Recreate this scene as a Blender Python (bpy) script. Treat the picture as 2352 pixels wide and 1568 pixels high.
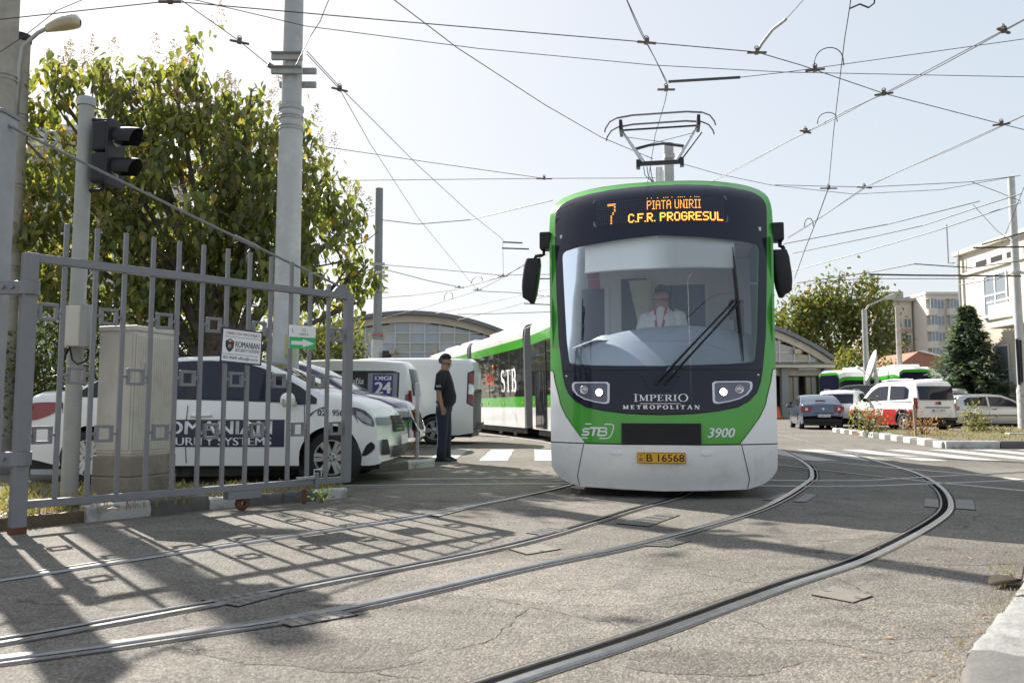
import bpy, bmesh, math, random
import numpy as np
from mathutils import Vector, Matrix
R = math.radians
random.seed(7); rng = np.random.default_rng(7)
for o in list(bpy.data.objects): bpy.data.objects.remove(o)
scene = bpy.context.scene
COL = scene.collection

# ------------------------------------------------------------------ camera
CAM_H = 0.93
FPX = 28.0 / 36.0 * 2352.0            # focal length in units of a 2352 px wide frame
TILT = math.atan(151.0 / FPX)
cam_d = bpy.data.cameras.new('camera'); cam = bpy.data.objects.new('camera', cam_d); COL.objects.link(cam)
cam.location = (0, 0, CAM_H); cam.rotation_euler = (math.pi/2 + TILT, 0, 0)
cam_d.lens = 28; cam_d.sensor_width = 36; cam_d.clip_end = 2000; cam_d.clip_start = 0.05
cam_d.dof.use_dof = True; cam_d.dof.focus_distance = 8.6; cam_d.dof.aperture_fstop = 3.8
scene.camera = cam

# ------------------------------------------------------------------ sky and sun
SUN_EL = R(38.0); SUN_DIR = Vector((-0.622*math.cos(SUN_EL), 0.783*math.cos(SUN_EL), math.sin(SUN_EL)))
world = bpy.data.worlds.new('World'); scene.world = world; world.use_nodes = True
nt = world.node_tree; nt.nodes.clear()
sky = nt.nodes.new('ShaderNodeTexSky'); sky.sky_type = 'NISHITA'; sky.sun_disc = False
sky.sun_elevation = SUN_EL; sky.sun_rotation = math.atan2(SUN_DIR.x, SUN_DIR.y)
sky.air_density = 1.0; sky.dust_density = 2.2; sky.ozone_density = 1.2; sky.altitude = 80
hsv = nt.nodes.new('ShaderNodeHueSaturation'); hsv.inputs['Saturation'].default_value = 1.15
gam = nt.nodes.new('ShaderNodeGamma'); gam.inputs['Gamma'].default_value = 0.25     # a bright hazy sky, flatter than a clear one
bg = nt.nodes.new('ShaderNodeBackground'); bg.inputs['Strength'].default_value = 0.116
wo = nt.nodes.new('ShaderNodeOutputWorld')
nt.links.new(sky.outputs[0], hsv.inputs['Color']); nt.links.new(hsv.outputs[0], gam.inputs['Color']); nt.links.new(gam.outputs[0], bg.inputs['Color']); nt.links.new(bg.outputs[0], wo.inputs['Surface'])
sun_d = bpy.data.lights.new('sun', 'SUN'); sun_d.energy = 2.0; sun_d.angle = R(0.55); sun_d.color = (1.0, 0.945, 0.86)
sun = bpy.data.objects.new('sun', sun_d); COL.objects.link(sun)
sun.rotation_euler = SUN_DIR.to_track_quat('Z', 'Y').to_euler()
scene.view_settings.view_transform = 'Standard'; scene.view_settings.look = 'None'
scene.view_settings.exposure = 2.4; scene.view_settings.gamma = 1.0; scene.view_settings.use_curve_mapping = False
scene.render.engine = 'CYCLES'
scene.cycles.max_bounces = 8; scene.cycles.transparent_max_bounces = 24; scene.cycles.caustics_reflective = False; scene.cycles.caustics_refractive = False
scene.cycles.use_denoising = True

# ------------------------------------------------------------------ placing helpers (points on the ground plane or at a real distance)
def ray(x, y):
    a = x - 1176.0; b = 784.0 - y
    return Vector((a, FPX*math.cos(TILT) - b*math.sin(TILT), FPX*math.sin(TILT) + b*math.cos(TILT)))
def G(x, y, z=0.0):
    d = ray(x, y); s = (z - CAM_H)/d.z
    return Vector((d.x*s, d.y*s, z))
def P(x, y, Y):
    d = ray(x, y); s = Y/d.y
    return Vector((d.x*s, Y, CAM_H + d.z*s))

# ------------------------------------------------------------------ materials
MATS = {}
def lin(c):
    return tuple(((v/255.0)/12.92 if v/255.0 <= 0.04045 else ((v/255.0+0.055)/1.055)**2.4) for v in c)
def mat(name, col, rough=0.5, metal=0.0, var=0.0, vscale=6.0, bump=0.0, bscale=40.0, coat=0.0, spec=0.5, emit=None, estr=1.0, trans=0.0, island=0.0, dirt=None, dscale=2.0, damt=0.5):
    if name in MATS: return MATS[name]
    m = bpy.data.materials.new(name); m.use_nodes = True; t = m.node_tree; b = t.nodes['Principled BSDF']
    b.inputs['Base Color'].default_value = (*col, 1); b.inputs['Roughness'].default_value = rough; b.inputs['Metallic'].default_value = metal
    b.inputs['Specular IOR Level'].default_value = spec
    if coat: b.inputs['Coat Weight'].default_value = coat; b.inputs['Coat Roughness'].default_value = 0.04
    L = t.links.new; cur = None
    tc = t.nodes.new('ShaderNodeTexCoord')
    if var > 0:
        n = t.nodes.new('ShaderNodeTexNoise'); n.inputs['Scale'].default_value = vscale; n.inputs['Detail'].default_value = 6; n.inputs['Roughness'].default_value = 0.65
        L(tc.outputs['Object'], n.inputs['Vector'])
        r = t.nodes.new('ShaderNodeMapRange'); r.inputs[1].default_value = 0.25; r.inputs[2].default_value = 0.75; r.inputs[3].default_value = 1-var; r.inputs[4].default_value = 1+var
        L(n.outputs['Fac'], r.inputs[0])
        mx = t.nodes.new('ShaderNodeMix'); mx.data_type = 'RGBA'; mx.blend_type = 'MULTIPLY'; mx.inputs[0].default_value = 1
        mx.inputs[6].default_value = (*col, 1); L(r.outputs[0], mx.inputs[7]); cur = mx.outputs[2]
    if dirt is not None:
        n = t.nodes.new('ShaderNodeTexNoise'); n.inputs['Scale'].default_value = dscale; n.inputs['Detail'].default_value = 8; n.inputs['Roughness'].default_value = 0.7
        L(tc.outputs['Object'], n.inputs['Vector'])
        r = t.nodes.new('ShaderNodeMapRange'); r.inputs[1].default_value = 0.5; r.inputs[2].default_value = 0.72; r.inputs[3].default_value = 0; r.inputs[4].default_value = damt
        L(n.outputs['Fac'], r.inputs[0])
        mx = t.nodes.new('ShaderNodeMix'); mx.data_type = 'RGBA'
        if cur is None: mx.inputs[6].default_value = (*col, 1)
        else: L(cur, mx.inputs[6])
        mx.inputs[7].default_value = (*dirt, 1); L(r.outputs[0], mx.inputs[0]); cur = mx.outputs[2]
    if cur is not None: L(cur, b.inputs['Base Color'])
    if bump > 0:
        n = t.nodes.new('ShaderNodeTexNoise'); n.inputs['Scale'].default_value = bscale; n.inputs['Detail'].default_value = 5
        L(tc.outputs['Object'], n.inputs['Vector'])
        bp = t.nodes.new('ShaderNodeBump'); bp.inputs['Strength'].default_value = bump; bp.inputs['Distance'].default_value = 0.01
        L(n.outputs['Fac'], bp.inputs['Height']); L(bp.outputs[0], b.inputs['Normal'])
    if emit: b.inputs['Emission Color'].default_value = (*emit, 1); b.inputs['Emission Strength'].default_value = estr
    MATS[name] = m; return m
def glass_mat(name, tint, fac=0.1, rough=0.02, gcol=(1,1,1)):
    if name in MATS: return MATS[name]
    m = bpy.data.materials.new(name); m.use_nodes = True; t = m.node_tree; t.nodes.clear(); L = t.links.new
    o = t.nodes.new('ShaderNodeOutputMaterial'); mx = t.nodes.new('ShaderNodeMixShader'); tr = t.nodes.new('ShaderNodeBsdfTransparent'); gl = t.nodes.new('ShaderNodeBsdfGlossy')
    tr.inputs['Color'].default_value = (*tint, 1); gl.inputs['Roughness'].default_value = rough; gl.inputs['Color'].default_value = (*gcol, 1)
    fr = t.nodes.new('ShaderNodeFresnel'); fr.inputs['IOR'].default_value = 1.5
    ad = t.nodes.new('ShaderNodeMath'); ad.operation = 'ADD'; ad.use_clamp = True; ad.inputs[1].default_value = fac
    L(fr.outputs[0], ad.inputs[0]); L(ad.outputs[0], mx.inputs[0]); L(tr.outputs[0], mx.inputs[1]); L(gl.outputs[0], mx.inputs[2]); L(mx.outputs[0], o.inputs[0])
    MATS[name] = m; return m
def leaf_mat(name, ramp, trans=0.45, rough=0.55, spec=0.35):
    """leaves of several own colours, one per leaf, letting light through"""
    if name in MATS: return MATS[name]
    m = bpy.data.materials.new(name); m.use_nodes = True; t = m.node_tree; t.nodes.clear(); L = t.links.new
    o = t.nodes.new('ShaderNodeOutputMaterial'); g = t.nodes.new('ShaderNodeNewGeometry'); oi = t.nodes.new('ShaderNodeObjectInfo')
    ad = t.nodes.new('ShaderNodeMath'); ad.operation = 'ADD'; L(g.outputs['Random Per Island'], ad.inputs[0]); L(oi.outputs['Random'], ad.inputs[1])
    fr = t.nodes.new('ShaderNodeMath'); fr.operation = 'FRACT'; L(ad.outputs[0], fr.inputs[0])
    cr = t.nodes.new('ShaderNodeValToRGB'); el = cr.color_ramp.elements
    while len(el) > 1: el.remove(el[-1])
    el[0].position = ramp[0][0]; el[0].color = (*ramp[0][1], 1)
    for p, c in ramp[1:]:
        e = el.new(p); e.color = (*c, 1)
    L(fr.outputs[0], cr.inputs[0])
    pb = t.nodes.new('ShaderNodeBsdfPrincipled'); pb.inputs['Roughness'].default_value = rough; pb.inputs['Specular IOR Level'].default_value = spec
    tl = t.nodes.new('ShaderNodeBsdfTranslucent'); mx = t.nodes.new('ShaderNodeMixShader'); mx.inputs[0].default_value = trans
    yl = t.nodes.new('ShaderNodeMix'); yl.data_type = 'RGBA'; yl.blend_type = 'MULTIPLY'; yl.inputs[0].default_value = 1; yl.inputs[7].default_value = (2.1, 1.95, 0.9, 1)
    L(cr.outputs[0], yl.inputs[6]); L(cr.outputs[0], pb.inputs['Base Color']); L(yl.outputs[2], tl.inputs['Color'])
    L(pb.outputs[0], mx.inputs[1]); L(tl.outputs[0], mx.inputs[2]); L(mx.outputs[0], o.inputs[0])
    MATS[name] = m; return m

# ------------------------------------------------------------------ mesh building
class MB:
    def __init__(s): s.v = []; s.f = []; s.mi = []
    def add(s, vs, fs, mi=0):
        n = len(s.v); s.v += [tuple(v) for v in vs]; s.f += [tuple(i+n for i in f) for f in fs]; s.mi += [mi]*len(fs); return s
    def box(s, lo, hi, mi=0, M=None):
        (a,b,c),(d,e,f) = lo, hi
        vs = [Vector(p) for p in ((a,b,c),(d,b,c),(d,e,c),(a,e,c),(a,b,f),(d,b,f),(d,e,f),(a,e,f))]
        if M is not None: vs = [M @ p for p in vs]
        return s.add(vs, [(3,2,1,0),(4,5,6,7),(0,1,5,4),(1,2,6,5),(2,3,7,6),(3,0,4,7)], mi)
    def cbox(s, c, size, mi=0, M=None):
        c = Vector(c); h = Vector(size)*0.5
        return s.box(c-h, c+h, mi, M)
    def tube(s, pts, r, n=8, mi=0, cap=True, flat=None):
        pts = [Vector(p) for p in pts]; k = len(pts); rs = r if isinstance(r, (list, tuple)) else [r]*k
        base = len(s.v); vs = []; up = None
        for i, p in enumerate(pts):
            d = (pts[min(i+1,k-1)] - pts[max(i-1,0)])
            if d.length < 1e-9: d = Vector((0,0,1))
            d.normalize()
            if up is None:
                up = Vector((0,0,1)) if abs(d.z) < 0.9 else Vector((1,0,0))
            a = d.cross(up)
            if a.length < 1e-6: a = d.cross(Vector((0,1,0)))
            a.normalize(); b = a.cross(d).normalized(); up = b
            for j in range(n):
                q = 2*math.pi*j/n
                vs.append(p + (a*math.cos(q) + b*math.sin(q)*(flat or 1))*rs[i])
        fs = [(i*n+j, i*n+(j+1)%n, (i+1)*n+(j+1)%n, (i+1)*n+j) for i in range(k-1) for j in range(n)]
        if cap: fs += [tuple(range(n))[::-1], tuple((k-1)*n+j for j in range(n))]
        return s.add(vs, fs, mi)
    def lathe(s, prof, c=(0,0,0), n=20, axis='z', mi=0, M=None):
        vs = []; fs = []; c = Vector(c)
        for (r, h) in prof:
            for j in range(n):
                q = 2*math.pi*j/n; x, y = r*math.cos(q), r*math.sin(q)
                p = Vector((x,y,h)) if axis == 'z' else (Vector((x,h,y)) if axis == 'y' else Vector((h,x,y)))
                p = c + p
                vs.append(M @ p if M is not None else p)
        k = len(prof)
        fs = [(i*n+j, i*n+(j+1)%n, (i+1)*n+(j+1)%n, (i+1)*n+j) for i in range(k-1) for j in range(n)]
        return s.add(vs, fs, mi)
    def grid(s, rows, mi=0, close=False):
        m = len(rows[0]); vs = [p for r in rows for p in r]; k = len(rows)
        fs = [(i*m+j, i*m+j+1, (i+1)*m+j+1, (i+1)*m+j) for i in range(k-1) for j in range(m-1)]
        if close: fs += [(i*m+m-1, i*m, (i+1)*m, (i+1)*m+m-1) for i in range(k-1)]
        return s.add(vs, fs, mi)
    def prism(s, poly, f0, f1, mi=0):
        """poly: 2D points; f0, f1 map (u,v) to 3D for the two caps"""
        n = len(poly); vs = [f0(u,v) for u,v in poly] + [f1(u,v) for u,v in poly]
        fs = [tuple(range(n))[::-1], tuple(range(n,2*n))] + [(i,(i+1)%n,n+(i+1)%n,n+i) for i in range(n)]
        return s.add(vs, fs, mi)
    def build(s, name, mats, parent=None, smooth=False, loc=None, rotz=0.0, bevel=0.0, recalc=True, angle=None):
        me = bpy.data.meshes.new(name); me.from_pydata(s.v, [], s.f)
        if not isinstance(mats, (list, tuple)): mats = [mats]
        for m in mats: me.materials.append(m)
        if len(mats) > 1: me.polygons.foreach_set('material_index', s.mi)
        if recalc and len(s.f) < 60000:
            bm = bmesh.new(); bm.from_mesh(me); bmesh.ops.recalc_face_normals(bm, faces=bm.faces); bm.to_mesh(me); bm.free()
        if smooth:
            me.polygons.foreach_set('use_smooth', [True]*len(me.polygons))
            if angle: me.set_sharp_from_angle(angle=R(angle))
        me.update()
        o = bpy.data.objects.new(name, me); COL.objects.link(o)
        if parent is not None: o.parent = parent
        if loc is not None: o.location = loc
        o.rotation_euler.z = rotz
        if bevel:
            b = o.modifiers.new('bevel', 'BEVEL'); b.width = bevel; b.segments = 2; b.limit_method = 'ANGLE'
        return o
def tag(o, label=None, cat=None, group=None, kind=None):
    if label: o['label'] = label
    if cat: o['category'] = cat
    if group: o['group'] = group
    if kind: o['kind'] = kind
    return o
def thing(name, label, cat, loc=(0,0,0), rotz=0.0, group=None):
    o = bpy.data.objects.new(name, None); COL.objects.link(o); o.location = loc; o.rotation_euler.z = rotz; o.empty_display_size = 0.2
    return tag(o, label, cat, group)
def copy_tree(o, parent=None):
    c = o.copy(); COL.objects.link(c); c.parent = parent
    for ch in list(o.children): copy_tree(ch, c)
    return c
def inst(me, name, parent, M):
    o = bpy.data.objects.new(name, me); COL.objects.link(o); o.parent = parent; o.matrix_local = M; return o
def text_mesh(s, size=1.0, bold=0.0, shear=0.0, sx=1.0, spacing=1.0, align='CENTER', res=3):
    c = bpy.data.curves.new('t', 'FONT'); c.body = s; c.size = size; c.offset = bold; c.shear = shear; c.align_x = align; c.space_character = spacing; c.resolution_u = res
    o = bpy.data.objects.new('t', c); COL.objects.link(o)
    dg = bpy.context.evaluated_depsgraph_get(); dg.update()
    me = bpy.data.meshes.new_from_object(o.evaluated_get(dg))
    vs = [(v.co.x*sx, v.co.y) for v in me.vertices]; fs = [tuple(p.vertices) for p in me.polygons]
    bpy.data.objects.remove(o); bpy.data.curves.remove(c); bpy.data.meshes.remove(me)
    return vs, fs
def fit_text(s, x0, x1, y0, y1, bold=0.0, shear=0.0, spacing=1.0):
    """text scaled to fill a rectangle; returns 2D verts, faces"""
    vs, fs = text_mesh(s, 1.0, 0.0, shear, 1.0, spacing)
    if bold:      # heavier strokes: the same letters laid side by side
        n = len(vs); k = bold*1.6; vs = [(x-k,y) for x,y in vs]+[(x,y) for x,y in vs]+[(x+k,y) for x,y in vs]; fs = fs+[tuple(i+n for i in f) for f in fs]+[tuple(i+2*n for i in f) for f in fs]
    a = np.array(vs); lo = a.min(0); hi = a.max(0)
    a = (a-lo)/(hi-lo)*np.array([x1-x0, y1-y0]) + np.array([x0,y0])
    return a.tolist(), fs
def put_text(name, tv, fn, m, parent):
    vs, fs = tv
    b = MB(); b.add([fn(x, y) for x, y in vs], fs)
    return b.build(name, m, parent, recalc=False)
# letters with serifs made of strokes: each stroke is a polyline with a width at each point, in a 1 x 1 cell
def stroke(mb, pts, ws, fn, mi=0):
    n = len(pts); L = []; Rr = []
    for i in range(n):
        a = pts[max(i-1,0)]; b = pts[min(i+1,n-1)]; dx, dy = b[0]-a[0], b[1]-a[1]; l = math.hypot(dx,dy) or 1
        w = (ws[i] if isinstance(ws,(list,tuple)) else ws)*0.5; nx, ny = -dy/l*w, dx/l*w
        L.append(fn(pts[i][0]+nx, pts[i][1]+ny)); Rr.append(fn(pts[i][0]-nx, pts[i][1]-ny))
    mb.grid([L, Rr], mi)
def arc(cx, cy, rx, ry, a0, a1, n=12):
    return [(cx+rx*math.cos(R(a0+(a1-a0)*i/n)), cy+ry*math.sin(R(a0+(a1-a0)*i/n))) for i in range(n+1)]
def serif_glyph(ch, T=0.16, t=0.055):
    """returns (advance, strokes) in units of cap height"""
    S = []; sv = lambda x,y,w: S.append(([(x-w/2,y),(x+w/2,y)], t))
    if ch == 'I': S.append(([(0.2,0),(0.2,1)],T)); sv(.2,t/2,.36); sv(.2,1-t/2,.36); return .42, S
    if ch == 'M':
        S.append(([(0.16,0),(0.16,1)],t*1.2)); S.append(([(0.16,1),(0.5,0.06)],T)); S.append(([(0.5,0.06),(0.84,1)],t)); S.append(([(0.86,0),(0.86,1)],T))
        sv(.16,t/2,.28); sv(.86,t/2,.34); sv(.1,1-t/2,.22); sv(.92,1-t/2,.24); return 1.06, S
    if ch in 'PR':
        S.append(([(0.2,0),(0.2,1)],T)); sv(.2,t/2,.36); sv(.1,1-t/2,.2)
        S.append(([(0.2,1-t/2),(.45,1-t/2)],t)); S.append((arc(.42,.74,.24,.235,90,-90), [t,T*.5,T*.8,T,T,T,T,T,T,T,T*.8,T*.5,t])); S.append(([(0.2,.5),(.45,.5)],t))
        if ch == 'R': S.append(([(.42,.5),(.72,.04)],T)); sv(.78,t/2,.2); return .86, S
        return .74, S
    if ch == 'E':
        S.append(([(0.2,0),(0.2,1)],T)); sv(.1,t/2,.2); sv(.1,1-t/2,.2); S.append(([(.2,t/2),(.64,t/2)],t)); S.append(([(.2,1-t/2),(.62,1-t/2)],t)); S.append(([(.2,.52),(.5,.52)],t))
        S.append(([(.64,0),(.64,.26)],t)); S.append(([(.62,1),(.62,.76)],t)); S.append(([(.5,.42),(.5,.62)],t)); return .74, S
    if ch == 'O':
        S.append((arc(.46,.5,.36,.48,0,360,28), [T*(.4+.6*abs(math.cos(R(360*i/28)))) for i in range(29)])); return .92, S
    if ch == 'T':
        S.append(([(0.4,0),(0.4,1)],T)); sv(.4,t/2,.36); S.append(([(.05,1-t/2),(.75,1-t/2)],t)); S.append(([(.07,1),(.07,.74)],t)); S.append(([(.73,1),(.73,.74)],t)); return .82, S
    if ch == 'L':
        S.append(([(0.2,0),(0.2,1)],T)); sv(.2,1-t/2,.36); sv(.1,t/2,.2); S.append(([(.2,t/2),(.64,t/2)],t)); S.append(([(.64,0),(.64,.28)],t)); return .74, S
    if ch == 'A':
        S.append(([(.12,0),(.44,1)],t)); S.append(([(.44,1),(.78,0)],T)); S.append(([(.22,.34),(.66,.34)],t)); sv(.12,t/2,.24); sv(.78,t/2,.3); return .94, S
    if ch == 'N':
        S.append(([(.16,0),(.16,1)],t)); S.append(([(.12,1),(.78,0)],T)); S.append(([(.78,0),(.78,1)],t)); sv(.16,t/2,.26); sv(.78,1-t/2,.26); sv(.08,1-t/2,.18); return .96, S
    if ch == 'S':
        S.append((arc(.36,.75,.24,.22,35,270,10)+arc(.36,.27,.25,.25,90,-150,10), [t,t,T*.6,T*.8,T*.9,T*.9,T,T,T,T,T,T,T,T,T*.9,T*.9,T*.8,T*.7,t,t,t,t])); S.append(([(.57,.72),(.57,1)],t)); S.append(([(.13,0),(.13,.28)],t)); return .74, S
    if ch == 'B':
        S.append(([(0.2,0),(0.2,1)],T)); sv(.1,t/2,.2); sv(.1,1-t/2,.2)
        S.append(([(.2,1-t/2),(.42,1-t/2)],t)); S.append(([(.2,.52),(.45,.52)],t)); S.append(([(.2,t/2),(.45,t/2)],t))
        S.append((arc(.4,.75,.21,.22,90,-90), [t]+[T*.9]*11+[t])); S.append((arc(.43,.27,.25,.245,90,-90), [t]+[T]*11+[t])); return .8, S
    return .4, S
def serif_text(name, s, x0, x1, y0, y1, fn, m, parent, T=0.16, t=0.055, gap=0.08, big=()):
    mb = MB(); out = []; x = 0.0
    for i, ch in enumerate(s):
        k = 1.25 if i in big else 1.0; adv, S = serif_glyph(ch, T/k, t/k); dy = -0.12 if i in big else 0.0
        out.append((x, k, dy, S)); x += adv*k + gap
    tot = x-gap; sx = (x1-x0)/tot; sy = y1-y0
    for gx, k, dy, S in out:
        mb = MB()
        for pts, ws in S:
            f = lambda u, v: fn(x0+(gx+u*k)*sx, y0+(v*k+dy)*sy)
            stroke(mb, pts, ws, f)
        mb.build(name, m, parent, recalc=False)
def skin_mesh(name, verts, edges, radii, m, parent, sub=2, smooth=True):
    me = bpy.data.meshes.new(name); me.from_pydata(verts, edges, []); o = bpy.data.objects.new(name, me); COL.objects.link(o)
    sk = o.modifiers.new('s', 'SKIN'); sk.use_smooth_shade = True
    for i, r in enumerate(radii):
        d = me.skin_vertices[0].data[i]; d.radius = r if isinstance(r, tuple) else (r, r); d.use_root = (i == 0)
    sb = o.modifiers.new('u', 'SUBSURF'); sb.levels = sub; sb.render_levels = sub
    dg = bpy.context.evaluated_depsgraph_get(); dg.update()
    nm = bpy.data.meshes.new_from_object(o.evaluated_get(dg)); nm.name = name
    bpy.data.objects.remove(o); bpy.data.meshes.remove(me)
    nm.materials.clear(); nm.materials.append(m); nm.polygons.foreach_set('use_smooth', [True]*len(nm.polygons))
    o = bpy.data.objects.new(name, nm); COL.objects.link(o); o.parent = parent; return o
def smooth_path(pts, n=8):
    """Catmull-Rom through 2D or 3D points"""
    a = [np.array(p, float) for p in pts]; a = [2*a[0]-a[1]] + a + [2*a[-1]-a[-2]]; out = []
    for i in range(1, len(a)-2):
        for k in range(n):
            t = k/n; p0,p1,p2,p3 = a[i-1:i+3]
            out.append(0.5*((2*p1)+(-p0+p2)*t+(2*p0-5*p1+4*p2-p3)*t*t+(-p0+3*p1-3*p2+p3)*t**3))
    out.append(a[-2]); return out

# ------------------------------------------------------------------ common materials
white_paint = mat('white_body_paint', (.8,.8,.79), .3, coat=.3, var=.02, vscale=3)
tram_green = mat('tram_green', (.055,.36,.028), .16, coat=.35, var=.03, vscale=3)
tram_white = mat('tram_white', (.85,.85,.845), .15, coat=.6, var=.02, vscale=2, dirt=(.66,.63,.58), dscale=1.5, damt=.35)
gloss_black = mat('gloss_black', (.012,.013,.03), .06, spec=.35)
black_rubber = mat('black_rubber', (.018,.018,.019), .7, bump=.15, bscale=60)
black_plastic = mat('black_plastic', (.018,.018,.022), .5, spec=.3)
dark_glass = mat('dark_glass', (.012,.014,.018), .03, spec=.4)
steel = mat('rail_steel', (.36,.355,.35), .3, metal=.85, var=.2, vscale=18)
steel_dull = mat('dull_rail_steel', (.24,.225,.21), .5, metal=.6, var=.3, vscale=14, dirt=(.12,.08,.055), dscale=6, damt=.6)
groove_dirt_shade = mat('groove_dirt_shade', (.008,.0075,.007), 1.0, spec=0.05, var=.4, vscale=20)  # greasy dirt, with the shade of a recessed groove painted into its colour
grey_paint = mat('grey_gate_paint', (.195,.198,.212), .42, var=.12, vscale=9, bump=.08, bscale=120, dirt=(.09,.08,.08), dscale=9, damt=.35)
galv = mat('galvanised_steel', (.36,.37,.37), .5, metal=.35, var=.14, vscale=7, dirt=(.25,.24,.22), dscale=3, damt=.5)
concrete = mat('concrete', (.33,.31,.275), .9, var=.18, vscale=5, bump=.3, bscale=50, dirt=(.17,.155,.13), dscale=3, damt=.6)
wire_dark = mat('wire_dark', (.035,.037,.045), .5)
fitting = mat('wire_fitting', (.12,.1,.085), .6, metal=.4)
chrome = mat('chrome', (.7,.7,.72), .12, metal=1)
alloy = mat('alloy_rim', (.5,.51,.53), .3, metal=.7)
tyre_mat = mat('tyre', (.02,.02,.021), .8, bump=.1, bscale=80)
red_lens = mat('red_lens', (.22,.008,.01), .12, coat=.4)
clear_lens = mat('clear_lens', (.55,.57,.6), .08, metal=.4, coat=.5)
amber = mat('amber_lens', (.8,.28,.02), .2, coat=.4)
navy = mat('navy_print', (.022,.024,.06), .4)
white_print = mat('white_print', (.8,.8,.8), .5)
black_print = mat('black_print', (.015,.015,.015), .5)
white_road = mat('white_kerb_paint', (.5,.5,.49), .8, var=.12, vscale=9, bump=.6, bscale=30, dirt=(.16,.145,.125), dscale=5, damt=.9)
# ================================================================== THE GROUND
def asphalt_material(name='asphalt', tone=1.0):
    m = bpy.data.materials.new(name); m.use_nodes = True; t = m.node_tree; L = t.links.new; b = t.nodes['Principled BSDF']
    b.inputs['Roughness'].default_value = 0.86; b.inputs['Specular IOR Level'].default_value = 0.3
    tc = t.nodes.new('ShaderNodeTexCoord'); V = tc.outputs['Object']
    def noise(sc, det=4, rough=.6):
        n = t.nodes.new('ShaderNodeTexNoise'); n.inputs['Scale'].default_value = sc; n.inputs['Detail'].default_value = det; n.inputs['Roughness'].default_value = rough; L(V, n.inputs['Vector']); return n.outputs['Fac']
    def rng_(src, a, b_, c, d):
        r = t.nodes.new('ShaderNodeMapRange'); r.inputs[1].default_value = a; r.inputs[2].default_value = b_; r.inputs[3].default_value = c; r.inputs[4].default_value = d; L(src, r.inputs[0]); return r.outputs[0]
    def mul(a, b_):
        n = t.nodes.new('ShaderNodeMath'); n.operation = 'MULTIPLY'; L(a, n.inputs[0]); L(b_, n.inputs[1]); return n.outputs[0]
    vo = t.nodes.new('ShaderNodeTexVoronoi'); vo.inputs['Scale'].default_value = 95; L(V, vo.inputs['Vector'])
    vo2 = t.nodes.new('ShaderNodeTexVoronoi'); vo2.inputs['Scale'].default_value = 210; L(V, vo2.inputs['Vector'])
    sep = t.nodes.new('ShaderNodeSeparateColor'); L(vo.outputs['Color'], sep.inputs[0])
    stone = rng_(sep.outputs[0], 0, 1, .68, 1.34)
    gapv = rng_(vo.outputs['Distance'], .25, .75, 1.0, .6)
    big = rng_(noise(.4, 6, .65), .32, .68, .74, 1.2); mid = rng_(noise(5, 6, .7), .3, .7, .84, 1.14); fine = rng_(noise(60, 3), .3, .7, .8, 1.2)
    val = mul(mul(mul(stone, gapv), mul(big, mid)), fine)
    # tar stains and oily patches
    st = rng_(noise(.9, 9, .78), .53, .7, 1.0, .5); val = mul(val, st)
    # cracks: edges of big warped cells
    dn = t.nodes.new('ShaderNodeTexNoise'); dn.inputs['Scale'].default_value = 1.4; dn.inputs['Detail'].default_value = 6; L(V, dn.inputs['Vector'])
    mxv = t.nodes.new('ShaderNodeMix'); mxv.data_type = 'RGBA'; mxv.blend_type = 'LINEAR_LIGHT'; mxv.inputs[0].default_value = .35; L(V, mxv.inputs[6]); L(dn.outputs['Color'], mxv.inputs[7])
    ce = t.nodes.new('ShaderNodeTexVoronoi'); ce.feature = 'DISTANCE_TO_EDGE'; ce.inputs['Scale'].default_value = .42; L(mxv.outputs[2], ce.inputs['Vector'])
    crack = rng_(ce.outputs['Distance'], .0, .005, .45, 1.0)
    cmask = rng_(noise(.7, 2), .5, .58, 0, 1)
    cm = t.nodes.new('ShaderNodeMix'); cm.inputs[2].default_value = 1.0; L(cmask, cm.inputs[0]); L(crack, cm.inputs[3])
    val = mul(val, cm.outputs[0])
    mx = t.nodes.new('ShaderNodeMix'); mx.data_type = 'RGBA'; mx.blend_type = 'MULTIPLY'; mx.inputs[0].default_value = 1
    hue = t.nodes.new('ShaderNodeMix'); hue.data_type = 'RGBA'; hue.inputs[6].default_value = (.222*tone,.206*tone,.184*tone,1); hue.inputs[7].default_value = (.243*tone,.218*tone,.186*tone,1); L(noise(2.2, 5), hue.inputs[0])
    L(hue.outputs[2], mx.inputs[6]); L(val, mx.inputs[7]); L(mx.outputs[2], b.inputs['Base Color'])
    hadd = t.nodes.new('ShaderNodeMath'); hadd.operation = 'ADD'; L(mul(gapv, stone), hadd.inputs[0]); L(rng_(vo2.outputs['Distance'], 0, .7, .3, 0), hadd.inputs[1])
    h2 = t.nodes.new('ShaderNodeMath'); h2.operation = 'ADD'; L(hadd.outputs[0], h2.inputs[0]); L(cm.outputs[0], h2.inputs[1])
    h3 = t.nodes.new('ShaderNodeMath'); h3.operation = 'ADD'; L(h2.outputs[0], h3.inputs[0]); L(rng_(noise(4,4), .3, .7, 0, 1.6), h3.inputs[1])
    bp = t.nodes.new('ShaderNodeBump'); bp.inputs['Strength'].default_value = .75; bp.inputs['Distance'].default_value = .008; L(h3.outputs[0], bp.inputs['Height']); L(bp.outputs[0], b.inputs['Normal'])
    return m
asphalt = asphalt_material()
mb = MB()
xs = [-900,-300,-100,-40,-20]+[-12+i*1.0 for i in range(37)]+[40,100,300,900]; ys = [-300,-50,-8]+[-2+i for i in range(36)]+[45,70,120,300,1200]
mb.grid([[(x, y, 0) for x in xs] for y in ys])
ground = tag(mb.build('ground', asphalt), 'worn grey asphalt yard with cracks and gravelly patches', 'ground', kind='structure')
patch_mat = mat('dark_asphalt_patch', (.075,.07,.066), 1.0, spec=.1, var=.3, vscale=25, bump=.5, bscale=90)

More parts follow.
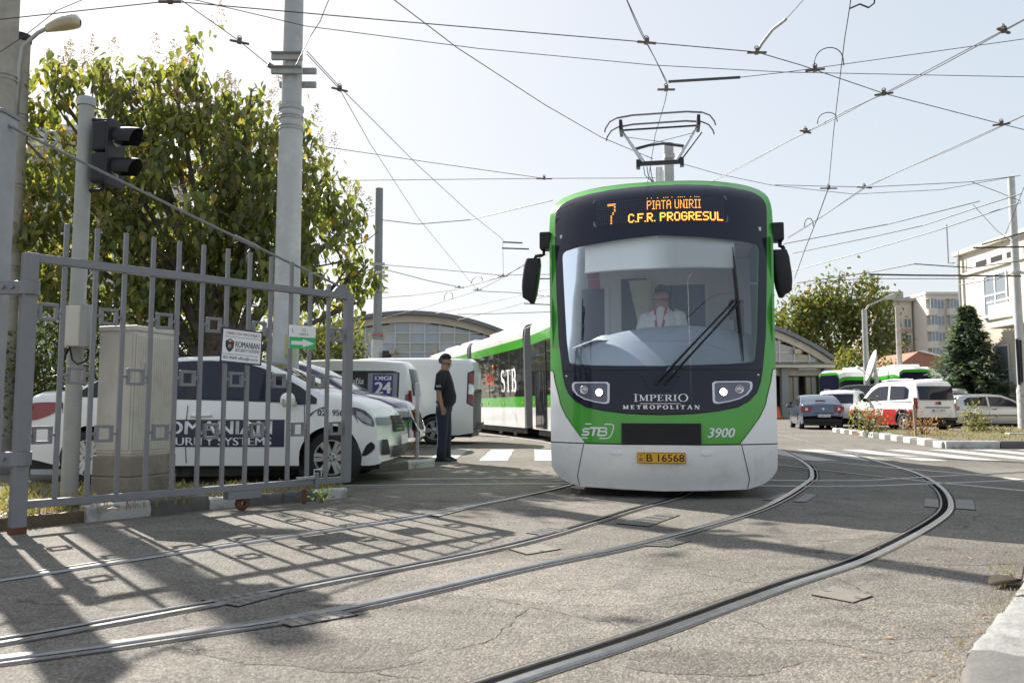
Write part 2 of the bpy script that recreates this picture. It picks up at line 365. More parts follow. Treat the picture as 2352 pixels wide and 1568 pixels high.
# ---- zebra crossing
zebra_mat = mat('zebra_paint', (.4,.4,.39), .7, var=.1, vscale=8, dirt=(.34,.32,.3), dscale=4, damt=.75)
for k in range(-8, 9):
    x = 6.4 + .96*k
    if 1.2 < x < 4.6: continue
    b = MB(); w = .5
    rows = []
    for j in range(9):
        y = 14.0 + j*3.7/8; e = random.uniform(-.012,.012)
        rows.append([(x-.25+e+.03*(y-14), y, .004), (x+.25+e+.03*(y-14), y, .004)])
    b.grid(rows); b.build('crosswalk_stripe', zebra_mat, ground, recalc=False)

# ---- cracks, a pothole and repaired patches in the asphalt
crack_m = mat('crack_dirt', (.055,.05,.044), 1.0, spec=0.05, var=.3, vscale=30)
def crack(pts, w=.0055):
    P_ = [G(*p) for p in pts]; b = MB(); L_ = []; Rr = []; rd = random.Random(len(pts)+int(pts[0][0])); pts3 = []
    for a, c in zip(P_[:-1], P_[1:]):
        n = max(3,int((c-a).length/.035)); nn = Vector((-(c-a).y,(c-a).x,0)).normalized()
        for i in range(n): pts3.append((a.lerp(c,i/n)+nn*rd.gauss(0,.011), nn))
    for p, nn in pts3:
        ww = w*rd.uniform(.15,1.1); L_.append(p+nn*ww*.5+Vector((0,0,.0015))); Rr.append(p-nn*ww*.5+Vector((0,0,.0015)))
    b.grid([L_,Rr]); b.build('crack', crack_m, ground, recalc=False)
for c_ in ([(1078,1363),(1218,1394),(1347,1419),(1482,1452),(1560,1500)],[(1398,1293),(1482,1304),(1594,1315),(1706,1335),(1800,1344)],[(0,1281),(110,1275),(270,1262),(300,1252),(420,1240)],[(1779,1276),(1860,1279),(1945,1278)],[(620,1245),(760,1262),(905,1256),(980,1240)],[(2130,1230),(2250,1243),(2352,1246)],[(1700,1420),(1850,1470),(2040,1500),(2160,1490)],[(300,1480),(520,1500),(800,1530),(980,1568)],[(1000,1500),(1130,1470),(1218,1394)]): crack(c_)
def blob_patch(cx, cy, rx, ry, m, z, seed, nm='asphalt_patch'):
    rd = random.Random(seed); c = G(cx,cy); n = 26; ph = [rd.uniform(0,6.28) for _ in range(4)]
    pts = [(c.x+rx*math.cos(a)*(1+.16*math.sin(3*a+ph[0])+.1*math.sin(7*a+ph[1])+rd.gauss(0,.03)), c.y+ry*math.sin(a)*(1+.16*math.sin(2*a+ph[2])+.1*math.sin(5*a+ph[3])+rd.gauss(0,.03)), z) for a in np.linspace(0,2*math.pi,n+1)[:-1]]
    b = MB(); b.add(pts, [tuple(range(n))]); b.build(nm, m, ground, recalc=False)
dark_a = asphalt_material('dark_asphalt', .8); pale_a = asphalt_material('pale_asphalt', 1.14)
for i,(cx,cy,rx,ry,m,nm) in enumerate(((900,1240,.16,.05,asphalt_material('broken_asphalt',.45),'pothole'),(1330,1330,.85,.5,pale_a,'asphalt_patch'),(1950,1420,.75,.35,pale_a,'asphalt_patch'),(500,1235,.7,.4,dark_a,'asphalt_patch'),(1150,1160,.9,.35,pale_a,'asphalt_patch'),(2150,1260,.8,.5,dark_a,'asphalt_patch'),(750,1500,.4,.2,dark_a,'asphalt_patch'),(1620,1520,.3,.14,dark_a,'asphalt_patch'))): blob_patch(cx,cy,rx,ry,m,.0008+.0001*i,i,nm)
# ---- grooved rails let into the asphalt
def rail(pts, label, w=(.062,.038,.026), side=1, smooth=True, name='tram_rail', mats=(steel, groove_dirt_shade, steel_dull), z=.012, border=True):
    """head (bright running surface), groove, lip; side = where the lip lies"""
    path = [Vector((p[0],p[1],0)) for p in (smooth_path(pts, 14) if smooth else pts)]
    root = thing(name, label, 'rail', (0,0,0), group='rails let into the yard')
    n = len(path); nor = []
    for i in range(n):
        d = (path[min(i+1,n-1)]-path[max(i-1,0)]).normalized(); nor.append(Vector((d.y,-d.x,0))*side)
    def strip(nm, a, b, z0, z1, m, ra=0):
        q = MB(); rows = []
        for i in range(n):
            A = path[i]+nor[i]*a; B = path[i]+nor[i]*b
            if ra: rows.append([A+Vector((0,0,.001)), A+nor[i]*ra+Vector((0,0,z1)), B-nor[i]*ra+Vector((0,0,z1)), B+Vector((0,0,.001))])
            else: rows.append([A+Vector((0,0,z0)), B+Vector((0,0,z1))])
        q.grid(rows); return q.build(nm, m, root, smooth=False)
    h = w[0]/2
    if border: strip('tar_joint', -h-.018, h+w[1]+w[2]+.018, .003, .003, patch_mat)
    strip('rail_head', -h, h, 0, z, mats[0], .008)
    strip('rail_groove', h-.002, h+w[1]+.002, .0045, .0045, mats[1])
    strip('rail_lip', h+w[1], h+w[1]+w[2], 0, z-.002, mats[2], .006)
    return root
r1 = [(-4.9,2.0),(-3.6,3.45),(-2.76,4.38),(-2.15,5.16),(-1.39,6.09),(-0.67,7.07),(0.69,9.59),(1.45,12.0),(1.7,15),(1.35,19),(.6,23),(-.6,27),(-2.5,33),(-5,41),(-8,50)]
r2 = [(-3.4,1.95),(-2.7,2.6),(-2.01,3.22),(-1.56,3.67),(-0.96,4.31),(0.07,5.51),(1.07,7.21),(1.98,8.86),(2.8,11.6),(3.1,15),(2.75,19.2),(2.0,23.2),(.8,27.4),(-1.1,33.4),(-3.6,41.4),(-6.6,50.4)]
r3 = [(-3.6,2.2),(-2.6,2.65),(-1.89,3.03),(-1.38,3.34),(-0.76,3.8),(0.06,4.71),(0.99,5.69),(2.33,7.52),(3.59,9.86),(4.15,11.13),(4.84,13.25),(5.78,17.21),(6.9,23),(8.4,31),(10.2,41),(14,60)]
r4 = [(-1.4,1.5),(-.7,2.1),(0.04,2.82),(0.58,3.34),(1.4,4.2),(2.23,5.04),(3.43,6.54),(4.18,7.69),(5.02,9.44),(5.75,11.5),(6.41,14.35),(7.15,17.5),(8.3,23),(9.8,31),(11.6,41),(15.4,60)]
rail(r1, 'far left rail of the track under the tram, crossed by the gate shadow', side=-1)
rail(r2, 'right rail of the track under the tram, with a deep dark groove', (.04,.05,.024), side=-1, mats=(steel_dull, groove_dirt_shade, steel))
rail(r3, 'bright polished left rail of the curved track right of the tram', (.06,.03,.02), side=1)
rail(r4, 'nearest curved rail sweeping from bottom centre to the right', (.052,.044,.022), side=-1, mats=(steel, groove_dirt_shade, steel_dull))
thin = (.05,.028,.02)
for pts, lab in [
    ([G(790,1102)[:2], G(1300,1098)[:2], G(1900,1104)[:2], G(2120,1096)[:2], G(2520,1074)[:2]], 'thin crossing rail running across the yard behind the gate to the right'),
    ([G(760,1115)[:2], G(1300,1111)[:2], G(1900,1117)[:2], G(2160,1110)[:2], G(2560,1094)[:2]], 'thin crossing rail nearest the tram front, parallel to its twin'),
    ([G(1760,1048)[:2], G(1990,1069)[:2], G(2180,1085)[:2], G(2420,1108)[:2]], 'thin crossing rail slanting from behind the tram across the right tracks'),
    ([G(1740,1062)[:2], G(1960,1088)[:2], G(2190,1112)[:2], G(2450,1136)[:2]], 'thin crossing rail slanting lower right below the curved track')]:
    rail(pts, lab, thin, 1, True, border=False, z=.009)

# ---- steel cover plates beside the rails
plate_mat = mat('cover_plate_steel', (.17,.16,.15), .55, metal=.35, var=.2, vscale=12, dirt=(.2,.17,.14), dscale=5, damt=.6)
plate_dark = mat('worn_cover_plate', (.17,.152,.13), .8, var=.15, vscale=9)
def cover(corners, label, tread=True, m=None, grp=None):
    c = [G(*p) for p in corners]; o = sum(c, Vector())/4
    root = thing('cover_plate', label, 'cover plate', (o.x,o.y,0), group='steel cover plates beside the rails')
    c = [p-Vector((o.x,o.y,0)) for p in c]; f = lambda u,v,z: (c[0]*(1-u)*(1-v)+c[1]*u*(1-v)+c[2]*u*v+c[3]*(1-u)*v)+Vector((0,0,z))
    b = MB(); b.prism([(0,0),(1,0),(1,1),(0,1)], lambda u,v: f(u,v,.0005), lambda u,v: f(u,v,.007)); b.build('plate', m or plate_mat, root, bevel=.002)
    b = MB(); b.prism([(-.02,-.04),(1.02,-.04),(1.02,1.04),(-.02,1.04)], lambda u,v: f(u,v,.0002), lambda u,v: f(u,v,.0035)); b.build('rim', groove_dirt_shade, root)
    if tread:
        b = MB()
        for i in range(7):
            for j in range(4):
                u0 = .06+i*.13+(.04 if j%2 else 0); v0 = .12+j*.21
                b.prism([(u0,v0),(u0+.075,v0),(u0+.075,v0+.07),(u0,v0+.07)], lambda u,v: f(u,v,.006), lambda u,v: f(u,v,.0105))
        tag(b.build('tread', steel, root), kind='stuff')
    for (u,v) in ((.1,.5),(.9,.5)):
        b = MB(); p = f(u,v,.0078); b.lathe([(.001,.0),(.016,.0),(.02,.0015),(.02,-.002)], p, 10); b.build('lifting_eye', steel_dull, root)
    return root
cover([(468,1379),(548,1393),(645,1367),(600,1358)], 'treaded steel plate in the gate shadow left of the dark grooved rail')
cover([(625,1425),(672,1440),(818,1414),(772,1401)], 'treaded steel plate beside the bright rail, lower left')
cover([(1172,1262),(1212,1274),(1285,1262),(1244,1250)], 'smooth steel plate with two eyes between the middle rails', False, plate_dark)
cover([(1212,1224),(1250,1230),(1306,1217),(1265,1211)], 'small treaded plate left of the dark grooved rail near the gate shadow tip')
cover([(1475,1253),(1538,1256),(1585,1243),(1540,1236)], 'thin steel plate resting against the bright rail, centre')
cover([(1420,1202),(1490,1209),(1560,1184),(1520,1180)], 'long ribbed plate beside the rail in front of the tram')
cover([(965,1180),(1010,1186),(1110,1160),(1075,1158)], 'long light plate on the far rail left of the tram')
cover([(1868,1367),(1960,1385),(2002,1370),(1912,1347)], 'tan worn plate outside the nearest curved rail', False, plate_dark)
cover([(1755,1148),(1790,1150),(1818,1134),(1798,1132)], 'small bright plate inside the curved rail right of the tram', False)
cover([(1822,1152),(1852,1153),(1878,1136),(1850,1135)], 'small bright plate outside the curved rail right of the tram', False)
cover([(2122,1163),(2156,1166),(2155,1148),(2124,1146)], 'square plate inside the far bend of the nearest rail', False)
cover([(2196,1168),(2241,1171),(2235,1149),(2194,1148)], 'square plate outside the far bend of the nearest rail', False)

# ---- kerbs and verges
soil = mat('dry_soil', (.14,.11,.08), .95, var=.35, vscale=14, bump=.8, bscale=45, dirt=(.13,.15,.045), dscale=4, damt=.7)
kerb_grey = mat('kerb_concrete', (.13,.127,.12), .9, var=.2, vscale=12, bump=.4, bscale=60)
grass_mats = leaf_mat('grass_blades', [(0,(.09,.13,.03)),(.35,(.15,.18,.05)),(.6,(.23,.22,.09)),(.8,(.3,.26,.14)),(1,(.2,.19,.07))], .3)
dry_grass = leaf_mat('dry_grass_blades', [(0,(.27,.23,.12)),(.5,(.33,.29,.17)),(.8,(.2,.21,.08)),(1,(.26,.15,.07))], .25)
leaf_litter = leaf_mat('fallen_leaves', [(0,(.3,.14,.05)),(.4,(.42,.25,.1)),(.7,(.45,.33,.18)),(1,(.3,.08,.03))], .2)
def verge(poly, label, h=.09, name='verge'):
    b = MB(); n = len(poly)
    b.add([(x,y,0) for x,y in poly]+[(x,y,h) for x,y in poly], [tuple(range(n,2*n))]+[(i,(i+1)%n,n+(i+1)%n,n+i) for i in range(n)])
    return tag(b.build(name, soil), label, 'verge', kind='structure')
def kerb(pts, label, L=.5, w=.12, h=.13, pattern=(1,0), jit=.006, rough=0.0, wm=None):
    root = tag(bpy.data.objects.new('kerb', None), label, 'kerb', kind='structure'); COL.objects.link(root)
    pts = [Vector((p[0],p[1],0)) for p in pts]; k = 0
    for a, c in zip(pts[:-1], pts[1:]):
        n = max(1, round((c-a).length/L)); d = (c-a)/n; u = d.normalized(); nn = Vector((-u.y,u.x,0))
        for i in range(n):
            p = a+d*i; q = a+d*(i+.985); hh = h+random.uniform(-1,1)*jit; off = nn*random.uniform(-1,1)*jit
            M = Matrix(((u.x,nn.x,0,p.x+off.x),(u.y,nn.y,0,p.y+off.y),(0,0,1,0),(0,0,0,1)))
            b = MB(); ll = (q-p).length
            if rough:
                ring = [(0,0),(-.004,hh*.45),(.004,hh*.8),(.012,hh*.93),(.035,hh),(w*.4,hh*1.01),(w*.7,hh),(w,hh*.97),(w,0)]; rows = []
                for ix in range(15):
                    e = min(ix,14-ix); dr = .012 if e == 0 else 0.0
                    rows.append([M@Vector((ll*ix/14+random.gauss(0,rough*.3), s_+random.gauss(0,rough)*(z_>0), z_*(1-dr*4)+random.gauss(0,rough)*(z_>0))) for s_,z_ in ring])
                b.grid(rows); b.add(rows[0],[tuple(range(9))]); b.add(rows[-1],[tuple(range(9))])
                b.build('kerb_stone', (wm or white_road) if pattern[k%len(pattern)] else kerb_grey, root, True, angle=50); k += 1; continue
            prof = [(0,0),(.0,hh*.8),(.025,hh),(w,hh),(w,0)]
            b.prism(prof, lambda s,z: M@Vector((0,s,z)), lambda s,z: M@Vector((ll,s,z)))
            b.build('kerb_stone', (wm or white_road) if pattern[k%len(pattern)] else kerb_grey, root, bevel=.008); k += 1
    return root
def in_poly(x, y, poly):
    c = False; n = len(poly)
    for i in range(n):
        x1,y1 = poly[i]; x2,y2 = poly[i-1]
        if (y1>y)!=(y2>y) and x < (x2-x1)*(y-y1)/(y2-y1)+x1: c = not c
    return c
def grass(poly, n, label, m, hgt=(.03,.1), z=.09, wid=.006, clump=0.5, name='grass'):
    xs = [p[0] for p in poly]; ys = [p[1] for p in poly]; b = MB(); got = 0
    cent = [(random.uniform(min(xs),max(xs)), random.uniform(min(ys),max(ys))) for _ in range(max(4,n//40))]
    while got < n:
        if random.random() < clump:
            cx, cy = random.choice(cent); x = random.gauss(cx,.09); y = random.gauss(cy,.09)
        else: x = random.uniform(min(xs),max(xs)); y = random.uniform(min(ys),max(ys))
        got += 1
        if not in_poly(x,y,poly): continue
        a = random.uniform(0,6.283); h = random.uniform(*hgt); lean = random.uniform(.1,.9)*h; dx, dy = math.cos(a), math.sin(a); w = wid*random.uniform(.7,1.5)
        b.add([(x-dy*w,y+dx*w,z-.01),(x+dy*w,y-dx*w,z-.01),(x+dx*lean*.4+dy*w*.6,y+dy*lean*.4-dx*w*.6,z+h*.6),(x+dx*lean,y+dy*lean,z+h)], [(0,1,2),(0,2,3)])
    return tag(b.build(name, m, recalc=False), label, 'grass', kind='stuff')
def litter(poly, n, label, z=.01, size=(.015,.05)):
    xs = [p[0] for p in poly]; ys = [p[1] for p in poly]; b = MB()
    for _ in range(n):
        x = random.uniform(min(xs),max(xs)); y = random.uniform(min(ys),max(ys))
        if not in_poly(x,y,poly): continue
        a = random.uniform(0,6.283); s = random.uniform(*size); dx,dy = math.cos(a)*s, math.sin(a)*s; c = random.uniform(.1,.5)*s
        b.add([(x-dx,y-dy,z),(x+dy*.5,y-dx*.5,z+c*.4),(x+dx,y+dy,z+c),(x-dy*.5,y+dx*.5,z+c*.6)], [(0,1,2),(0,2,3)])
    return tag(b.build('leaf_litter', leaf_litter, recalc=False), label, 'leaves', kind='stuff')
v1 = [(-9,5.6),(-4.05,5.95),(-3.44,6.62),(-2.76,7.45),(-1.72,8.40),(-1.8,8.75),(-3.2,8.6),(-9,8.6)]
verge(v1, 'dry grassy verge under the gate with cabinet and signal pole')
kerb([(-3.44,6.54),(-2.76,7.37)], 'low kerb under the gate, painted white in stretches', .52, pattern=(1,0), rough=.003)
kerb([(-2.76,7.37),(-1.69,8.31)], 'right end of the low kerb under the gate, broken white stones', .36, h=.1, pattern=(1,0,0,1), rough=.004)
v2 = [(-14,11.6),(-4.29,10.95),(-2.26,11.3),(-1.25,12.55),(-1.6,13.3),(-2.6,13.0),(-5,14.2),(-14,15)]
verge(v2, 'grassy verge behind the white sedan')
kerb([(-14,11.5),(-9,11.35),(-4.29,10.83),(-2.26,11.18),(-1.19,12.49)], 'low white and grey kerb behind the white sedan', .6, pattern=(1,0,0,1,1,0))
v2b = [(-60,15.2),(-14,15),(-5,14.25),(-6.2,17),(-8,26),(-14,40),(-60,40)]
verge(v2b, 'wide lawn under the tall leafy tree on the left', .07)
v3 = [(12.05,30.0),(9.9,18.25),(13.4,18.25),(16.5,22),(17.5,29.5)]
verge(v3, 'dry planted island with small bushes, right of the tracks')
kerb([(12.05,30.13),(11.5,27),(10.9,23.8),(9.75,18.2)], 'chequered white and grey kerb along the left side of the planted island', .62, w=.3, h=.16)
kerb([(9.8,18.1),(13.5,18.1)], 'long kerb stones at the near end of the planted island', 1.15, w=.25, h=.17)
v4 = [(17,28),(15.4,25),(24,25.5),(30,36),(20,36)]
verge(v4, 'grass strip beside the silver hatchback')
kerb([(15.4,24.8),(24,25.3)], 'white and dark kerb in front of the silver hatchback', .8, w=.25, h=.14)
v5 = [(1.75,2.75),(2.62,3.9),(3.4,5.2),(8,7),(8,1.5),(1.75,1.5)]
verge(v5, 'bit of dry verge in the near right corner', .08)
kerb([(3.3,5.2),(2.52,4.01),(2.02,3.38),(1.59,2.86),(1.2,2.25)], 'rough white kerb in the near right corner', .5, w=.2, h=.09, pattern=(1,1,0,1), jit=.008, rough=.0035, wm=mat('worn_kerb_paint', (.26,.26,.25), .9, var=.2, vscale=14, bump=.8, bscale=35, dirt=(.11,.1,.085), dscale=6, damt=.95))
grass(v1, 9500, 'short grass and weeds on the verge under the gate', grass_mats, (.03,.1), wid=.005)
grass([(-4.6,6.0),(-3.44,6.5),(-1.7,8.35),(-1.9,8.7),(-3.0,7.6),(-4.6,6.6)], 2600, 'dry straw tufts along the kerb under the gate', dry_grass, (.04,.13), wid=.003, clump=.8)
litter([(-5,5.8),(-3.9,5.9),(-3.2,6.7),(-3.0,7.6),(-5,7.2)], 420, 'fallen brown leaves around the signal pole foot', .1)
grass(v2, 3000, 'grass on the verge behind the white sedan', grass_mats, (.03,.1), wid=.008)
grass([(-20,15.2),(-5.2,14.4),(-6.5,17.5),(-9,22),(-20,22)], 6000, 'lawn blades under the tall tree', grass_mats, (.05,.14), z=.07, wid=.012)
grass(v3, 6000, 'thin yellowed grass on the planted island', grass_mats, (.02,.06), wid=.01, clump=.2)
grass(v4, 2500, 'green grass beside the silver hatchback', grass_mats, (.05,.12), wid=.016, clump=.2)
grass(v5, 900, 'dry grass tufts in the near right corner', dry_grass, (.02,.07), z=.08, wid=.002, clump=.6)
grass([(1.3,2.6),(1.55,2.8),(2.5,4.0),(3.25,5.2),(3.05,5.2),(2.3,3.95),(1.45,2.9),(1.2,2.7)], 2600, 'sparse straw at the foot of the near right kerb', dry_grass, (.008,.03), z=.006, wid=.0012, clump=.6)
litter([(.6,2.4),(1.5,2.7),(2.5,3.9),(3.4,5.4),(2.6,5.2),(1.4,3.2)], 260, 'dry leaves and chips along the near right kerb', .006, (.006,.022))
litter([(-3,2.5),(2,2.5),(4,6),(4,9),(-3,9)], 500, 'scattered leaf chips and grit on the asphalt', .004, (.004,.013))
# one curled dry leaf on the asphalt
b = MB(); rows = []
for i in range(9):
    u = -1+i/4; w = .055*(1-abs(u)**2.2)+.002
    rows.append([(u*.12, w*math.sin(q)*1.0, .012+w*(1-math.cos(q))*.8+.012*abs(u)) for q in (-1.3,-.7,0,.7,1.3)])
b.grid(rows); p = G(2315,645+0) if False else G(2310,1342+4)
tag(b.build('dry_leaf', mat('curled_leaf', (.42,.33,.22), .8, var=.2), None, True, (p.x,p.y,0), .35), 'large curled dry leaf lying on the asphalt by the near right kerb', 'leaf')
# ================================================================== THE TRAM
TA = math.atan2(348, FPX)
tram = thing('tram', 'green and white articulated tram with black front and yellow number plate', 'tram', (1.51, 8.12, 0), -TA)
_pz=[.07,.25,.45,.62,1.0,1.2,1.6,2.2,2.8,3.1,3.3,3.4,3.47]; _py=[.14,.05,.0,.0,.015,.035,.08,.16,.27,.35,.45,.6,.75]
_zz = np.linspace(.05,3.5,200); _sm = np.interp(_zz,_pz,_py); _sm = np.convolve(np.pad(_sm,6,mode='edge'), np.ones(13)/13, 'valid')
def Yf(x, z): return float(np.interp(z,_zz,_sm)) + .45*(abs(x)/1.2)**2.6
def S(x, z, off=0.0): return Vector((x, Yf(x,z)-off, z))
Wz=[.076,.082,.094,.12,.153,.21,.27,.3,.58,.97,1.3,1.7,2.4,3.0,3.12,3.2,3.28,3.34,3.39,3.42,3.44,3.452,3.458,3.462]
Wx=[.0,.45,.87,.97,1.06,1.13,1.175,1.183,1.185,1.19,1.196,1.205,1.225,1.25,1.25,1.243,1.225,1.19,1.13,1.03,.88,.62,.35,0]
W = lambda z: float(np.interp(z,Wz,Wx))
Bz=[.857,.861,.870,.896,.936,1.0,1.085,1.195,1.3,1.68,2.35,3.1,3.17,3.22,3.27,3.31,3.34,3.363,3.378,3.387,3.39]
Bx=[0,.16,.345,.563,.766,.887,.97,1.016,1.038,1.09,1.132,1.175,1.17,1.152,1.11,1.04,.93,.72,.48,.22,0]
B_ = lambda z: float(np.interp(z,Bz,Bx))
Cz=[1.353,1.356,1.362,1.372,1.383,1.40,1.42,1.67,2.6,2.635,2.66,2.678,2.69,2.703,2.72,2.735,2.748,2.755]
Cx=[0,.3,.5,.72,.86,.945,.967,1.0,1.065,1.062,1.05,1.02,.93,.75,.53,.335,.14,0]
C_ = lambda z: float(np.interp(z,Cz,Cx)) if 1.353 < z < 2.755 else 0.0
def zrows(a, b, extra, n=40):
    return sorted(set([a,b]+[z for z in extra if a<z<b]+list(np.linspace(a,b,n))))
def halves(name, m, zs, inner, outer, off, parent=tram, nc=16, sides=(-1,1), smooth=True):
    b = MB()
    for sg in sides:
        b.grid([[S(sg*(inner(z)+(outer(z)-inner(z))*j/nc), z, off) for j in range(nc+1)] for z in zs])
    return b.build(name, m, parent, smooth, recalc=False)
hole = lambda z: max(0, C_(z)-.012) if C_(z) > .02 else 0.0
front = halves('front_shell', tram_green, zrows(.553,3.462,Wz+Cz), hole, W, 0)
# black surround of the windscreen and the black lower panel
zb = zrows(1.318,3.39,Bz+Cz,60)
surround = halves('windscreen_surround', gloss_black, zb, C_, B_, .006)
panel = halves('lower_black_panel', gloss_black, zrows(.857,1.306,Bz,40), lambda z: 0, B_, .008)
halves('panel_edge', black_rubber, zrows(.85,1.312,[q-.007 for q in Bz],40), lambda z: 0, lambda z: B_(z+.007)+.007, .004, panel)
halves('surround_seal', black_rubber, zrows(1.30,3.397,Bz,60), C_, lambda z: B_(min(max(z-.004,.9),3.3899))+.009 if z < 3.389 else .25*(3.397-z)/.008, .003, surround)
screen = halves('windscreen', glass_mat('windscreen_glass', (.95,.97,.98), .05, .0, (.85,.92,1.0)), zrows(1.353,2.755,Cz,50), lambda z: 0, C_, .004)
# white lower front: side panels and bumper
gz=[.553,.575,.71,.825,.95,1.05,1.19,1.30,1.335]; gx=[.778,.797,.907,.997,1.065,1.09,1.134,1.158,1.165]
for _s in (-1,1): halves('side_front_panel', tram_white, zrows(.56,1.33,gz+Wz,24), lambda z: float(np.interp(z,gz,gx)), W, .004, nc=6, sides=(_s,))
bumper = halves('bumper', mat('bumper_white', (.84,.84,.83), .2, coat=.4, var=.03, vscale=4, dirt=(.5,.46,.4), dscale=3.5, damt=.38), zrows(.0765,.548,Wz,30), lambda z: 0, W, .006)
seam_m = mat('panel_gap', (.03,.03,.03), .8)
for sg in (-1,1):
    b = MB(); pts = [(sg*float(np.interp(z,gz,gx)),z) for z in np.linspace(.56,1.33,24)]
    b.grid([[S(x-.003,z,.0055), S(x+.003,z,.0055)] for x,z in pts]); b.build('panel_seam', seam_m, tram, recalc=False)
    b = MB(); b.grid([[S(sg*x,1.326,.0055) for x in np.linspace(1.165,1.192,4)],[S(sg*x,1.334,.0055) for x in np.linspace(1.165,1.192,4)]]); b.build('panel_seam', seam_m, tram, recalc=False)
halves('bumper_gap', seam_m, zrows(.545,.562,[],3), lambda z: 0, lambda z: W(z)-.01, .0035)
b = MB()
for sg in (-1,1):
    pts = [(sg*np.interp(z,[.1,.2,.546],[.862,.882,.80]), z) for z in np.linspace(.098,.546,14)]
    b.grid([[S(x-.004,z,.0085), S(x+.004,z,.0085)] for x,z in pts])
b.build('bumper_seam', seam_m, bumper, recalc=False)
# underside lip of the bumper
b = MB(); rows = []
for i in range(41):
    x = -1.175+2.35*i/40; z = float(np.interp(abs(x), Wx[:7], Wz[:7])); p = S(x,z,.005); rows.append([p, p+Vector((0,.35,.06))])
b.grid(rows); b.build('bumper_underside', black_plastic, bumper, recalc=False)
for sg in (-1,1):
    q = MB(); q.prism([(sg*.45+u*.05, .467+v*.02) for u,v in [(math.copysign(abs(math.cos(a))**.5,math.cos(a)), math.copysign(abs(math.sin(a))**.5,math.sin(a))) for a in np.linspace(0,6.283,17)[:-1]]], lambda x,z: S(x,z,.008), lambda x,z: S(x,z,.016))
    q.build('bumper_grip', tram_white, bumper, bevel=.003)
# ventilation grille in the green
q = MB(); q.prism([(-.398,.556),(.398,.556),(.398,.768),(-.398,.768)], lambda x,z: Vector((x,.1,z)), lambda x,z: Vector((x,Yf(.25,z)-.014,z))); gr = q.build('front_grille', black_plastic, tram, bevel=.006)
q = MB()
for i in range(9):
    z = .575+i*.021; q.box((-.37,-.024+.012,z),(.37,.05,z+.009))
q.build('grille_slats', black_rubber, gr)
# number plate
q = MB(); y = -.016; q.prism([(-.24,.366),(.24,.366),(.24,.476),(-.24,.476)], lambda x,z: Vector((x,y+.012,z)), lambda x,z: Vector((x,y,z)))
pl = q.build('number_plate', mat('plate_yellow', (.72,.38,.02), .4, var=.05), tram, bevel=.002)
fl = lambda yy: (lambda x,z: Vector((x,yy,z)))
q = MB()
for (x0,z0,x1,z1) in ((-.238,.368,.238,.372),(-.238,.47,.238,.474),(-.238,.368,-.234,.474),(.234,.368,.238,.474),(-.17,.37,-.167,.472)): q.add([fl(y-.002)(a,c) for a,c in ((x0,z0),(x1,z0),(x1,z1),(x0,z1))], [(0,1,2,3)])
q.build('plate_border', black_print, pl, recalc=False)
put_text('plate_lettering', fit_text('B', -.148, -.088, .385, .458, .004), fl(y-.003), black_print, pl)
put_text('plate_lettering', fit_text('16568', -.035, .226, .385, .458, .004), fl(y-.003), black_print, pl)
q = MB(); q.lathe([(.0005,0),(.016,0),(.021,.001)], (0,0,0), 14, 'y', M=Matrix.Translation((-.203,y-.003,.405))); q.add([fl(y-.003)(-.203+a,.452+c) for a,c in ((-.012,-.012),(.012,-.012),(.015,.008),(.006,-.002),(0,.01),(-.006,-.002),(-.015,.008))], [(0,1,2,3,4,5,6)]); q.build('plate_crest', mat('crest_brown', (.3,.16,.02), .5), pl, recalc=False)
# logo and fleet number on the green
lg = lambda x,z: S(x,z,.006)
q = MB()
def sheared(pts): return [(x+(z-.683)*.22, z) for x,z in pts]
for pts, w in [ ([(-.80,.706),(-.735,.706)],.018), ([(-.80,.706),(-.806,.69),(-.80,.676),(-.755,.676),(-.742,.668),(-.742,.65),(-.755,.642),(-.812,.642)],.02), ([(-.735,.716),(-.64,.716)],.02), ([(-.688,.716),(-.688,.634)],.024),
                ([(-.635,.634),(-.635,.722)],.022), ([(-.635,.718),(-.575,.718),(-.558,.71),(-.558,.694),(-.575,.682),(-.63,.682)],.017), ([(-.575,.682),(-.55,.672),(-.55,.648),(-.57,.64),(-.63,.64)],.018),
                ([(-.80,.756),(-.52,.756),(-.495,.745),(-.487,.72),(-.495,.65),(-.51,.62),(-.54,.61),(-.81,.61)],.012)]:
    stroke(q, sheared(pts), w, lg)
q.build('operator_logo', white_print, tram, recalc=False)
put_text('fleet_number', fit_text('3900', .46, .738, .627, .722, .018, .25), lg, white_print, tram)
bl = lambda x,z: S(x,z,.012)
serif_text('letter', 'IMPERIO', -.272, .28, .995, 1.058, bl, white_print, panel, .17, .06, .07, (0,6))
q = MB(); stroke(q, [(x,.968) for x in np.linspace(-.21,.2,15)], .006, bl); q.build('lettering_rule', white_print, panel, recalc=False)
serif_text('letter', 'METROPOLITAN', -.382, .39, .912, .952, bl, white_print, panel, .27, .11, .34)
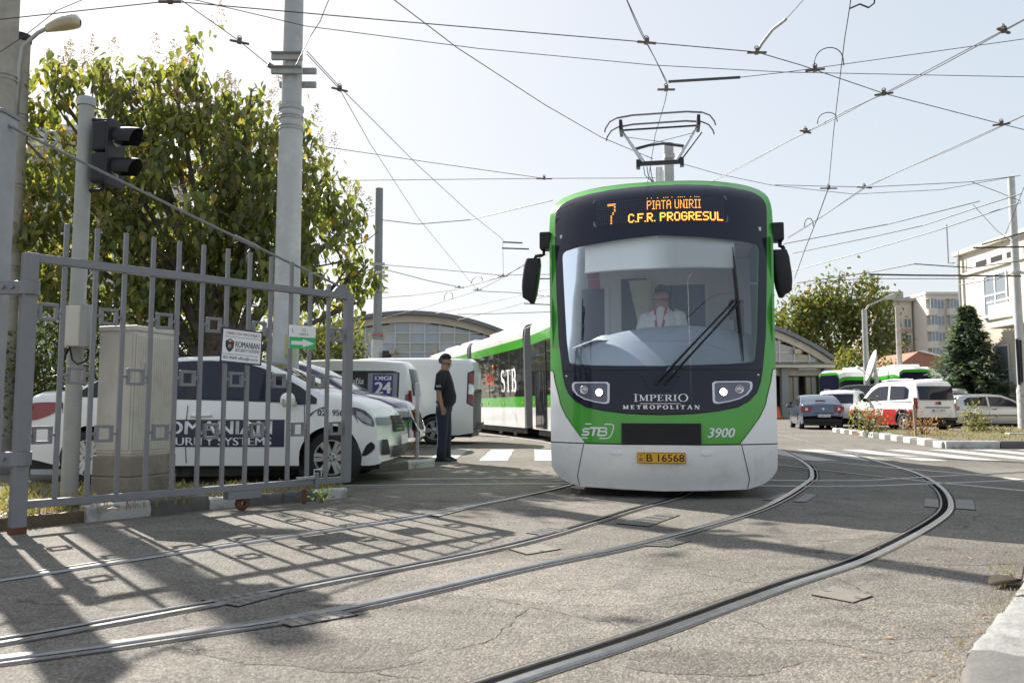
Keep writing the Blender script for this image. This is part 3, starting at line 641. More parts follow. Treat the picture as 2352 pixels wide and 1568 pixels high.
# headlights: lens pod, frame, two lamps each
lamp_on = mat('lit_headlamp', (1,1,1), .3, emit=(1,.95,.85), estr=4)
hl_frame = mat('headlight_frame', (.72,.76,.84), .3)
hl_dark = mat('headlight_well', (.1,.1,.15), .15, coat=.6)
_HL = [(.522,1.172),(.55,1.19),(.88,1.196),(.918,1.188),(.926,1.16),(.918,1.115),(.875,1.062),(.79,1.016),(.68,.986),(.57,.968),(.532,.976),(.524,1.0)]
HL = []
for _a,_b in zip(_HL,_HL[1:]+_HL[:1]):
    _n = max(1,int(math.hypot(_b[0]-_a[0],_b[1]-_a[1])/.03)); HL += [(_a[0]+(_b[0]-_a[0])*i/_n,_a[1]+(_b[1]-_a[1])*i/_n) for i in range(_n)]
cx, cz = .71, 1.09
for sg in (-1,1):
    h = MB(); n = len(HL)
    ring = lambda k, off: [S(sg*(cx+(x-cx)*k), cz+(z-cz)*k, off) for x,z in HL]
    h.grid([ring(1.03,.010), ring(1.03,.018), ring(.9,.018), ring(.9,.010)], close=True)
    hl = h.build('headlight', hl_frame, tram, bevel=.002)
    h = MB(); h.grid([ring(k_,.011) for k_ in (.95,.8,.6,.4,.2,.02)], close=True); h.build('well', hl_dark, hl, recalc=False)
    for (lx, lz, on) in ((.627,1.085,1),(.79,1.112,0)):
        p = S(sg*lx, lz, .014); t_ = MB(); nn = Vector((sg*.25,-1,0)).normalized(); M = Matrix.Translation(p) @ nn.to_track_quat('Z','Y').to_matrix().to_4x4()
        t_.lathe([(.028,.0),(.042,.002),(.045,.012),(.04,.016),(.034,.006)], (0,0,0), 20, M=M); t_.build('reflector', chrome, hl, True)
        t_ = MB(); t_.lathe([(.0005,.010),(.02,.008),(.029,.003)], (0,0,0), 16, M=M); t_.build('lamp', lamp_on if on else clear_lens, hl, True)
# bolts and wiper plate
for sg in (-1,1):
    t_ = MB(); t_.lathe([(.0005,.012),(.008,.01),(.012,.006),(.013,0)], (0,0,0), 12, M=Matrix.Translation(S(sg*.995,1.262,.008)) @ Vector((0,-1,0)).to_track_quat('Z','Y').to_matrix().to_4x4()); t_.build('panel_bolt', chrome, panel, True)
q = MB(); q.prism([(-.2,1.252),(.2,1.252),(.105,1.097),(-.095,1.097)], lambda x,z: S(x,z,.006), lambda x,z: S(x,z,.016)); wp = q.build('wiper_plate', gloss_black, panel, bevel=.004)
def wiper(px, pz, jx, jz, bx0, bz0, bx1, bz1):
    q = MB(); A = S(px,pz,.03); J = S(jx,jz,.055)
    q.tube([A, S(px+(jx-px)*.1, pz+(jz-pz)*.1,.05), S(px+(jx-px)*.5, pz+(jz-pz)*.5,.06), J], [.018,.013,.011,.008], 8)
    q.tube([A+Vector((0,.03,0)), A-Vector((0,.015,0))], .026, 12); w = q.build('wiper', black_plastic, tram)
    q = MB(); q.tube([S(bx0+(bx1-bx0)*t, bz0+(bz1-bz0)*t, .022) for t in np.linspace(0,1,7)], [.006,.012,.014,.016,.014,.012,.006], 6); q.build('wiper_blade', black_rubber, w)
    return w
wiper(-.035,1.183,.80,2.06,.775,2.62,.845,1.40)
wiper(.05,1.183,.835,2.03,.79,2.6,.86,1.42)
bpy.data.objects.remove(bpy.data.objects['wiper_blade.001'])
# destination display with lit dots
disp = MB(); disp.prism([(x,z) for x,z in [(-.70,2.92),(-.68,2.902),(.72,2.898),(.74,2.915),(.735,3.20),(.715,3.22),(-.68,3.24),(-.71,3.225)]], lambda x,z: S(x,z,.008), lambda x,z: S(x,z,.012)); dsp = disp.build('destination_display', mat('display_face', (.12,.125,.19), .25, coat=.3), tram, bevel=.004)
FONT = {'P':'11110 10001 10001 11110 10000 10000 10000','I':'111 010 010 010 010 010 111','A':'01110 10001 10001 11111 10001 10001 10001','T':'11111 00100 00100 00100 00100 00100 00100','U':'10001 10001 10001 10001 10001 10001 01110',
 'N':'10001 11001 11001 10101 10011 10011 10001','R':'11110 10001 10001 11110 10100 10010 10001','C':'01110 10001 10000 10000 10000 10001 01110','F':'11111 10000 10000 11110 10000 10000 10000','.':'0 0 0 0 0 0 1','O':'01110 10001 10001 10001 10001 10001 01110',
 'G':'01110 10001 10000 10111 10001 10001 01110','E':'11111 10000 10000 11110 10000 10000 11111','S':'01111 10000 10000 01110 00001 00001 11110','L':'10000 10000 10000 10000 10000 10000 11111',' ':'00 00 00 00 00 00 00','7':'11111 00001 00001 00010 00100 00100 00100'}
led = mat('lit_display_dot', (1,.5,.05), .5, emit=(1,.42,.06), estr=.42)
def dots(s, x0, x1, z0, z1, dbl=False, rows=None, dz=0.0):
    cols = []; 
    for ch in s:
        g = FONT[ch].split(); w = len(g[0])
        for c in range(w): cols.append([r[c]=='1' for r in g])
        cols.append([False]*7)
    cols = cols[:-1]; px = (x1-x0)/len(cols); pz_ = (z1-z0)/7; q = MB()
    for i, c in enumerate(cols):
        for r, on in enumerate(c):
            if not on or (rows and r not in rows): continue
            for k in range(2 if dbl else 1):
                for kk in range(2 if dbl else 1):
                    x = x0+(i+(.27+.46*k if dbl else .5))*px; z = z1-(r+(.27+.46*kk if dbl else .5))*pz_; rx = .0048 if dbl else .0058; rz = .0042 if dbl else .0048
                    q.add([S(x+rx*math.cos(a),z+rz*math.sin(a),.0145) for a in (0,1.05,2.09,3.14,4.19,5.24)], [(0,1,2,3,4,5)])
    return tag(q.build('lit_dots', led, dsp, recalc=False), kind='stuff')
dots('PIATA UNIRII', -.115, .455, 3.055, 3.165)
dots('C.F.R. PROGRESUL', -.315, .685, 2.915, 3.015, True)
dots('7', -.545, -.455, 2.91, 3.165, True)
q = MB()
for x in np.arange(-.11,.46,.022):
    if random.random() < .6: q.add([S(x+.005*math.cos(a),3.195+.005*math.sin(a),.0145) for a in (0,1.57,3.14,4.71)], [(0,1,2,3)])
tag(q.build('half_lit_row', led, dsp, recalc=False), kind='stuff')
q = MB()
for x in np.arange(-.66,.70,.0215):
    for z in np.arange(2.925,3.20,.0215):
        q.add([S(x+.0028*math.cos(a),z+.0028*math.sin(a),.013) for a in (0,1.57,3.14,4.71)], [(0,1,2,3)])
tag(q.build('unlit_dots', mat('unlit_dot', (.28,.3,.36), .5), dsp, recalc=False), kind='stuff')
# mirrors
for sg, sh in ((-1,-.03),(1,.0)):
    x0 = sg*1.235; y0 = .86
    q = MB(); q.cbox((x0+sg*.06,y0,2.86),(.13,.2,.2)); br = q.build('mirror_bracket', black_plastic, tram, bevel=.015)
    q = MB(); q.tube([(x0+sg*.09,y0,2.78),(x0+sg*.09,y0,2.71),(x0+sg*.12,y0,2.70),(x0+sg*(.18 if sg<0 else .12),y0-.02,2.69),(x0+sg*(.22 if sg<0 else .13),y0-.03,2.6)], .022, 10); q.build('mirror_arm', black_plastic, br, True)
    xc = x0+sg*(.235 if sg<0 else .1); rows = []
    for (z,w,d) in ((2.66,.04,.03),(2.655,.085,.07),(2.58,.1,.085),(2.4,.1,.09),(2.28,.09,.085),(2.17,.07,.06),(2.165,.03,.03)):
        lean = (2.4-z)*.12*(-sg)*(-1)
        rows.append([Vector((xc+lean+w*math.copysign(abs(math.cos(a))**.6,math.cos(a)), y0-.03+d*math.copysign(abs(math.sin(a))**.6,math.sin(a)), z+ (.04*math.cos(a)*sg if z<2.3 else 0))) for a in np.linspace(0,2*math.pi,17)[:-1]])
    q = MB(); q.grid(rows, close=True); q.add(rows[0], [tuple(range(16))]); q.add(rows[-1], [tuple(range(16))]); q.build('mirror', black_plastic, tram, True, angle=50)

# ---- body modules; each module lies on its own straight axis
tram_dark = mat('tram_side_glass', (.02,.022,.026), .04, spec=.5)
bellow_m = mat('bellows', (.13,.135,.14), .75, var=.12, vscale=20)
zside = [.32,.93,1.25,2.72,2.99,3.12,3.2,3.28,3.34,3.39,3.42,3.44,3.452,3.458,3.462]
def body(name, o, ang, L, panes_l=(), doors_l=(), y_start=None, cab_hole=False, tail=False):
    """o: start of axis (tram local x,y); panes along the side as (y0,y1)"""
    ca, sa = math.cos(ang), math.sin(ang)
    T = lambda x,y,z: Vector((o[0]+x*ca-y*sa, o[1]+x*sa+y*ca, z))
    ys = [0.0]+[L*i/14 for i in range(1,15)]
    b = MB()
    for sg in (-1,1):
        for (za,zb_),mi in zip(zip(zside[:-1],zside[1:]), [0,1,2,1]+[0]*20):
            if mi == 2 and cab_hole: # open side windows of the cab, then dark band
                segs = [(None,1.05,1),(1.95,L,2)]
            else: segs = [(None,L,mi)]
            for a, e, mm in segs:
                cols = []
                for t in np.linspace(0,1,10):
                    row = []
                    for k in range(4):
                        z = za+(zb_-za)*k/3; w = W(z) if z > .3 else W(.3)
                        s0 = (Yf(w,z) if y_start else 0.0) if a is None else a
                        if tail and t > .75: w = w*(1-.55*((t-.75)/.25)**2.2)
                        zz = z - (.28*((t-.8)/.2)**2 if tail and t > .8 and z > 2.0 else 0)
                        row.append(T(sg*w, s0+(e-s0)*t, zz))
                    cols.append(row)
                b.grid(cols, mm)
    # end walls
    if not y_start:
        ring = [T(x,0.0,z) for x,z in [(-1.18,.32),(-1.2,1.5),(-1.23,2.8),(-1.2,3.3),(-.9,3.44),(0,3.462),(.9,3.44),(1.2,3.3),(1.23,2.8),(1.2,1.5),(1.18,.32)]]; b.add(ring, [tuple(range(11))], 0)
    k_ = .45 if tail else 1.0
    ring = [T(x*k_,L,z-(.28 if tail and z > 2 else 0)) for x,z in [(-1.18,.32),(-1.2,1.5),(-1.23,2.8),(-1.2,3.3),(-.9,3.44),(0,3.462),(.9,3.44),(1.2,3.3),(1.23,2.8),(1.2,1.5),(1.18,.32)]]; b.add(ring, [tuple(range(11))], 2 if tail else 0)
    m = b.build(name, [tram_white, tram_green, tram_dark], tram, True, recalc=False, angle=35)
    q = MB(); q.box((-1.02,.3 if not y_start else .6,.14),(1.02,L-.1,.42), M=Matrix(((ca,-sa,0,o[0]),(sa,ca,0,o[1]),(0,0,1,0),(0,0,0,1)))); q.build('underframe', black_plastic, m)
    # window panes and pillars on both sides, standing proud of the dark band
    for sg in (-1,1):
        for (a,e) in panes_l:
            q = MB(); rows = [[T(sg*(W(z)+.006),y,z) for y in (a,e)] for z in np.linspace(1.3,2.68,5)]; q.grid(rows); q.build('window', tram_dark, m, True, recalc=False)
        for (a,e) in doors_l:
            q = MB(); rows = [[T(sg*((W(z) if z>.3 else 1.183)+.012),y,z) for y in (a,e)] for z in np.linspace(.36,2.7,6)]; q.grid(rows); d = q.build('door', tram_dark, m, True, recalc=False)
            q = MB()
            for y in (a,(a+e)/2-.02,e-.04): q.grid([[T(sg*(W(max(z,.31))+.018),yy,z) for yy in (y,y+.04)] for z in np.linspace(.36,2.7,6)])
            q.build('door_frame', black_plastic, d, recalc=False)
            q = MB(); q.tube([T(sg*1.25,(a+e)/2-.12,1.0),T(sg*1.25,(a+e)/2-.12,1.9)], .014, 6); q.build('handle', chrome, d)
    q = MB()
    for y in ([a for a,e in panes_l]+[e for a,e in panes_l]):
        for sg in (-1,1): q.grid([[T(sg*(W(z)+.009),yy,z) for yy in (y-.018,y+.018)] for z in np.linspace(1.27,2.71,5)])
    if panes_l: q.build('window_pillars', black_plastic, m, recalc=False)
    # thin joints along the skirt and small orange side lamps
    q = MB()
    for y in np.linspace(.2,L-.3,4):
        if not y_start: q.add([T(-W(1.05)-.012,y+a,1.06+c) for a,c in ((-.05,-.04),(.05,-.04),(.05,.04),(-.05,.04))], [(0,1,2,3)])
    if not y_start: q.build('side_marker', amber, m, recalc=False)
    q = MB()
    for y in np.linspace(1.4 if y_start else .9,L-.2,5):
        if y > 1.2 or not y_start: q.grid([[T(-W(max(z,.31))-.003,yy,z) for yy in (y,y+.012)] for z in (.33,.92)])
    q.build('skirt_joint', seam_m, m, recalc=False)
    return m, T
def bellows(T0, L0, T1, n=9):
    q = MB(); rows = []
    sec = [(-1.1,.36),(-1.14,1.5),(-1.17,2.8),(-1.12,3.28),(-.85,3.38),(0,3.4),(.85,3.38),(1.12,3.28),(1.17,2.8),(1.14,1.5),(1.1,.36)]
    for i in range(2*n+1):
        t = i/(2*n); k = 1.035 if i%2 else .985
        rows.append([T0(x*k,L0,z)*(1-t)+T1(x*k,0,z)*t for x,z in sec])
    q.grid(rows); return q.build('bellows', bellow_m, tram, False, recalc=False)
mod1, T1 = body('cab_module', (0,0), 0.0, 8.2, panes_l=((2.1,3.9),(5.4,7.9)), doors_l=((4.0,5.3),), y_start=True, cab_hole=True)
W2L = lambda X,Y: ((X-1.51)*math.cos(TA)-(Y-8.12)*math.sin(TA), (X-1.51)*math.sin(TA)+(Y-8.12)*math.cos(TA))
def seg(A, Bp):
    a = W2L(*A); b_ = W2L(*Bp); d = (b_[0]-a[0], b_[1]-a[1]); return a, math.atan2(-d[0], d[1]), math.hypot(*d)
a,an,L2 = seg((2.85,17.0),(1.76,23.1)); mod2, T2 = body('middle_module', a, an, L2, panes_l=((.2,1.6),(1.7,3.2)), doors_l=((L2-1.9,L2-.5),))
bellows(T1, 8.2, T2)
a,an,L3 = seg((1.52,24.1),(-.35,30.6)); mod3, T3 = body('middle_module', a, an, L3, panes_l=[(.25+i*1.3,.25+(i+1)*1.3-.06) for i in range(5)], doors_l=())
bellows(T2, L2, T3)
a,an,L4 = seg((-.55,31.2),(-3.4,40.2)); mod4, T4 = body('rear_module', a, an, L4, panes_l=((.3,1.8),(1.9,3.4),(4.9,6.2)), doors_l=((3.5,4.8),), tail=True)
bellows(T3, L3, T4, 5)
# lettering on the left side of the middle module
sd = lambda T,off=.02: (lambda y,z: T(-W(z)-off, y, z))
serif_text('letter', 'BTS'[::-1], 2.55, .75, 1.42, 2.12, sd(T3), white_print, mod3, .2, .06, .1)
orange = mat('maker_orange', (.75,.1,.03), .4)
put_text('maker_sign', fit_text('ASTRA', 4.55, 3.55, 1.82, 2.05, .02), sd(T3), orange, mod3)
q = MB(); stroke(q, [(4.6,2.1),(4.3,1.74),(3.5,1.74),(3.5,1.84)], .05, sd(T3)); stroke(q, [(4.3,1.74),(4.35,1.62)], .04, sd(T3)); q.build('maker_mark', orange, mod3, recalc=False)
put_text('maker_line', fit_text('Vagoane Calatori', 4.6, 3.5, 1.47, 1.55, .01), sd(T3), white_print, mod3)
q = MB(); q.lathe([(.001,-.05),(.06,-.04),(.08,0),(.06,.04),(.001,.05)], T3(-W(2.2)-.06,3.35,2.28), 12, 'x'); q.build('turn_lamp', amber, mod3, True)
# roof boxes
for T_, L_, m_ in ((T3,L3,mod3),(T4,L4-2.5,mod4),(T2,L2,mod2)):
    for y0 in (.8, L_*.55):
        q = MB(); p = [T_(x,y,z) for z in (3.4,3.62) for x,y in ((-.75,y0),(.75,y0),(.75,y0+2.2),(-.75,y0+2.2))]; q.add(p, [(4,5,6,7),(0,1,5,4),(1,2,6,5),(2,3,7,6),(3,0,4,7)]); q.build('roof_box', tram_white, m_, bevel=.06)
# bogies
for T_, y in ((T1,2.2),(T1,4.0),(T2,2.5),(T3,2.4),(T3,4.2),(T4,3.0),(T4,4.8)):
    for sg in (-1,1):
        q = MB(); c = T_(sg*.717,y,.3); ax = (T_(1,y,0)-T_(0,y,0)).normalized()
        q.tube([c-ax*.06,c+ax*.06], .3, 20); q.build('wheel', steel_dull, tram)

# ---- cab interior seen through the windscreen
cab_grey = mat('cab_panel', (.72,.72,.73), .6, var=.04)
cab_dark = mat('cab_dark_panel', (.06,.065,.12), .4)
dash_m = mat('dashboard', (.36,.41,.5), .55, var=.05)
dash_light = mat('dashboard_light_trim', (.8,.8,.78), .55)
def ibox(name, lo, hi, m, bevel=0.0, parent=None):
    q = MB(); q.box(lo,hi); return q.build(name, m, parent or mod1, bevel=bevel)
ibox('cab_floor', (-1.1,.62,.72),(1.1,2.3,.76), cab_dark)
ibox('cab_ceiling', (-1.1,.62,2.84),(1.1,2.3,2.88), cab_grey)
rear = ibox('cab_rear_wall', (-1.15,2.3,.75),(1.15,2.36,2.86), cab_grey)
ibox('cab_door', (.02,2.285,.9),(.58,2.298,2.52), cab_dark, parent=rear)
ibox('cab_door_window', (-1.02,2.285,.9),(-.72,2.298,2.5), cab_dark, parent=rear)
ibox('saloon_view', (-.5,2.285,.9),(-.16,2.298,2.62), mat('saloon_dark', (.035,.037,.06), .3), parent=rear)
ibox('door_frame', (.58,2.27,.9),(.63,2.298,2.55), cab_grey, parent=rear); ibox('door_frame', (-.72,2.27,.9),(-.66,2.298,2.55), cab_grey, parent=rear)
q = MB(); rows = []
for i in range(60):
    z = 1.4+i*.02; k = (z-1.4)/1.2; rr = .04+.11*k; rows.append([(-.12-.13*k+rr*1.0*math.cos(a)*(1+.1*(i%2)), 2.2+rr*.4*math.sin(a), z) for a in np.linspace(0,6.283,14)[:-1]])
q.grid(rows, close=True); q.build('corrugated_duct', mat('cream_duct', (.6,.54,.42), .7), mod1)
glow = mat('saloon_lamp', (1,.9,.7), .4, emit=(1,.85,.6), estr=1.2)
for i,(x,z) in enumerate(((-.36,2.52),(-.34,2.44),(-.32,2.37),(-.305,2.31),(-.295,2.26),(-.285,2.2))):
    q = MB(); q.lathe([(.001,0),(.016,0)], (x,2.28,z), 10, 'y', M=Matrix.Translation((x,2.28,z)) @ Matrix.Diagonal((1,1,.35,1)) @ Matrix.Translation((-x,-2.28,-z))); q.build('saloon_lamp', glow, rear, recalc=False)
for sg in (-1,1):
    q = MB(); q.grid([[(sg*(W(z)-.03),y,z) for y in (.62 if z>2 else .5,1.05)] for z in np.linspace(.8,2.8,8)]); post = q.build('side_post', cab_grey, mod1, recalc=False)
    for z0 in (1.42,1.72,2.02):
        q = MB(); q.box((sg*1.07-.02,.66,z0),(sg*1.07+.02,.7,z0+.2)); q.build('post_slot', cab_dark, post, bevel=.008)
    q = MB(); q.grid([[(sg*(W(z)+.003),y,z) for y in (1.05,1.95)] for z in np.linspace(1.25,2.72,6)]); q.build('side_window', glass_mat('cab_side_glass', (.7,.75,.78), .08), mod1, recalc=False)
    q = MB(); q.grid([[(sg*(W(z)-.02),y,z) for y in (1.05,2.3)] for z in (.75,1.25)]); q.build('side_lining', cab_grey, mod1, recalc=False)
q = MB(); rows = []
for i in range(21):   # domed dashboard
    x = -1.0+2.0*i/20; row = []
    for j in range(9):
        t = j/8; y = Yf(x,1.4)+.05+t*.75; z = 1.33+.5*math.sin(min(1,t*1.15)*math.pi/2)*(1-.28*(x/1.0)**2)+.06*(x/1.0)
        row.append((x,y,z))
    row.append((x,row[-1][1]+.02,1.0)); rows.append(row)
q.grid(rows); q.build('dashboard', dash_m, mod1, True, recalc=False)
q = MB(); rows = [[(-.86+.36*t, .55+.02*t+.25*u, 1.60+.13*math.sin(t*2.2)*(.4+.6*u)+.02) for u in (0,.5,1)] for t in np.linspace(0,1,8)]; q.grid(rows); q.build('dash_hood', dash_light, mod1, True, recalc=False)
q = MB(); q.grid([[(x,Yf(x,z)+.07,z) for x in np.linspace(-.8,.8,9)] for z in (2.41,2.5,2.6,2.7,2.76)]); bl_ = q.build('sun_blind', mat('blind_fabric', (.88,.9,.9), .8), mod1, recalc=False)
q = MB(); q.tube([(x,Yf(x,2.41)+.065,2.407) for x in np.linspace(-.8,.8,9)], .012, 6); q.build('blind_bar', mat('blind_bar_white', (.8,.8,.8), .5), bl_)
q = MB(); q.lathe([(.001,-.045),(.03,-.038),(.04,-.01),(.055,0),(.055,.02)], (-.02,.37,2.745), 16); q.build('ceiling_camera', tram_white, mod1, True)
q = MB(); q.cbox((.83,.75,2.0),(.16,.05,.22)); q.cbox((.86,.8,1.85),(.1,.1,.3)); q.build('control_screen', black_plastic, mod1, bevel=.01)
sticker = mat('red_sticker', (.5,.03,.06), .5)
ibox('red_notice', (-.93,2.28,2.5),(-.78,2.297,2.62), sticker, parent=rear); ibox('red_notice', (-.95,2.28,2.64),(-.79,2.297,2.72), sticker, parent=rear)
ibox('driver_seat', (-.26,1.95,1.0),(.3,2.1,2.02), cab_dark, .06)

# ---- pantograph on the cab module roof
pg = MB(); py_ = 4.55
pan = tag(bpy.data.objects.new('pantograph', None)); COL.objects.link(pan); pan.parent = tram; pan.location = (.03,py_,.62); pan.scale = (.86,.9,.845)
silver = mat('pantograph_alloy', (.55,.57,.6), .35, metal=.6)
def ppart(nm, m, f, smooth=False):
    q = MB(); f(q); return q.build(nm, m, pan, smooth)
ppart('base_frame', black_plastic, lambda q: (q.cbox((0,.5,3.40),(1.2,1.3,.06)), q.cbox((0,.1,3.5),(.3,.3,.2))))
ppart('lower_arm', silver, lambda q: (q.tube([(-.02,.1,3.55),(-.02,-.1,4.9)], .065, 12), q.tube([(.06,-.02,3.6),(.05,-.2,4.8)], .018, 6)))
ppart('knuckle', black_plastic, lambda q: (q.tube([(-.38,-.12,4.98),(.38,-.12,4.98)], .045, 10), q.cbox((-.4,-.12,4.97),(.07,.13,.16)), q.cbox((.4,-.12,4.97),(.07,.13,.16))))
ppart('upper_arm', silver, lambda q: q.tube([(-.3,-.12,5.0),(-.7,.1,5.72)], [.042,.022], 8))
ppart('upper_arm', silver, lambda q: q.tube([(.3,-.12,5.0),(.7,.1,5.72)], [.042,.022], 8)); ppart('control_rod', black_plastic, lambda q: q.tube([(.38,-.12,5.0),(.78,.1,5.6)], .014, 6))
ppart('cross_brace', black_plastic, lambda q: (q.tube([(-.45,-.03,5.3),(-.2,-.03,5.36),(.05,-.03,5.38),(.45,-.03,5.3)], .024, 8), q.tube([(-.48,-.02,5.33),(.6,.06,5.58)], .006, 5), q.tube([(.48,-.02,5.33),(-.6,.06,5.58)], .006, 5)))
def strip(q, y, z):
    q.tube([(-1.02,y,z-.28),(-1.0,y,z-.2),(-.92,y,z-.08),(-.78,y,z-.01),(-.6,y,z+.0)], .014, 6); q.tube([(1.02,y,z-.28),(1.0,y,z-.2),(.92,y,z-.08),(.78,y,z-.01),(.6,y,z+.0)], .014, 6)
    q.tube([(-.78,y,z-.015),(-.5,y,z+.02),(.5,y,z+.02),(.78,y,z-.015)], .018, 6)
strip_m = mat('strip_grey', (.11,.11,.12), .5, metal=.3)
ppart('contact_strip', strip_m, lambda q: strip(q,-.12,5.92)); ppart('contact_strip', strip_m, lambda q: strip(q,.3,5.90))
ppart('strip_mount', black_plastic, lambda q: (q.cbox((-.72,.1,5.78),(.06,.4,.2)), q.cbox((.72,.1,5.78),(.06,.4,.2)), q.tube([(-.7,.1,5.74),(.7,.1,5.74)], .02, 8)))
ppart('cable', wire_dark, lambda q: [q.tube([(-.3+i*.06,-.12,4.92),(-.28+i*.06,-.14,4.75),(-.2+i*.03,-.1,4.68),(-.1,-.05,4.6)], .008, 5) for i in range(3)])
# ================================================================== VEHICLES
def make_wheel(root, x, y, r, w, spokes=5, col=None, side=1, steer=0.0, hub=None):
    wroot = tag(bpy.data.objects.new('wheel', None)); COL.objects.link(wroot); wroot.parent = root; wroot.location = (x,y,r); wroot.rotation_euler.z = steer
    rr = r*.66; b = MB(); s = side
    b.lathe([(rr*.98,-w/2),(r*.93,-w/2),(r*.985,-w*.38),(r,-w*.2),(r,w*.2),(r*.985,w*.38),(r*.93,w/2),(rr,w/2),(rr*.97,w*.36),(rr*.97,-w*.4)], (0,0,0), 36, 'y'); b.build('tyre', tyre_mat, wroot, True)
    b = MB(); f = w/2*s
    b.lathe([(rr*1.01,f*.98),(rr*.93,f*.98),(rr*.9,f*.7)], (0,0,0), 32, 'y')
    for k in range(spokes):
        a = 2*math.pi*k/spokes; ca, sa = math.cos(a), math.sin(a); h0, h1 = rr*.17, rr*.30
        pts = [(rr*.12,-h0*.8),(rr*.92,-h1*.9),(rr*.92,-h1*.1),(rr*.5,-h0*.05),(rr*.5,h0*.05),(rr*.92,h1*.1),(rr*.92,h1*.9),(rr*.12,h0*.8)]
        b.prism(pts, lambda u,v: Vector((u*ca-v*sa, f*.55, u*sa+v*ca)), lambda u,v: Vector((u*ca-v*sa, f*(.86 if math.hypot(u,v)<rr*.6 else .93), u*sa+v*ca)))
    b.lathe([(rr*.24,f*.5),(rr*.24,f*.9),(rr*.2,f*.97),(.001,f*.97)], (0,0,0), 20, 'y'); b.build('rim', col or alloy, wroot, True, angle=40)
    b = MB(); b.lathe([(rr*.93,f*.3),(.001,f*.3)], (0,0,0), 24, 'y'); b.build('brake_disc', mat('brake_dark_metal', (.03,.03,.032), .6, metal=.3), wroot)  # plain dark metal disc behind the spokes
    b = MB()
    for k in range(5):
        a = 2*math.pi*(k+.5)/5; b.lathe([(rr*.05,f*.9),(rr*.05,f*.985),(.001,f*.985)], (rr*.165*math.cos(a)*1.0,0,rr*.165*math.sin(a)), 8, 'y')
    b.build('wheel_nuts', black_plastic, wroot)
    return wroot
class Car:
    def __init__(s, name, label, cat, loc, rotz, L, Wd, H, outline, wheels, rw, paint, belt, sill=.22, tumble=.2, bow=.26, taper=.1, crown=.035, cladding=None, scale=1.0, lower=None, clad_z=.42, rim=None, spokes=5, arch=None, r_edge=.06, steer=0.0):
        s.L=L; s.hw0=Wd/2; s.H=H; s.out=outline; s.belt=belt; s.tumble=tumble; s.bow=bow; s.taper=taper; s.crown=crown; s.sill=sill; s.rE=r_edge
        s.root = thing(name, label, cat, loc, rotz); s.root.scale = (scale,)*3
        s.ox = [p[0] for p in outline]; s.oz = [p[1] for p in outline]; s.wheels = wheels; s.rw = rw
        ra = arch or rw*1.17; s.ra = ra; lo, hi = s.ox[0], s.ox[-1]
        xs = set(np.linspace(lo,hi,60).tolist()+s.ox)
        for xw in wheels:
            for a in np.linspace(0,180,17): xs.add(xw+ra*math.cos(R(a)))
            xs.add(xw-ra*1.002); xs.add(xw+ra*1.002)
        xs = sorted(xs); b = MB()
        for sg in (-1,1):
            cols = []
            for x in xs: cols.append([s.D(x, sg*y, z) for y,z in s.section(x)])
            n = len(cols[0])
            vs = [p for c in cols for p in c]; fs = []; mi = []
            for i in range(len(cols)-1):
                for j in range(n-1):
                    zc = (cols[i][j].z+cols[i+1][j].z+cols[i][j+1].z+cols[i+1][j+1].z)/4
                    fs.append((i*n+j,(i+1)*n+j,(i+1)*n+j+1,i*n+j+1)); mi.append(1 if (lower and zc < clad_z) else 0)
            k = len(b.v); b.add(vs, fs); b.mi[-len(fs):] = mi
        s.body = b.build('body', [paint]+([lower] if lower else []), s.root, True, recalc=False, angle=38)
        u = MB(); u.box((lo+.12,-s.hw0+.16,.17),(hi-.15,s.hw0-.16,.34)); 
        for xw in wheels: u.box((xw-ra*.98,-s.hw0*.93,.34),(xw+ra*.98,s.hw0*.93,rw+ra*.97)) if False else u.box((xw-ra*.99,-s.hw0+.24,.3),(xw+ra*.99,s.hw0-.24,rw+ra*.99))
        u.build('underbody', black_plastic, s.root)
        # wheel-arch liners
        u = MB()
        for xw in wheels:
            for sg in (-1,1):
                u.grid([[Vector((xw+ra*.995*math.cos(R(a)), sg*yy, rw+ra*.995*math.sin(R(a)))) for yy in (s.hw0*.90,s.hw0-.3)] for a in range(-8,189,14)])
        u.build('arch_liner', black_plastic, s.root, recalc=False)
        for i, xw in enumerate(wheels):
            for sg in (-1,1): make_wheel(s.root, xw, sg*(s.hw0-.115), rw, .2, spokes, rim, sg, steer if i == 1 else 0.0)
        if cladding:
            q = MB()
            for xw in wheels:
                for sg in (-1,1):
                    q.grid([[s.side(xw+k*math.cos(R(a)), rw+k*math.sin(R(a)), sg, .012) for k in (ra*1.0,ra*1.03,ra*1.17)] for a in range(0,181,12)])
            q.build('arch_trim', cladding, s.root, True, recalc=False)
    def zo(s, x): return float(np.interp(x, s.ox, s.oz))
    def zlo(s, x):
        for xw in s.wheels:
            if abs(x-xw) < s.ra: return s.rw+math.sqrt(max(0,s.ra**2-(x-xw)**2))
        return s.sill+.06*max(0,(abs(x)-s.L*.42)/(s.L*.08))
    def hw(s, x, z):
        e = max(0,(abs(x)/(s.L/2)-.62)/.38); k = 1-s.taper*e*e
        if z <= s.belt: k *= 1-.045*((z-.58)/.4)**2 if z < .58 else 1-.03*((z-.58)/.4)**2
        else: k *= (1-.03*((s.belt-.58)/.4)**2)-s.tumble*(z-s.belt)/max(.1,s.H-s.belt)
        return s.hw0*k
    def D(s, x, y, z):
        w = min(1,max(0,(abs(x)-(s.L/2-.95))/.95))**1.6
        return Vector((x-math.copysign(s.bow*w*(abs(y)/s.hw0)**2.4,x), y, z))
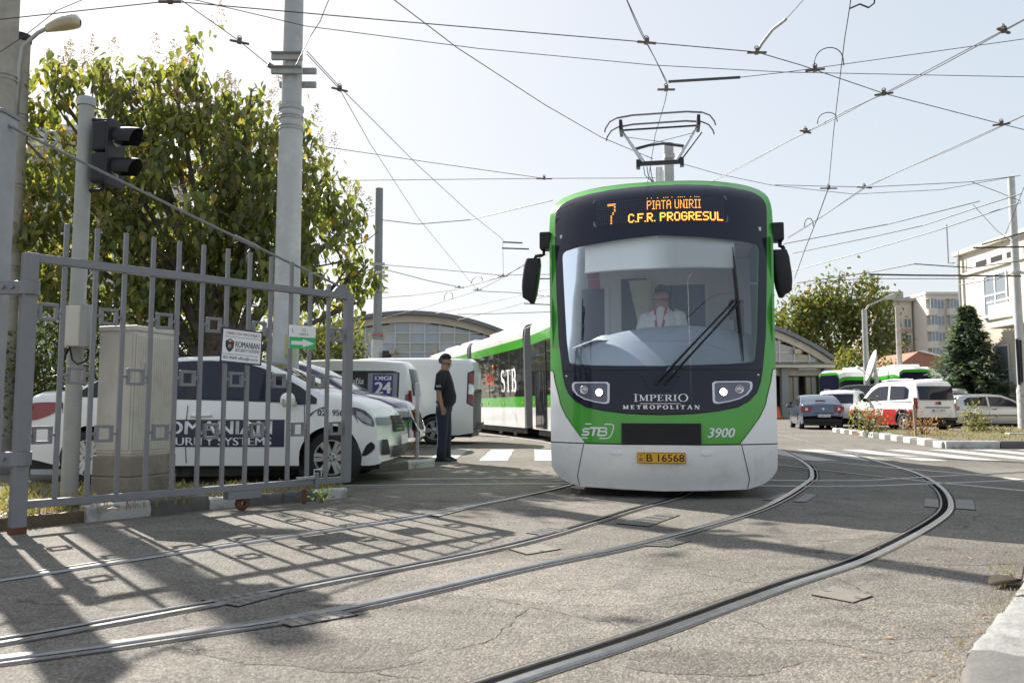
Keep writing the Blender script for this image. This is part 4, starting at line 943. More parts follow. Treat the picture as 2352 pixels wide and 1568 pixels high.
    def section(s, x):
        zl, z1 = s.zlo(x), s.zo(x); r = min(s.rE, max(.002,(z1-zl)*.45)); zt = z1-r; pts = []
        brk = [zl+(zt-zl)*t for t in np.linspace(0,1,9)]
        for z in brk: pts.append((s.hw(x,z), z))
        h = s.hw(x,zt)
        for a in (25,50,75): pts.append((h-r*(1-math.cos(R(a)))*1.3, zt+r*math.sin(R(a))))
        h2 = h-r*1.3
        for t in np.linspace(0,1,6): pts.append((h2*(1-t), z1+s.crown*(1-(1-t)**2)))
        return pts
    def side(s, x, z, sg, off=.004):
        return s.D(x, sg*(s.hw(x,z)+off), z)
    def top(s, x, y, off=.004):
        z = s.zo(x); h = max(.05,s.hw(x,z)-s.rE*1.3); dz = (s.zo(x+.02)-s.zo(x-.02))/.04; nl = math.hypot(1,dz)
        p = s.D(x, y, z+s.crown*(1-min(1,(y/h))**2)); return p+Vector((-dz/nl,0,1/nl))*off
    def fill_side(s, name, m, poly, sides=(-1,1), off=.005, parent=None, n=14, label=None):
        """polygon on the side given as lower/upper chains: list of (x, z_lo, z_hi)"""
        out = None
        for sg in sides:
            b = MB(); px = [p[0] for p in poly]; rows = []
            for x in np.linspace(px[0],px[-1],n):
                a = float(np.interp(x,px,[p[1] for p in poly])); c = float(np.interp(x,px,[p[2] for p in poly])); rows.append([s.side(x,a+(c-a)*k/5,sg,off) for k in range(6)])
            b.grid(rows); out = b.build(name, m, parent or s.root, True, recalc=False)
        return out
    def top_patch(s, name, m, xa, xb, ka=.86, kb=.86, off=.005, parent=None, n=10):
        b = MB(); rows = []
        for x in np.linspace(xa,xb,n):
            t = (x-xa)/(xb-xa); h = (s.hw(x,s.zo(x)))*(ka+(kb-ka)*t); rows.append([s.top(x,h*u,off) for u in np.linspace(-1,1,11)])
        b.grid(rows); return b.build(name, m, parent or s.root, True, recalc=False)
    def end(s, z, y, e, off=.006):
        """point on the front (e=1) or rear (e=-1) face at height z"""
        n = len(s.ox); half = range(n-1,0,-1) if e > 0 else range(0,n-1)
        for i in half:
            j = i-1 if e > 0 else i+1
            if s.oz[i] <= z <= s.oz[j] and s.oz[j] > s.oz[i]:
                t = (z-s.oz[i])/(s.oz[j]-s.oz[i]); x = s.ox[i]+(s.ox[j]-s.ox[i])*t; break
        else: x = s.ox[-1] if e > 0 else s.ox[0]
        p = s.D(x, y, z); p.x += e*(off+s.crown*.6*(1-(y/s.hw0)**2)*.5); return p
    def end_patch(s, name, m, e, z0, z1, y0, y1, parent=None, off=.008, y0b=None, y1b=None, n=8):
        y0b = y0 if y0b is None else y0b; y1b = y1 if y1b is None else y1b; b = MB()
        b.grid([[s.end(z0+(z1-z0)*i/6, (y0+(y0b-y0)*i/6)+((y1+(y1b-y1)*i/6)-(y0+(y0b-y0)*i/6))*j/n, e, off) for j in range(n+1)] for i in range(7)])
        return b.build(name, m, parent or s.root, True, recalc=False)
    def seam(s, pts, sides=(-1,1), w=.008):
        for sg in sides:
            b = MB(); L_ = []; Rr = []
            pz = [p[1] for p in pts]; px = [p[0] for p in pts]
            for z in np.linspace(pz[0],pz[-1],10):
                x = float(np.interp(z,pz,px)) if pz[-1] > pz[0] else px[0]
                L_.append(s.side(x-w/2,z,sg,.007)); Rr.append(s.side(x+w/2,z,sg,.007))
            b.grid([L_,Rr]); b.build('door_gap', seam_m, s.root, recalc=False)
    def handle(s, x, z, m, sides=(-1,1)):
        for sg in sides:
            b = MB(); p = s.side(x,z,sg,.0); b.tube([p+Vector((-.11,sg*.002,0)),p+Vector((-.07,sg*.035,0)),p+Vector((.07,sg*.035,.004)),p+Vector((.11,sg*.002,.004))], .016, 8); b.build('door_handle', m, s.root, True)
    def mirror(s, x, z, m, sides=(-1,1), size=(.09,.12,.085)):
        for sg in sides:
            p = s.side(x,z,sg,0); b = MB(); c = p+Vector((-.02,sg*.15,.04)); rows = []
            for t in np.linspace(-1,1,9):
                k = math.sqrt(max(.02,1-t*t)); rows.append([c+Vector((size[0]*.6*math.cos(a)*k-(.03 if t*sg>0 else 0), size[1]*t, size[2]*math.sin(a)*k)) for a in np.linspace(0,2*math.pi,13)[:-1]])
            b.grid(rows, close=True); b.tube([p,c-Vector((0,sg*.05,.03))], [.035,.025], 8); b.build('door_mirror', m, s.root, True)
    def plate(s, e, z, y=0, txt=None, w=.52, h=.112, col=None, off=.02):
        p = s.end(z, y, e, off); b = MB(); b.cbox(p,(.012,w,h)); o = b.build('number_plate', col or white_print, s.root, bevel=.003)
        if txt:
            fn = lambda u,v: Vector((p.x+e*.008, p.y+e*u, p.z+v)); put_text('plate_lettering', fit_text(txt,-w*.4,w*.44,-h*.33,h*.33,.01), fn, black_print, o)
            b = MB(); b.add([fn(u,v) for u,v in ((-w*.5,-h*.5),(-w*.43,-h*.5),(-w*.43,h*.5),(-w*.5,h*.5))], [(0,1,2,3)]); b.build('plate_strip', mat('plate_blue', (.02,.06,.35), .4), o, recalc=False)
        return o

# ---------------------------------------------------------------- white sedan of the guards, side on behind the gate
sed_out = [(-2.2,.30),(-2.195,.45),(-2.19,.62),(-2.15,.8),(-2.11,.93),(-2.06,1.03),(-1.98,1.07),(-1.78,1.075),(-1.6,1.10),(-1.38,1.20),(-1.1,1.36),(-.8,1.455),(-.45,1.5),(-.05,1.51),(.25,1.485),(.5,1.42),(.8,1.28),(1.08,1.12),(1.2,1.06),(1.45,1.02),(1.75,.955),(1.95,.885),(2.06,.80),(2.12,.70),(2.16,.55),(2.18,.40),(2.16,.26)]
sed_out = [(x if -1.36 < x < 1.3 else (1.3+(x-1.3)*.72 if x > 0 else -1.36+(x+1.36)*1.2), z) for x,z in sed_out]
XR, XF = -1.36, 1.29
sp = G(209,1112); scl = 2.97/2.65
sedan = Car('parked_sedan', 'white sedan with navy door lettering parked behind the grey gate', 'car', (sp.x-XR*scl-.03, sp.y+.82, 0), R(0), 4.3, 1.75, 1.52, sed_out, (XR,XF), .315, white_paint, .93, scale=scl, lower=None, steer=R(-12), spokes=6)
SL = (-1,)
c = sedan
sedan.root.scale = (scl,1.03,1.035)
blk = mat('window_trim', (.014,.014,.015), .4)
c.fill_side('window_surround', blk, [(-1.52,1.02,1.09),(-1.36,1.015,1.19),(-1.05,1.0,1.345),(-.75,.995,1.415),(-.4,.99,1.452),(.0,.98,1.455),(.3,.97,1.42),(.55,.96,1.335),(.8,.95,1.21),(1.0,.94,1.08),(1.1,.935,1.0)], off=.004)
glassc = mat('car_side_glass', (.02,.025,.04), .03, spec=.35)
c.fill_side('side_window', glassc, [(-1.16,1.03,1.23),(-.95,1.025,1.35),(-.7,1.02,1.395),(-.34,1.015,1.42)], off=.008)
c.fill_side('side_window', glassc, [(-.24,1.01,1.42),(.0,1.005,1.42),(.28,.995,1.385),(.5,.985,1.31),(.72,.975,1.20),(.78,.975,1.1)], off=.008)
c.fill_side('side_window', glassc, [(-1.42,1.035,1.09),(-1.24,1.03,1.19)], off=.008)
c.fill_side('side_window', glassc, [(.86,.93,1.12),(1.04,.93,.99)], off=.008)
c.top_patch('windshield', glassc, .3,1.1,.86,.9); c.top_patch('rear_window', glassc, -1.5,-1.0,.86,.86)
for xs in ([(-.29,.25),(-.30,.6),(-.29,.92)],[(.98,.25),(.985,.6),(.97,.92)],[(-1.06,.63),(-1.0,.75),(-.98,.92)],[(1.62,.72),(1.52,.9)]): c.seam(xs)
c.seam([(-1.75,.83),(-1.76,.95)], SL); c.seam([(-1.58,.83),(-1.57,.95)], SL)
c.handle(.02-.16,.80,white_paint); c.handle(-.88,.82,white_paint)
c.mirror(.86,.94,mat('mirror_white_cap', (.78,.78,.76), .25, coat=.5), size=(.1,.13,.09))
c.fill_side('tail_light', red_lens, [(-2.28,.74,.93),(-2.18,.75,.955),(-1.98,.8,.96),(-1.76,.89,.955)], off=.012)
c.end_patch('tail_light', red_lens, -1, .7,.92,.5,.82); c.end_patch('tail_light', red_lens, -1, .7,.92,-.82,-.5)
hlm = mat('sedan_headlight', (.3,.33,.36), .12, coat=.3); hld = mat('sedan_headlight_dark', (.03,.033,.05), .1, coat=.8)
c.fill_side('headlight', hld, [(1.47,.87,.9),(1.58,.79,.9),(1.71,.71,.865),(1.82,.68,.79),(1.86,.67,.72)], off=.010)
c.fill_side('headlight_lens', hlm, [(1.6,.80,.86),(1.71,.73,.82),(1.82,.695,.755)], off=.016)
c.end_patch('headlight', hlm, 1, .69,.78,.5,.84,off=.014); c.end_patch('headlight', hlm, 1, .69,.78,-.84,-.5,off=.014)
c.end_patch('upper_grille', black_plastic, 1, .6,.8,-.45,.45,off=.012)
for z in (.63,.67,.71,.75): c.end_patch('grille_bar', chrome, 1, z,z+.012,-.4,.4,off=.018)
c.end_patch('lower_grille', black_plastic, 1, .30,.44,-.55,.55,off=.012)
for sg in (-1,1): c.end_patch('fog_scoop', black_plastic, 1, .34,.52,sg*.62,sg*.80,off=.014,y0b=sg*.68)
c.fill_side('fog_scoop', black_plastic, [(1.68,.33,.35),(1.75,.34,.46),(1.82,.38,.50),(1.87,.42,.46)], SL, off=.008)
c.plate(1,.50,0,'B 84 RSS'[:0] or None); c.plate(-1,.72,0,None)
c.fill_side('rear_reflector', red_lens, [(-2.32,.42,.5),(-2.25,.42,.5)], off=.01)
# navy band and lettering on the doors
c.fill_side('door_band', navy, [(-.74,.44,.755),(.764,.44,.755)], off=.006)
cs = lambda x,z: c.side(x,z,-1,.010)
put_text('door_lettering', fit_text('ROMANIAN', -.66, .633, .585, .74, .014), cs, white_print, c.root)
put_text('door_lettering', fit_text('SECURITY SYSTEMS', -.66, .63, .458, .55, .012), cs, white_print, c.root)
put_text('wing_lettering', fit_text('021 9569', 1.116, 1.46, .8, .87, .012), cs, navy, c.root)
q = MB(); stroke(q, [(1.03,.80),(1.08,.85),(1.14,.885),(1.21,.90)], [.028,.012,.01,.026], cs); q.build('phone_mark', navy, c.root, recalc=False)

# ---------------------------------------------------------------- dark blue car behind it
dk_paint = mat('dark_blue_paint', (.03,.04,.085), .18, coat=.8)
hatch_out = [(-2.1,.3),(-2.1,.6),(-2.06,.85),(-1.98,1.02),(-1.85,1.2),(-1.65,1.38),(-1.35,1.49),(-.8,1.54),(-.2,1.55),(.2,1.52),(.5,1.43),(.85,1.25),(1.12,1.08),(1.3,1.03),(1.65,.97),(1.9,.89),(2.03,.78),(2.08,.62),(2.1,.45),(2.08,.26)]
d = Car('parked_hatchback', 'dark blue car with chrome grille behind the white sedan', 'car', (-4.0,14.55,0), R(-2), 4.2, 1.8, 1.55, hatch_out, (-1.28,1.30), .32, dk_paint, .98, scale=1.12)
d.fill_side('side_window', glassc, [(-1.5,1.0,1.2),(-1.2,1.0,1.36),(-.7,.99,1.44),(.1,.98,1.44),(.45,.97,1.36),(.8,.96,1.2),(1.02,.96,1.02)], off=.006)
d.top_patch('windshield', mat('bright_windshield', (.09,.11,.14), .04, spec=1), .28,1.12,.86,.92); d.mirror(.85,1.0,dk_paint)
d.end_patch('front_grille', black_plastic, 1, .5,.82,-.42,.42,off=.012)
b = MB(); pts = [(z,y) for z,y in ((.84,-.46),(.84,.46),(.5,.38),(.44,.2),(.44,-.2),(.5,-.38),(.84,-.46))]; b.tube([d.end(z,y,1,.03) for z,y in pts], .022, 8); b.build('grille_surround', chrome, d.root, True)
for sg in (-1,1):
    d.end_patch('headlight', clear_lens, 1, .68,.82,sg*.5,sg*.84,off=.014); d.end_patch('fog_trim', chrome, 1, .3,.36,sg*.35,sg*.75,off=.014)
d.fill_side('headlight', clear_lens, [(1.72,.78,.88),(1.9,.72,.86),(2.04,.7,.76)], off=.01)
d.plate(1,.42,0,None)

# ---------------------------------------------------------------- small white news van, rear to the right
van_out = [(-2.05,.32),(-2.05,.7),(-2.04,1.05),(-2.0,1.4),(-1.93,1.68),(-1.82,1.78),(-1.2,1.82),(-.3,1.83),(.3,1.80),(.65,1.66),(1.05,1.3),(1.25,1.12),(1.6,1.06),(1.9,.96),(2.03,.8),(2.08,.55),(2.07,.28)]
van_white = mat('van_white', (.74,.75,.76), .3, coat=.4, var=.03)
v = Car('news_van', 'white news van with purple DIGI 24 sticker in its dark window', 'van', (-4.34,18.35,0), math.pi, 4.3, 1.85, 1.84, van_out, (-1.3,1.3), .32, van_white, 1.05, tumble=.1, bow=.14, scale=1.08)
VR = (1,)   # the side towards the camera after the half turn
v.fill_side('side_window', blk, [(-1.78,1.02,1.56),(-1.7,1.0,1.6),(.2,1.0,1.6),(.25,1.02,1.56)], off=.006)
v.fill_side('window_pane', mat('van_pane', (.16,.19,.21), .05, spec=.8), [(-1.74,1.04,1.55),(-1.1,1.04,1.55)], VR, off=.010)
v.fill_side('window_pane', mat('van_pane', (.16,.19,.21), .05, spec=.8), [(-.62,1.06,1.54),(-.2,1.06,1.54)], VR, off=.010)
v.seam([(-.78,.35),(-.78,1.76)], VR)
vs_ = lambda x,z: v.side(-x,z,1,.014)
v.fill_side('sticker_plate', mat('purple_sticker', (.05,.03,.24), .4), [(-1.64,1.09,1.52),(-1.2,1.09,1.52)], VR, off=.012)
put_text('sticker_lettering', fit_text('DIGI', 1.24,1.6,1.41,1.49,.03), lambda x,z: v.side(-x,z,1,.016), white_print, v.root)
put_text('sticker_lettering', fit_text('24', 1.24,1.61,1.14,1.37,.03), lambda x,z: v.side(-x,z,1,.016), white_print, v.root)
put_text('window_lettering', fit_text('Informația', .26,1.02,1.28,1.46,.02,.2), vs_, white_print, v.root)
put_text('window_lettering', fit_text('putere', .34,.9,1.08,1.24,.02,.2), vs_, white_print, v.root)
for sg in (-1,1): v.end_patch('tail_light', red_lens, -1, .9,1.2,sg*.74,sg*.9,off=.012)
v.fill_side('tail_light', red_lens, [(-2.02,.92,1.15),(-1.93,.92,1.1)], off=.008)
v.end_patch('rear_window', glassc, -1, 1.1,1.65,-.65,.65); v.handle(-.9,.98,black_plastic,VR); v.plate(-1,.8,0,None)
v.end_patch('rear_bumper', black_plastic, -1, .34,.46,-.8,.8,off=.03)
# ---------------------------------------------------------------- tall white delivery van behind
big_out = [(-2.5,.36),(-2.5,.8),(-2.5,1.3),(-2.48,1.75),(-2.42,1.98),(-2.3,2.05),(-1.2,2.08),(.2,2.08),(.8,2.02),(1.2,1.8),(1.6,1.4),(1.8,1.22),(2.2,1.12),(2.4,1.0),(2.48,.75),(2.5,.4)]
w = Car('delivery_van', 'tall windowless white delivery van behind the guard', 'van', (-3.45,21.2,0), math.pi-R(4), 5.0, 2.0, 2.1, big_out, (-1.5,1.6), .34, van_white, 1.2, tumble=.1, bow=.1, scale=1.05, r_edge=.1)
for z0,z1,mm in ((1.42,1.7,red_lens),(1.18,1.42,clear_lens),(.95,1.18,red_lens)): w.fill_side('tail_light', mm, [(-2.49,z0,z1),(-2.36,z0+.03,z1+.03)], VR, off=.01)
w.fill_side('light_frame', blk, [(-2.495,.9,1.78),(-2.32,.98,1.72)], VR, off=.006)
w.seam([(-.7,.4),(-.7,1.95)], VR); w.seam([(.55,.4),(.55,1.95)], VR); w.handle(-.5,1.05,black_plastic,VR)
w.end_patch('rear_bumper', black_plastic, -1, .37,.52,-.85,.85,off=.05); w.plate(-1,.95,0,None); w.top_patch('windshield', glassc, .9,1.75)
w.fill_side('side_window', glassc, [(.7,1.2,1.7),(1.0,1.2,1.68),(1.4,1.2,1.42)], off=.006)

# ---------------------------------------------------------------- grey-blue sedan on the right, seen from behind
meg_out = [(-2.25,.32),(-2.25,.55),(-2.2,.8),(-2.14,1.0),(-2.08,1.05),(-1.85,1.07),(-1.6,1.09),(-1.25,1.27),(-.9,1.4),(-.5,1.45),(0,1.46),(.3,1.42),(.7,1.26),(1.05,1.06),(1.4,1.0),(1.85,.9),(2.1,.75),(2.2,.5),(2.2,.28)]
meg_paint = mat('grey_blue_paint', (.09,.115,.165), .2, metal=.3, coat=.7)
pm = G(1882,986)
m_ = Car('grey_sedan', 'grey-blue sedan with large red tail lights driving away on the right', 'car', (pm.x+.55,pm.y+1.9,0), R(78), 4.5, 1.78, 1.46, meg_out, (-1.35,1.35), .32, meg_paint, .95)
m_.top_patch('rear_window', mat('rear_glass_sky', (.1,.13,.17), .03, spec=1), -1.62,-.95,.84,.84); m_.fill_side('side_window', glassc, [(-1.3,.97,1.15),(-.8,.97,1.33),(.1,.96,1.36),(.5,.95,1.24),(.9,.95,1.04)])
for sg in (-1,1):
    m_.end_patch('tail_light', red_lens, -1, .72,.97,sg*.5,sg*.86,off=.012,y0b=sg*.42)
    m_.end_patch('reverse_lamp', clear_lens, -1, .8,.9,sg*.6,sg*.7,off=.02)
m_.fill_side('tail_light', red_lens, [(-2.14,.75,.98),(-1.9,.85,.96)], off=.01)
m_.end_patch('boot_trim', black_plastic, -1, .66,.69,-.4,.4,off=.014); m_.plate(-1,.58,0,'B 696 MTA'); m_.end_patch('bumper_trim', black_plastic, -1, .34,.44,-.75,.75,off=.02); m_.mirror(.75,.95,meg_paint)
b = MB(); b.tube([m_.top(-1.45,y,.02) for y in (-.2,0,.2)], .02, 6); b.build('brake_lamp', red_lens, m_.root)
b = MB(); pp = m_.end(.86,0,-1,.02); b.lathe([(.001,0),(.045,0),(.05,.008)], pp, 12, 'x'); b.build('badge', chrome, m_.root)
# ---------------------------------------------------------------- white offroader
suv_out = [(-2.1,.42),(-2.12,.7),(-2.1,1.0),(-2.03,1.3),(-1.92,1.55),(-1.78,1.64),(-1.2,1.68),(-.3,1.69),(.2,1.65),(.6,1.5),(1.0,1.18),(1.3,1.1),(1.8,1.02),(2.05,.9),(2.13,.6),(2.13,.36)]
ps = G(1950,973)
s_ = Car('white_offroader', 'white offroader with black bumper parked beyond the grey-blue sedan', 'car', (15.6,37.4,0), R(58), 4.3, 1.85, 1.7, suv_out, (-1.35,1.35), .36, white_paint, 1.06, tumble=.14, cladding=black_plastic, lower=black_plastic, clad_z=.5)
s_.end_patch('rear_window', glassc, -1, 1.1,1.52,-.66,.66); s_.fill_side('side_window', glassc, [(-1.6,1.12,1.4),(-1.2,1.1,1.55),(-.2,1.08,1.58),(.3,1.06,1.5),(.7,1.06,1.24)])
for sg in (-1,1): s_.end_patch('tail_light', red_lens, -1, .82,1.05,sg*.66,sg*.84,off=.014)
s_.plate(-1,.8,0,None)
for sg in (-1,1):
    b = MB(); b.tube([s_.top(x,sg*.62,.05) for x in np.linspace(-1.5,.1,6)], .025, 6); b.build('roof_rail', galv, s_.root)
# ---------------------------------------------------------------- red and white service car, rear three-quarter
dok_out = [(-2.15,.4),(-2.17,.7),(-2.17,1.1),(-2.12,1.45),(-2.03,1.7),(-1.9,1.79),(-1.2,1.82),(-.2,1.82),(.25,1.77),(.6,1.6),(1.0,1.25),(1.2,1.1),(1.7,1.02),(2.05,.88),(2.18,.6),(2.18,.34)]
red_paint = mat('red_panel_paint', (.42,.028,.03), .3, coat=.5)
pd = G(2105,990)
k = Car('service_car', 'white and red high-roofed service car seen from behind on the right', 'car', (pd.x+.3,pd.y+1.95,0), R(100), 4.36, 1.76, 1.82, dok_out, (-1.4,1.4), .34, white_paint, 1.08, tumble=.12, bow=.16, lower=red_paint, clad_z=.78, cladding=black_plastic)
k.root.scale = (1.08,)*3
k.end_patch('rear_window', glassc, -1, 1.12,1.62,-.70,.70); k.end_patch('tailgate_lower', white_paint, -1, .56,.8,-.74,.74,off=.006)
k.end_patch('rear_bumper', black_plastic, -1, .38,.5,-.86,.86,off=.03); k.end_patch('plate_recess', black_plastic, -1, .84,.87,-.5,.5,off=.014)
for sg in (-1,1): k.end_patch('tail_light', red_lens, -1, .8,1.2,sg*.75,sg*.88,off=.014)
k.fill_side('tail_light', red_lens, [(-2.15,.8,1.2),(-2.05,.82,1.16)], off=.01); k.fill_side('corner_trim', black_plastic, [(-2.16,.42,.74),(-1.85,.42,.7)], off=.008)
k.fill_side('side_window', glassc, [(-1.7,1.18,1.5),(-1.5,1.14,1.62),(-.62,1.12,1.66)],n=10); k.fill_side('side_window', glassc, [(-.5,1.12,1.66),(.1,1.1,1.64),(.45,1.1,1.5),(.8,1.1,1.22)],n=10)
k.seam([(-.56,.4),(-.56,1.7)]); k.seam([(.5,.4),(.5,1.1)]); k.fill_side('slide_track', blk, [(-1.9,1.03,1.06),(-.7,1.03,1.06)])
k.plate(-1,.74,0,'B 171 BTV'); k.end_patch('brand_sticker', black_print, -1, .96,1.06,-.1,.02,off=.012); k.end_patch('brand_sticker', red_paint, -1, .96,1.06,.02,.12,off=.012)
k.top_patch('windshield', glassc, .35,1.1); k.mirror(.7,1.1,black_plastic)
b = MB()
for sg in (-1,1): b.tube([k.top(x,sg*.6,.06) for x in np.linspace(-1.7,.1,6)], .025, 6)
b.build('roof_rails', galv, k.root)
put_text('door_lettering', fit_text('BTV', -.2,.3,.55,.75,.03), lambda x,z: k.side(-x,z,1,.01), white_print, k.root)
# silver van just behind it
sv_paint = mat('silver_paint', (.5,.52,.55), .25, metal=.5, coat=.6)
px_ = G(2165,981)
z_ = Car('silver_van', 'silver van half hidden behind the red and white service car', 'van', (px_.x+.3,px_.y+2.2,0), R(114), 4.4, 1.8, 1.86, van_out, (-1.3,1.3), .33, sv_paint, 1.08, tumble=.12)
z_.end_patch('rear_window', glassc, -1, 1.12,1.6,-.66,.66)
for sg in (-1,1): z_.end_patch('tail_light', red_lens, -1, .85,1.25,sg*.74,sg*.9,off=.014)
# ---------------------------------------------------------------- silver hatchback facing right
golf_out = [(-2.1,.32),(-2.1,.62),(-2.06,.88),(-1.98,1.05),(-1.85,1.25),(-1.68,1.41),(-1.45,1.46),(-.8,1.49),(-.2,1.49),(.2,1.45),(.6,1.3),(.95,1.1),(1.15,1.03),(1.6,.97),(1.9,.88),(2.05,.74),(2.1,.5),(2.08,.27)]
pg_ = P(2192,977,35)
g_ = Car('silver_hatchback', 'silver hatchback parked side on beyond the planted island', 'car', (pg_.x+2.1,35.9,0), R(-3), 4.2, 1.76, 1.49, golf_out, (-1.28,1.28), .32, sv_paint, .98)
g_.fill_side('side_window', glassc, [(-1.55,1.02,1.22),(-1.3,1.0,1.36),(-.5,.98,1.4)]); g_.fill_side('side_window', glassc, [(-.42,.98,1.4),(.1,.97,1.38),(.45,.96,1.26),(.85,.96,1.04)])
g_.seam([(-.46,.3),(-.46,.96)]); g_.seam([(.85,.3),(.85,.95)]); g_.handle(-.25,.84,black_plastic); g_.fill_side('rub_strip', black_plastic, [(-1.0,.55,.6),(1.0,.55,.6)]); g_.mirror(.75,.97,sv_paint)
g_.fill_side('tail_light', red_lens, [(-2.08,.78,.98),(-1.85,.82,.96)], off=.01); g_.end_patch('tail_light', red_lens, -1, .78,.96,.5,.84); g_.end_patch('tail_light', red_lens, -1, .78,.96,-.84,-.5)
g_.top_patch('windshield', glassc, .25,.95); g_.end_patch('rear_window', glassc, -1, 1.1,1.38,-.6,.6)
# ---------------------------------------------------------------- black broadcast van with dish
pb_ = P(1985,880,40)
bv = Car('broadcast_van', 'black van carrying a satellite dish, behind the offroader', 'van', (pb_.x*1.09,44,0), R(150), 4.9, 1.95, 2.15, [(x,z*1.03) for x,z in big_out], (-1.5,1.6), .34, mat('black_van_paint', (.02,.021,.025), .25, coat=.6), 1.2, tumble=.1, bow=.1, r_edge=.1)
bv.end_patch('rear_window', glassc, -1, 1.25,1.85,-.7,.7)
for sg in (-1,1): bv.end_patch('tail_light', red_lens, -1, .9,1.4,sg*.8,sg*.95,off=.014)
bv.plate(-1,.9,0,None)
dish_m = mat('dish_white', (.62,.62,.6), .5)
dish = thing('satellite_dish', 'large pale satellite dish tilted up on the broadcast van roof', 'satellite dish', ((pb_.x+.7)*1.09,43.8,2.2))
b = MB(); M = Matrix.Translation((0,0,.95)) @ Matrix.Rotation(R(-72),4,'Y') @ Matrix.Rotation(R(-14),4,'X')
b.lathe([(.001,.0),(.3,.03),(.6,.12),(.85,.24),(.9,.27),(.88,.29),(.58,.15),(.3,.06),(.001,.03)], (0,0,0), 28, M=M); b.build('reflector', dish_m, dish, True)
b = MB(); b.tube([(0,0,0),(0,0,.55),(-.05,0,.95)], [.12,.1,.06], 8); b.build('mount', dish_m, dish)
b = MB(); b.tube([(-.05,0,.25),(-1.05,-.3,.85)], .045, 8); b.tube([(-1.05,-.3,.85),(-1.2,-.33,.92)], .09, 8); b.build('feed_arm', dish_m, dish)
# ---------------------------------------------------------------- trams standing in the yard on the right
def yard_tram(loc, rotz, L, label):
    t = thing('parked_tram', label, 'tram', loc, rotz, group='trams parked in the yard')
    sec = [(-1.2,.35,0),(-1.2,.95,1),(-1.21,1.25,2),(-1.23,2.75,1),(-1.24,3.0,0),(-1.2,3.3,0),(-.9,3.44,0),(0,3.46,0),(.9,3.44,0),(1.2,3.3,0),(1.24,3.0,1),(1.23,2.75,2),(1.21,1.25,1),(1.2,.95,0),(1.2,.35,0)]
    b = MB()
    ys = [0,.12,.35,.8,2,L/2,L-2,L-.8,L-.35,L-.12,L]
    for i in range(len(sec)-1):
        rows = []
        for y in ys:
            e = min(y,L-y); kx = 1-.24*max(0,1-e/.8)**2; row = []
            for (x,z,_) in sec[i:i+2]: row.append((x*kx, y, z-.16*max(0,1-e/.5)**2*(z>2.5)))
            rows.append(row)
        b.grid(rows, sec[i][2])
    for y in (0,L): b.add([(x*.76,y,z-.16*(z>2.5)) for x,z,_ in sec], [tuple(range(len(sec)))], 1)
    bd = b.build('body', [tram_white,tram_green,tram_dark], t, recalc=False)
    for y, s in ((0,-1),(L,1)):
        b = MB(); b.prism([(-.86,1.35),(.86,1.35),(.9,2.9),(.7,3.1),(-.7,3.1),(-.9,2.9)], lambda x,z: (x,y,z), lambda x,z: (x,y+s*.03,z)); b.build('end_window', gloss_black, bd)
    b = MB(); n = 8
    for i in range(2*n+1): pass
    b.grid([[(x*(1.02 if i%2 else .99),L*.62+.06*i,z) for x,z in ((-1.24,.5),(-1.26,2.9),(-1.2,3.38),(0,3.5),(1.2,3.38),(1.26,2.9),(1.24,.5))] for i in range(14)]); b.build('bellows', bellow_m, t, recalc=False)
    b = MB(); b.box((-.8,2,3.4),(.8,L*.5,3.68)); b.build('roof_box', tram_white, t, bevel=.05)
    return t
pt = P(1880,900,52); yard_tram((pt.x*1.06+.5,54.5,0), R(-68), 24, 'green and white tram parked side on behind the broadcast van')
pt = P(2105,880,46); yard_tram((pt.x*1.07,49.3,0), R(-12), 20, 'green and white tram seen end on behind the red and white service car')
# ================================================================== GATE, POLES, CABINETS, SIGNS
GA = Vector((-3.665,5.99,0)); GB = Vector((-1.68,8.14,0)); GU = (GB-GA).normalized(); GN = Vector((GU.y,-GU.x,0)); GL = (GB-GA).length   # GN points to the camera side
gate = thing('gate', 'grey steel picket gate with square ornaments standing open at the left', 'gate', GA, 0)
def gp(u, z, d=0.0): return GU*u + GN*d + Vector((0,0,z))       # gate-local point
GM = Matrix(((GU.x,GN.x,0,0),(GU.y,GN.y,0,0),(0,0,1,0),(0,0,0,1)))
def gbox(name, u0,u1,z0,z1,d0,d1, m=grey_paint, bevel=.004, parent=None):
    b = MB(); b.box((u0,d0,z0),(u1,d1,z1), M=GM); return b.build(name, m, parent or gate, bevel=bevel)
def on_gate(px, py):
    d = ray(px,py); o = Vector((0,0,CAM_H)); t = (GA-o).dot(GN)/d.dot(GN); p = o+d*t-GA; return p.dot(GU), p.z
TOPZ = on_gate(62,590)[1]; BOTZ = on_gate(200,1147)[1]
gbox('hinge_stile', -.05,.05,.0,TOPZ+.03,-.05,.05); gbox('end_stile', GL-.045,GL+.04,BOTZ-.03,TOPZ+.03,-.035,.035)
gbox('top_rail', .05,GL-.045,TOPZ-.035,TOPZ+.03,-.03,.03); gbox('bottom_rail', .05,GL-.045,BOTZ-.03,BOTZ+.03,-.03,.03)
rust = mat('rust', (.12,.05,.025), .9, var=.3); gbox('rusty_foot', -.052,.052,0,.05,-.052,.052, rust)
ux = [on_gate(x,590+(x-62)*.13)[0] for x in (150,221,287,351,410,466,522,573,622,669,713,755)]
ext = [.27]*8+[.26,.24,.16,.07]
for u, e in zip(ux, ext): gbox('bar', u-.017,u+.017,BOTZ+.03,TOPZ-.035,-.017,.017); gbox('bar_tip', u-.0165,u+.0165,TOPZ+.03,TOPZ+.03+e,-.0165,.0165)
edges = [0.0]+ux+[GL]
ZR = [1.66,1.18,.72]
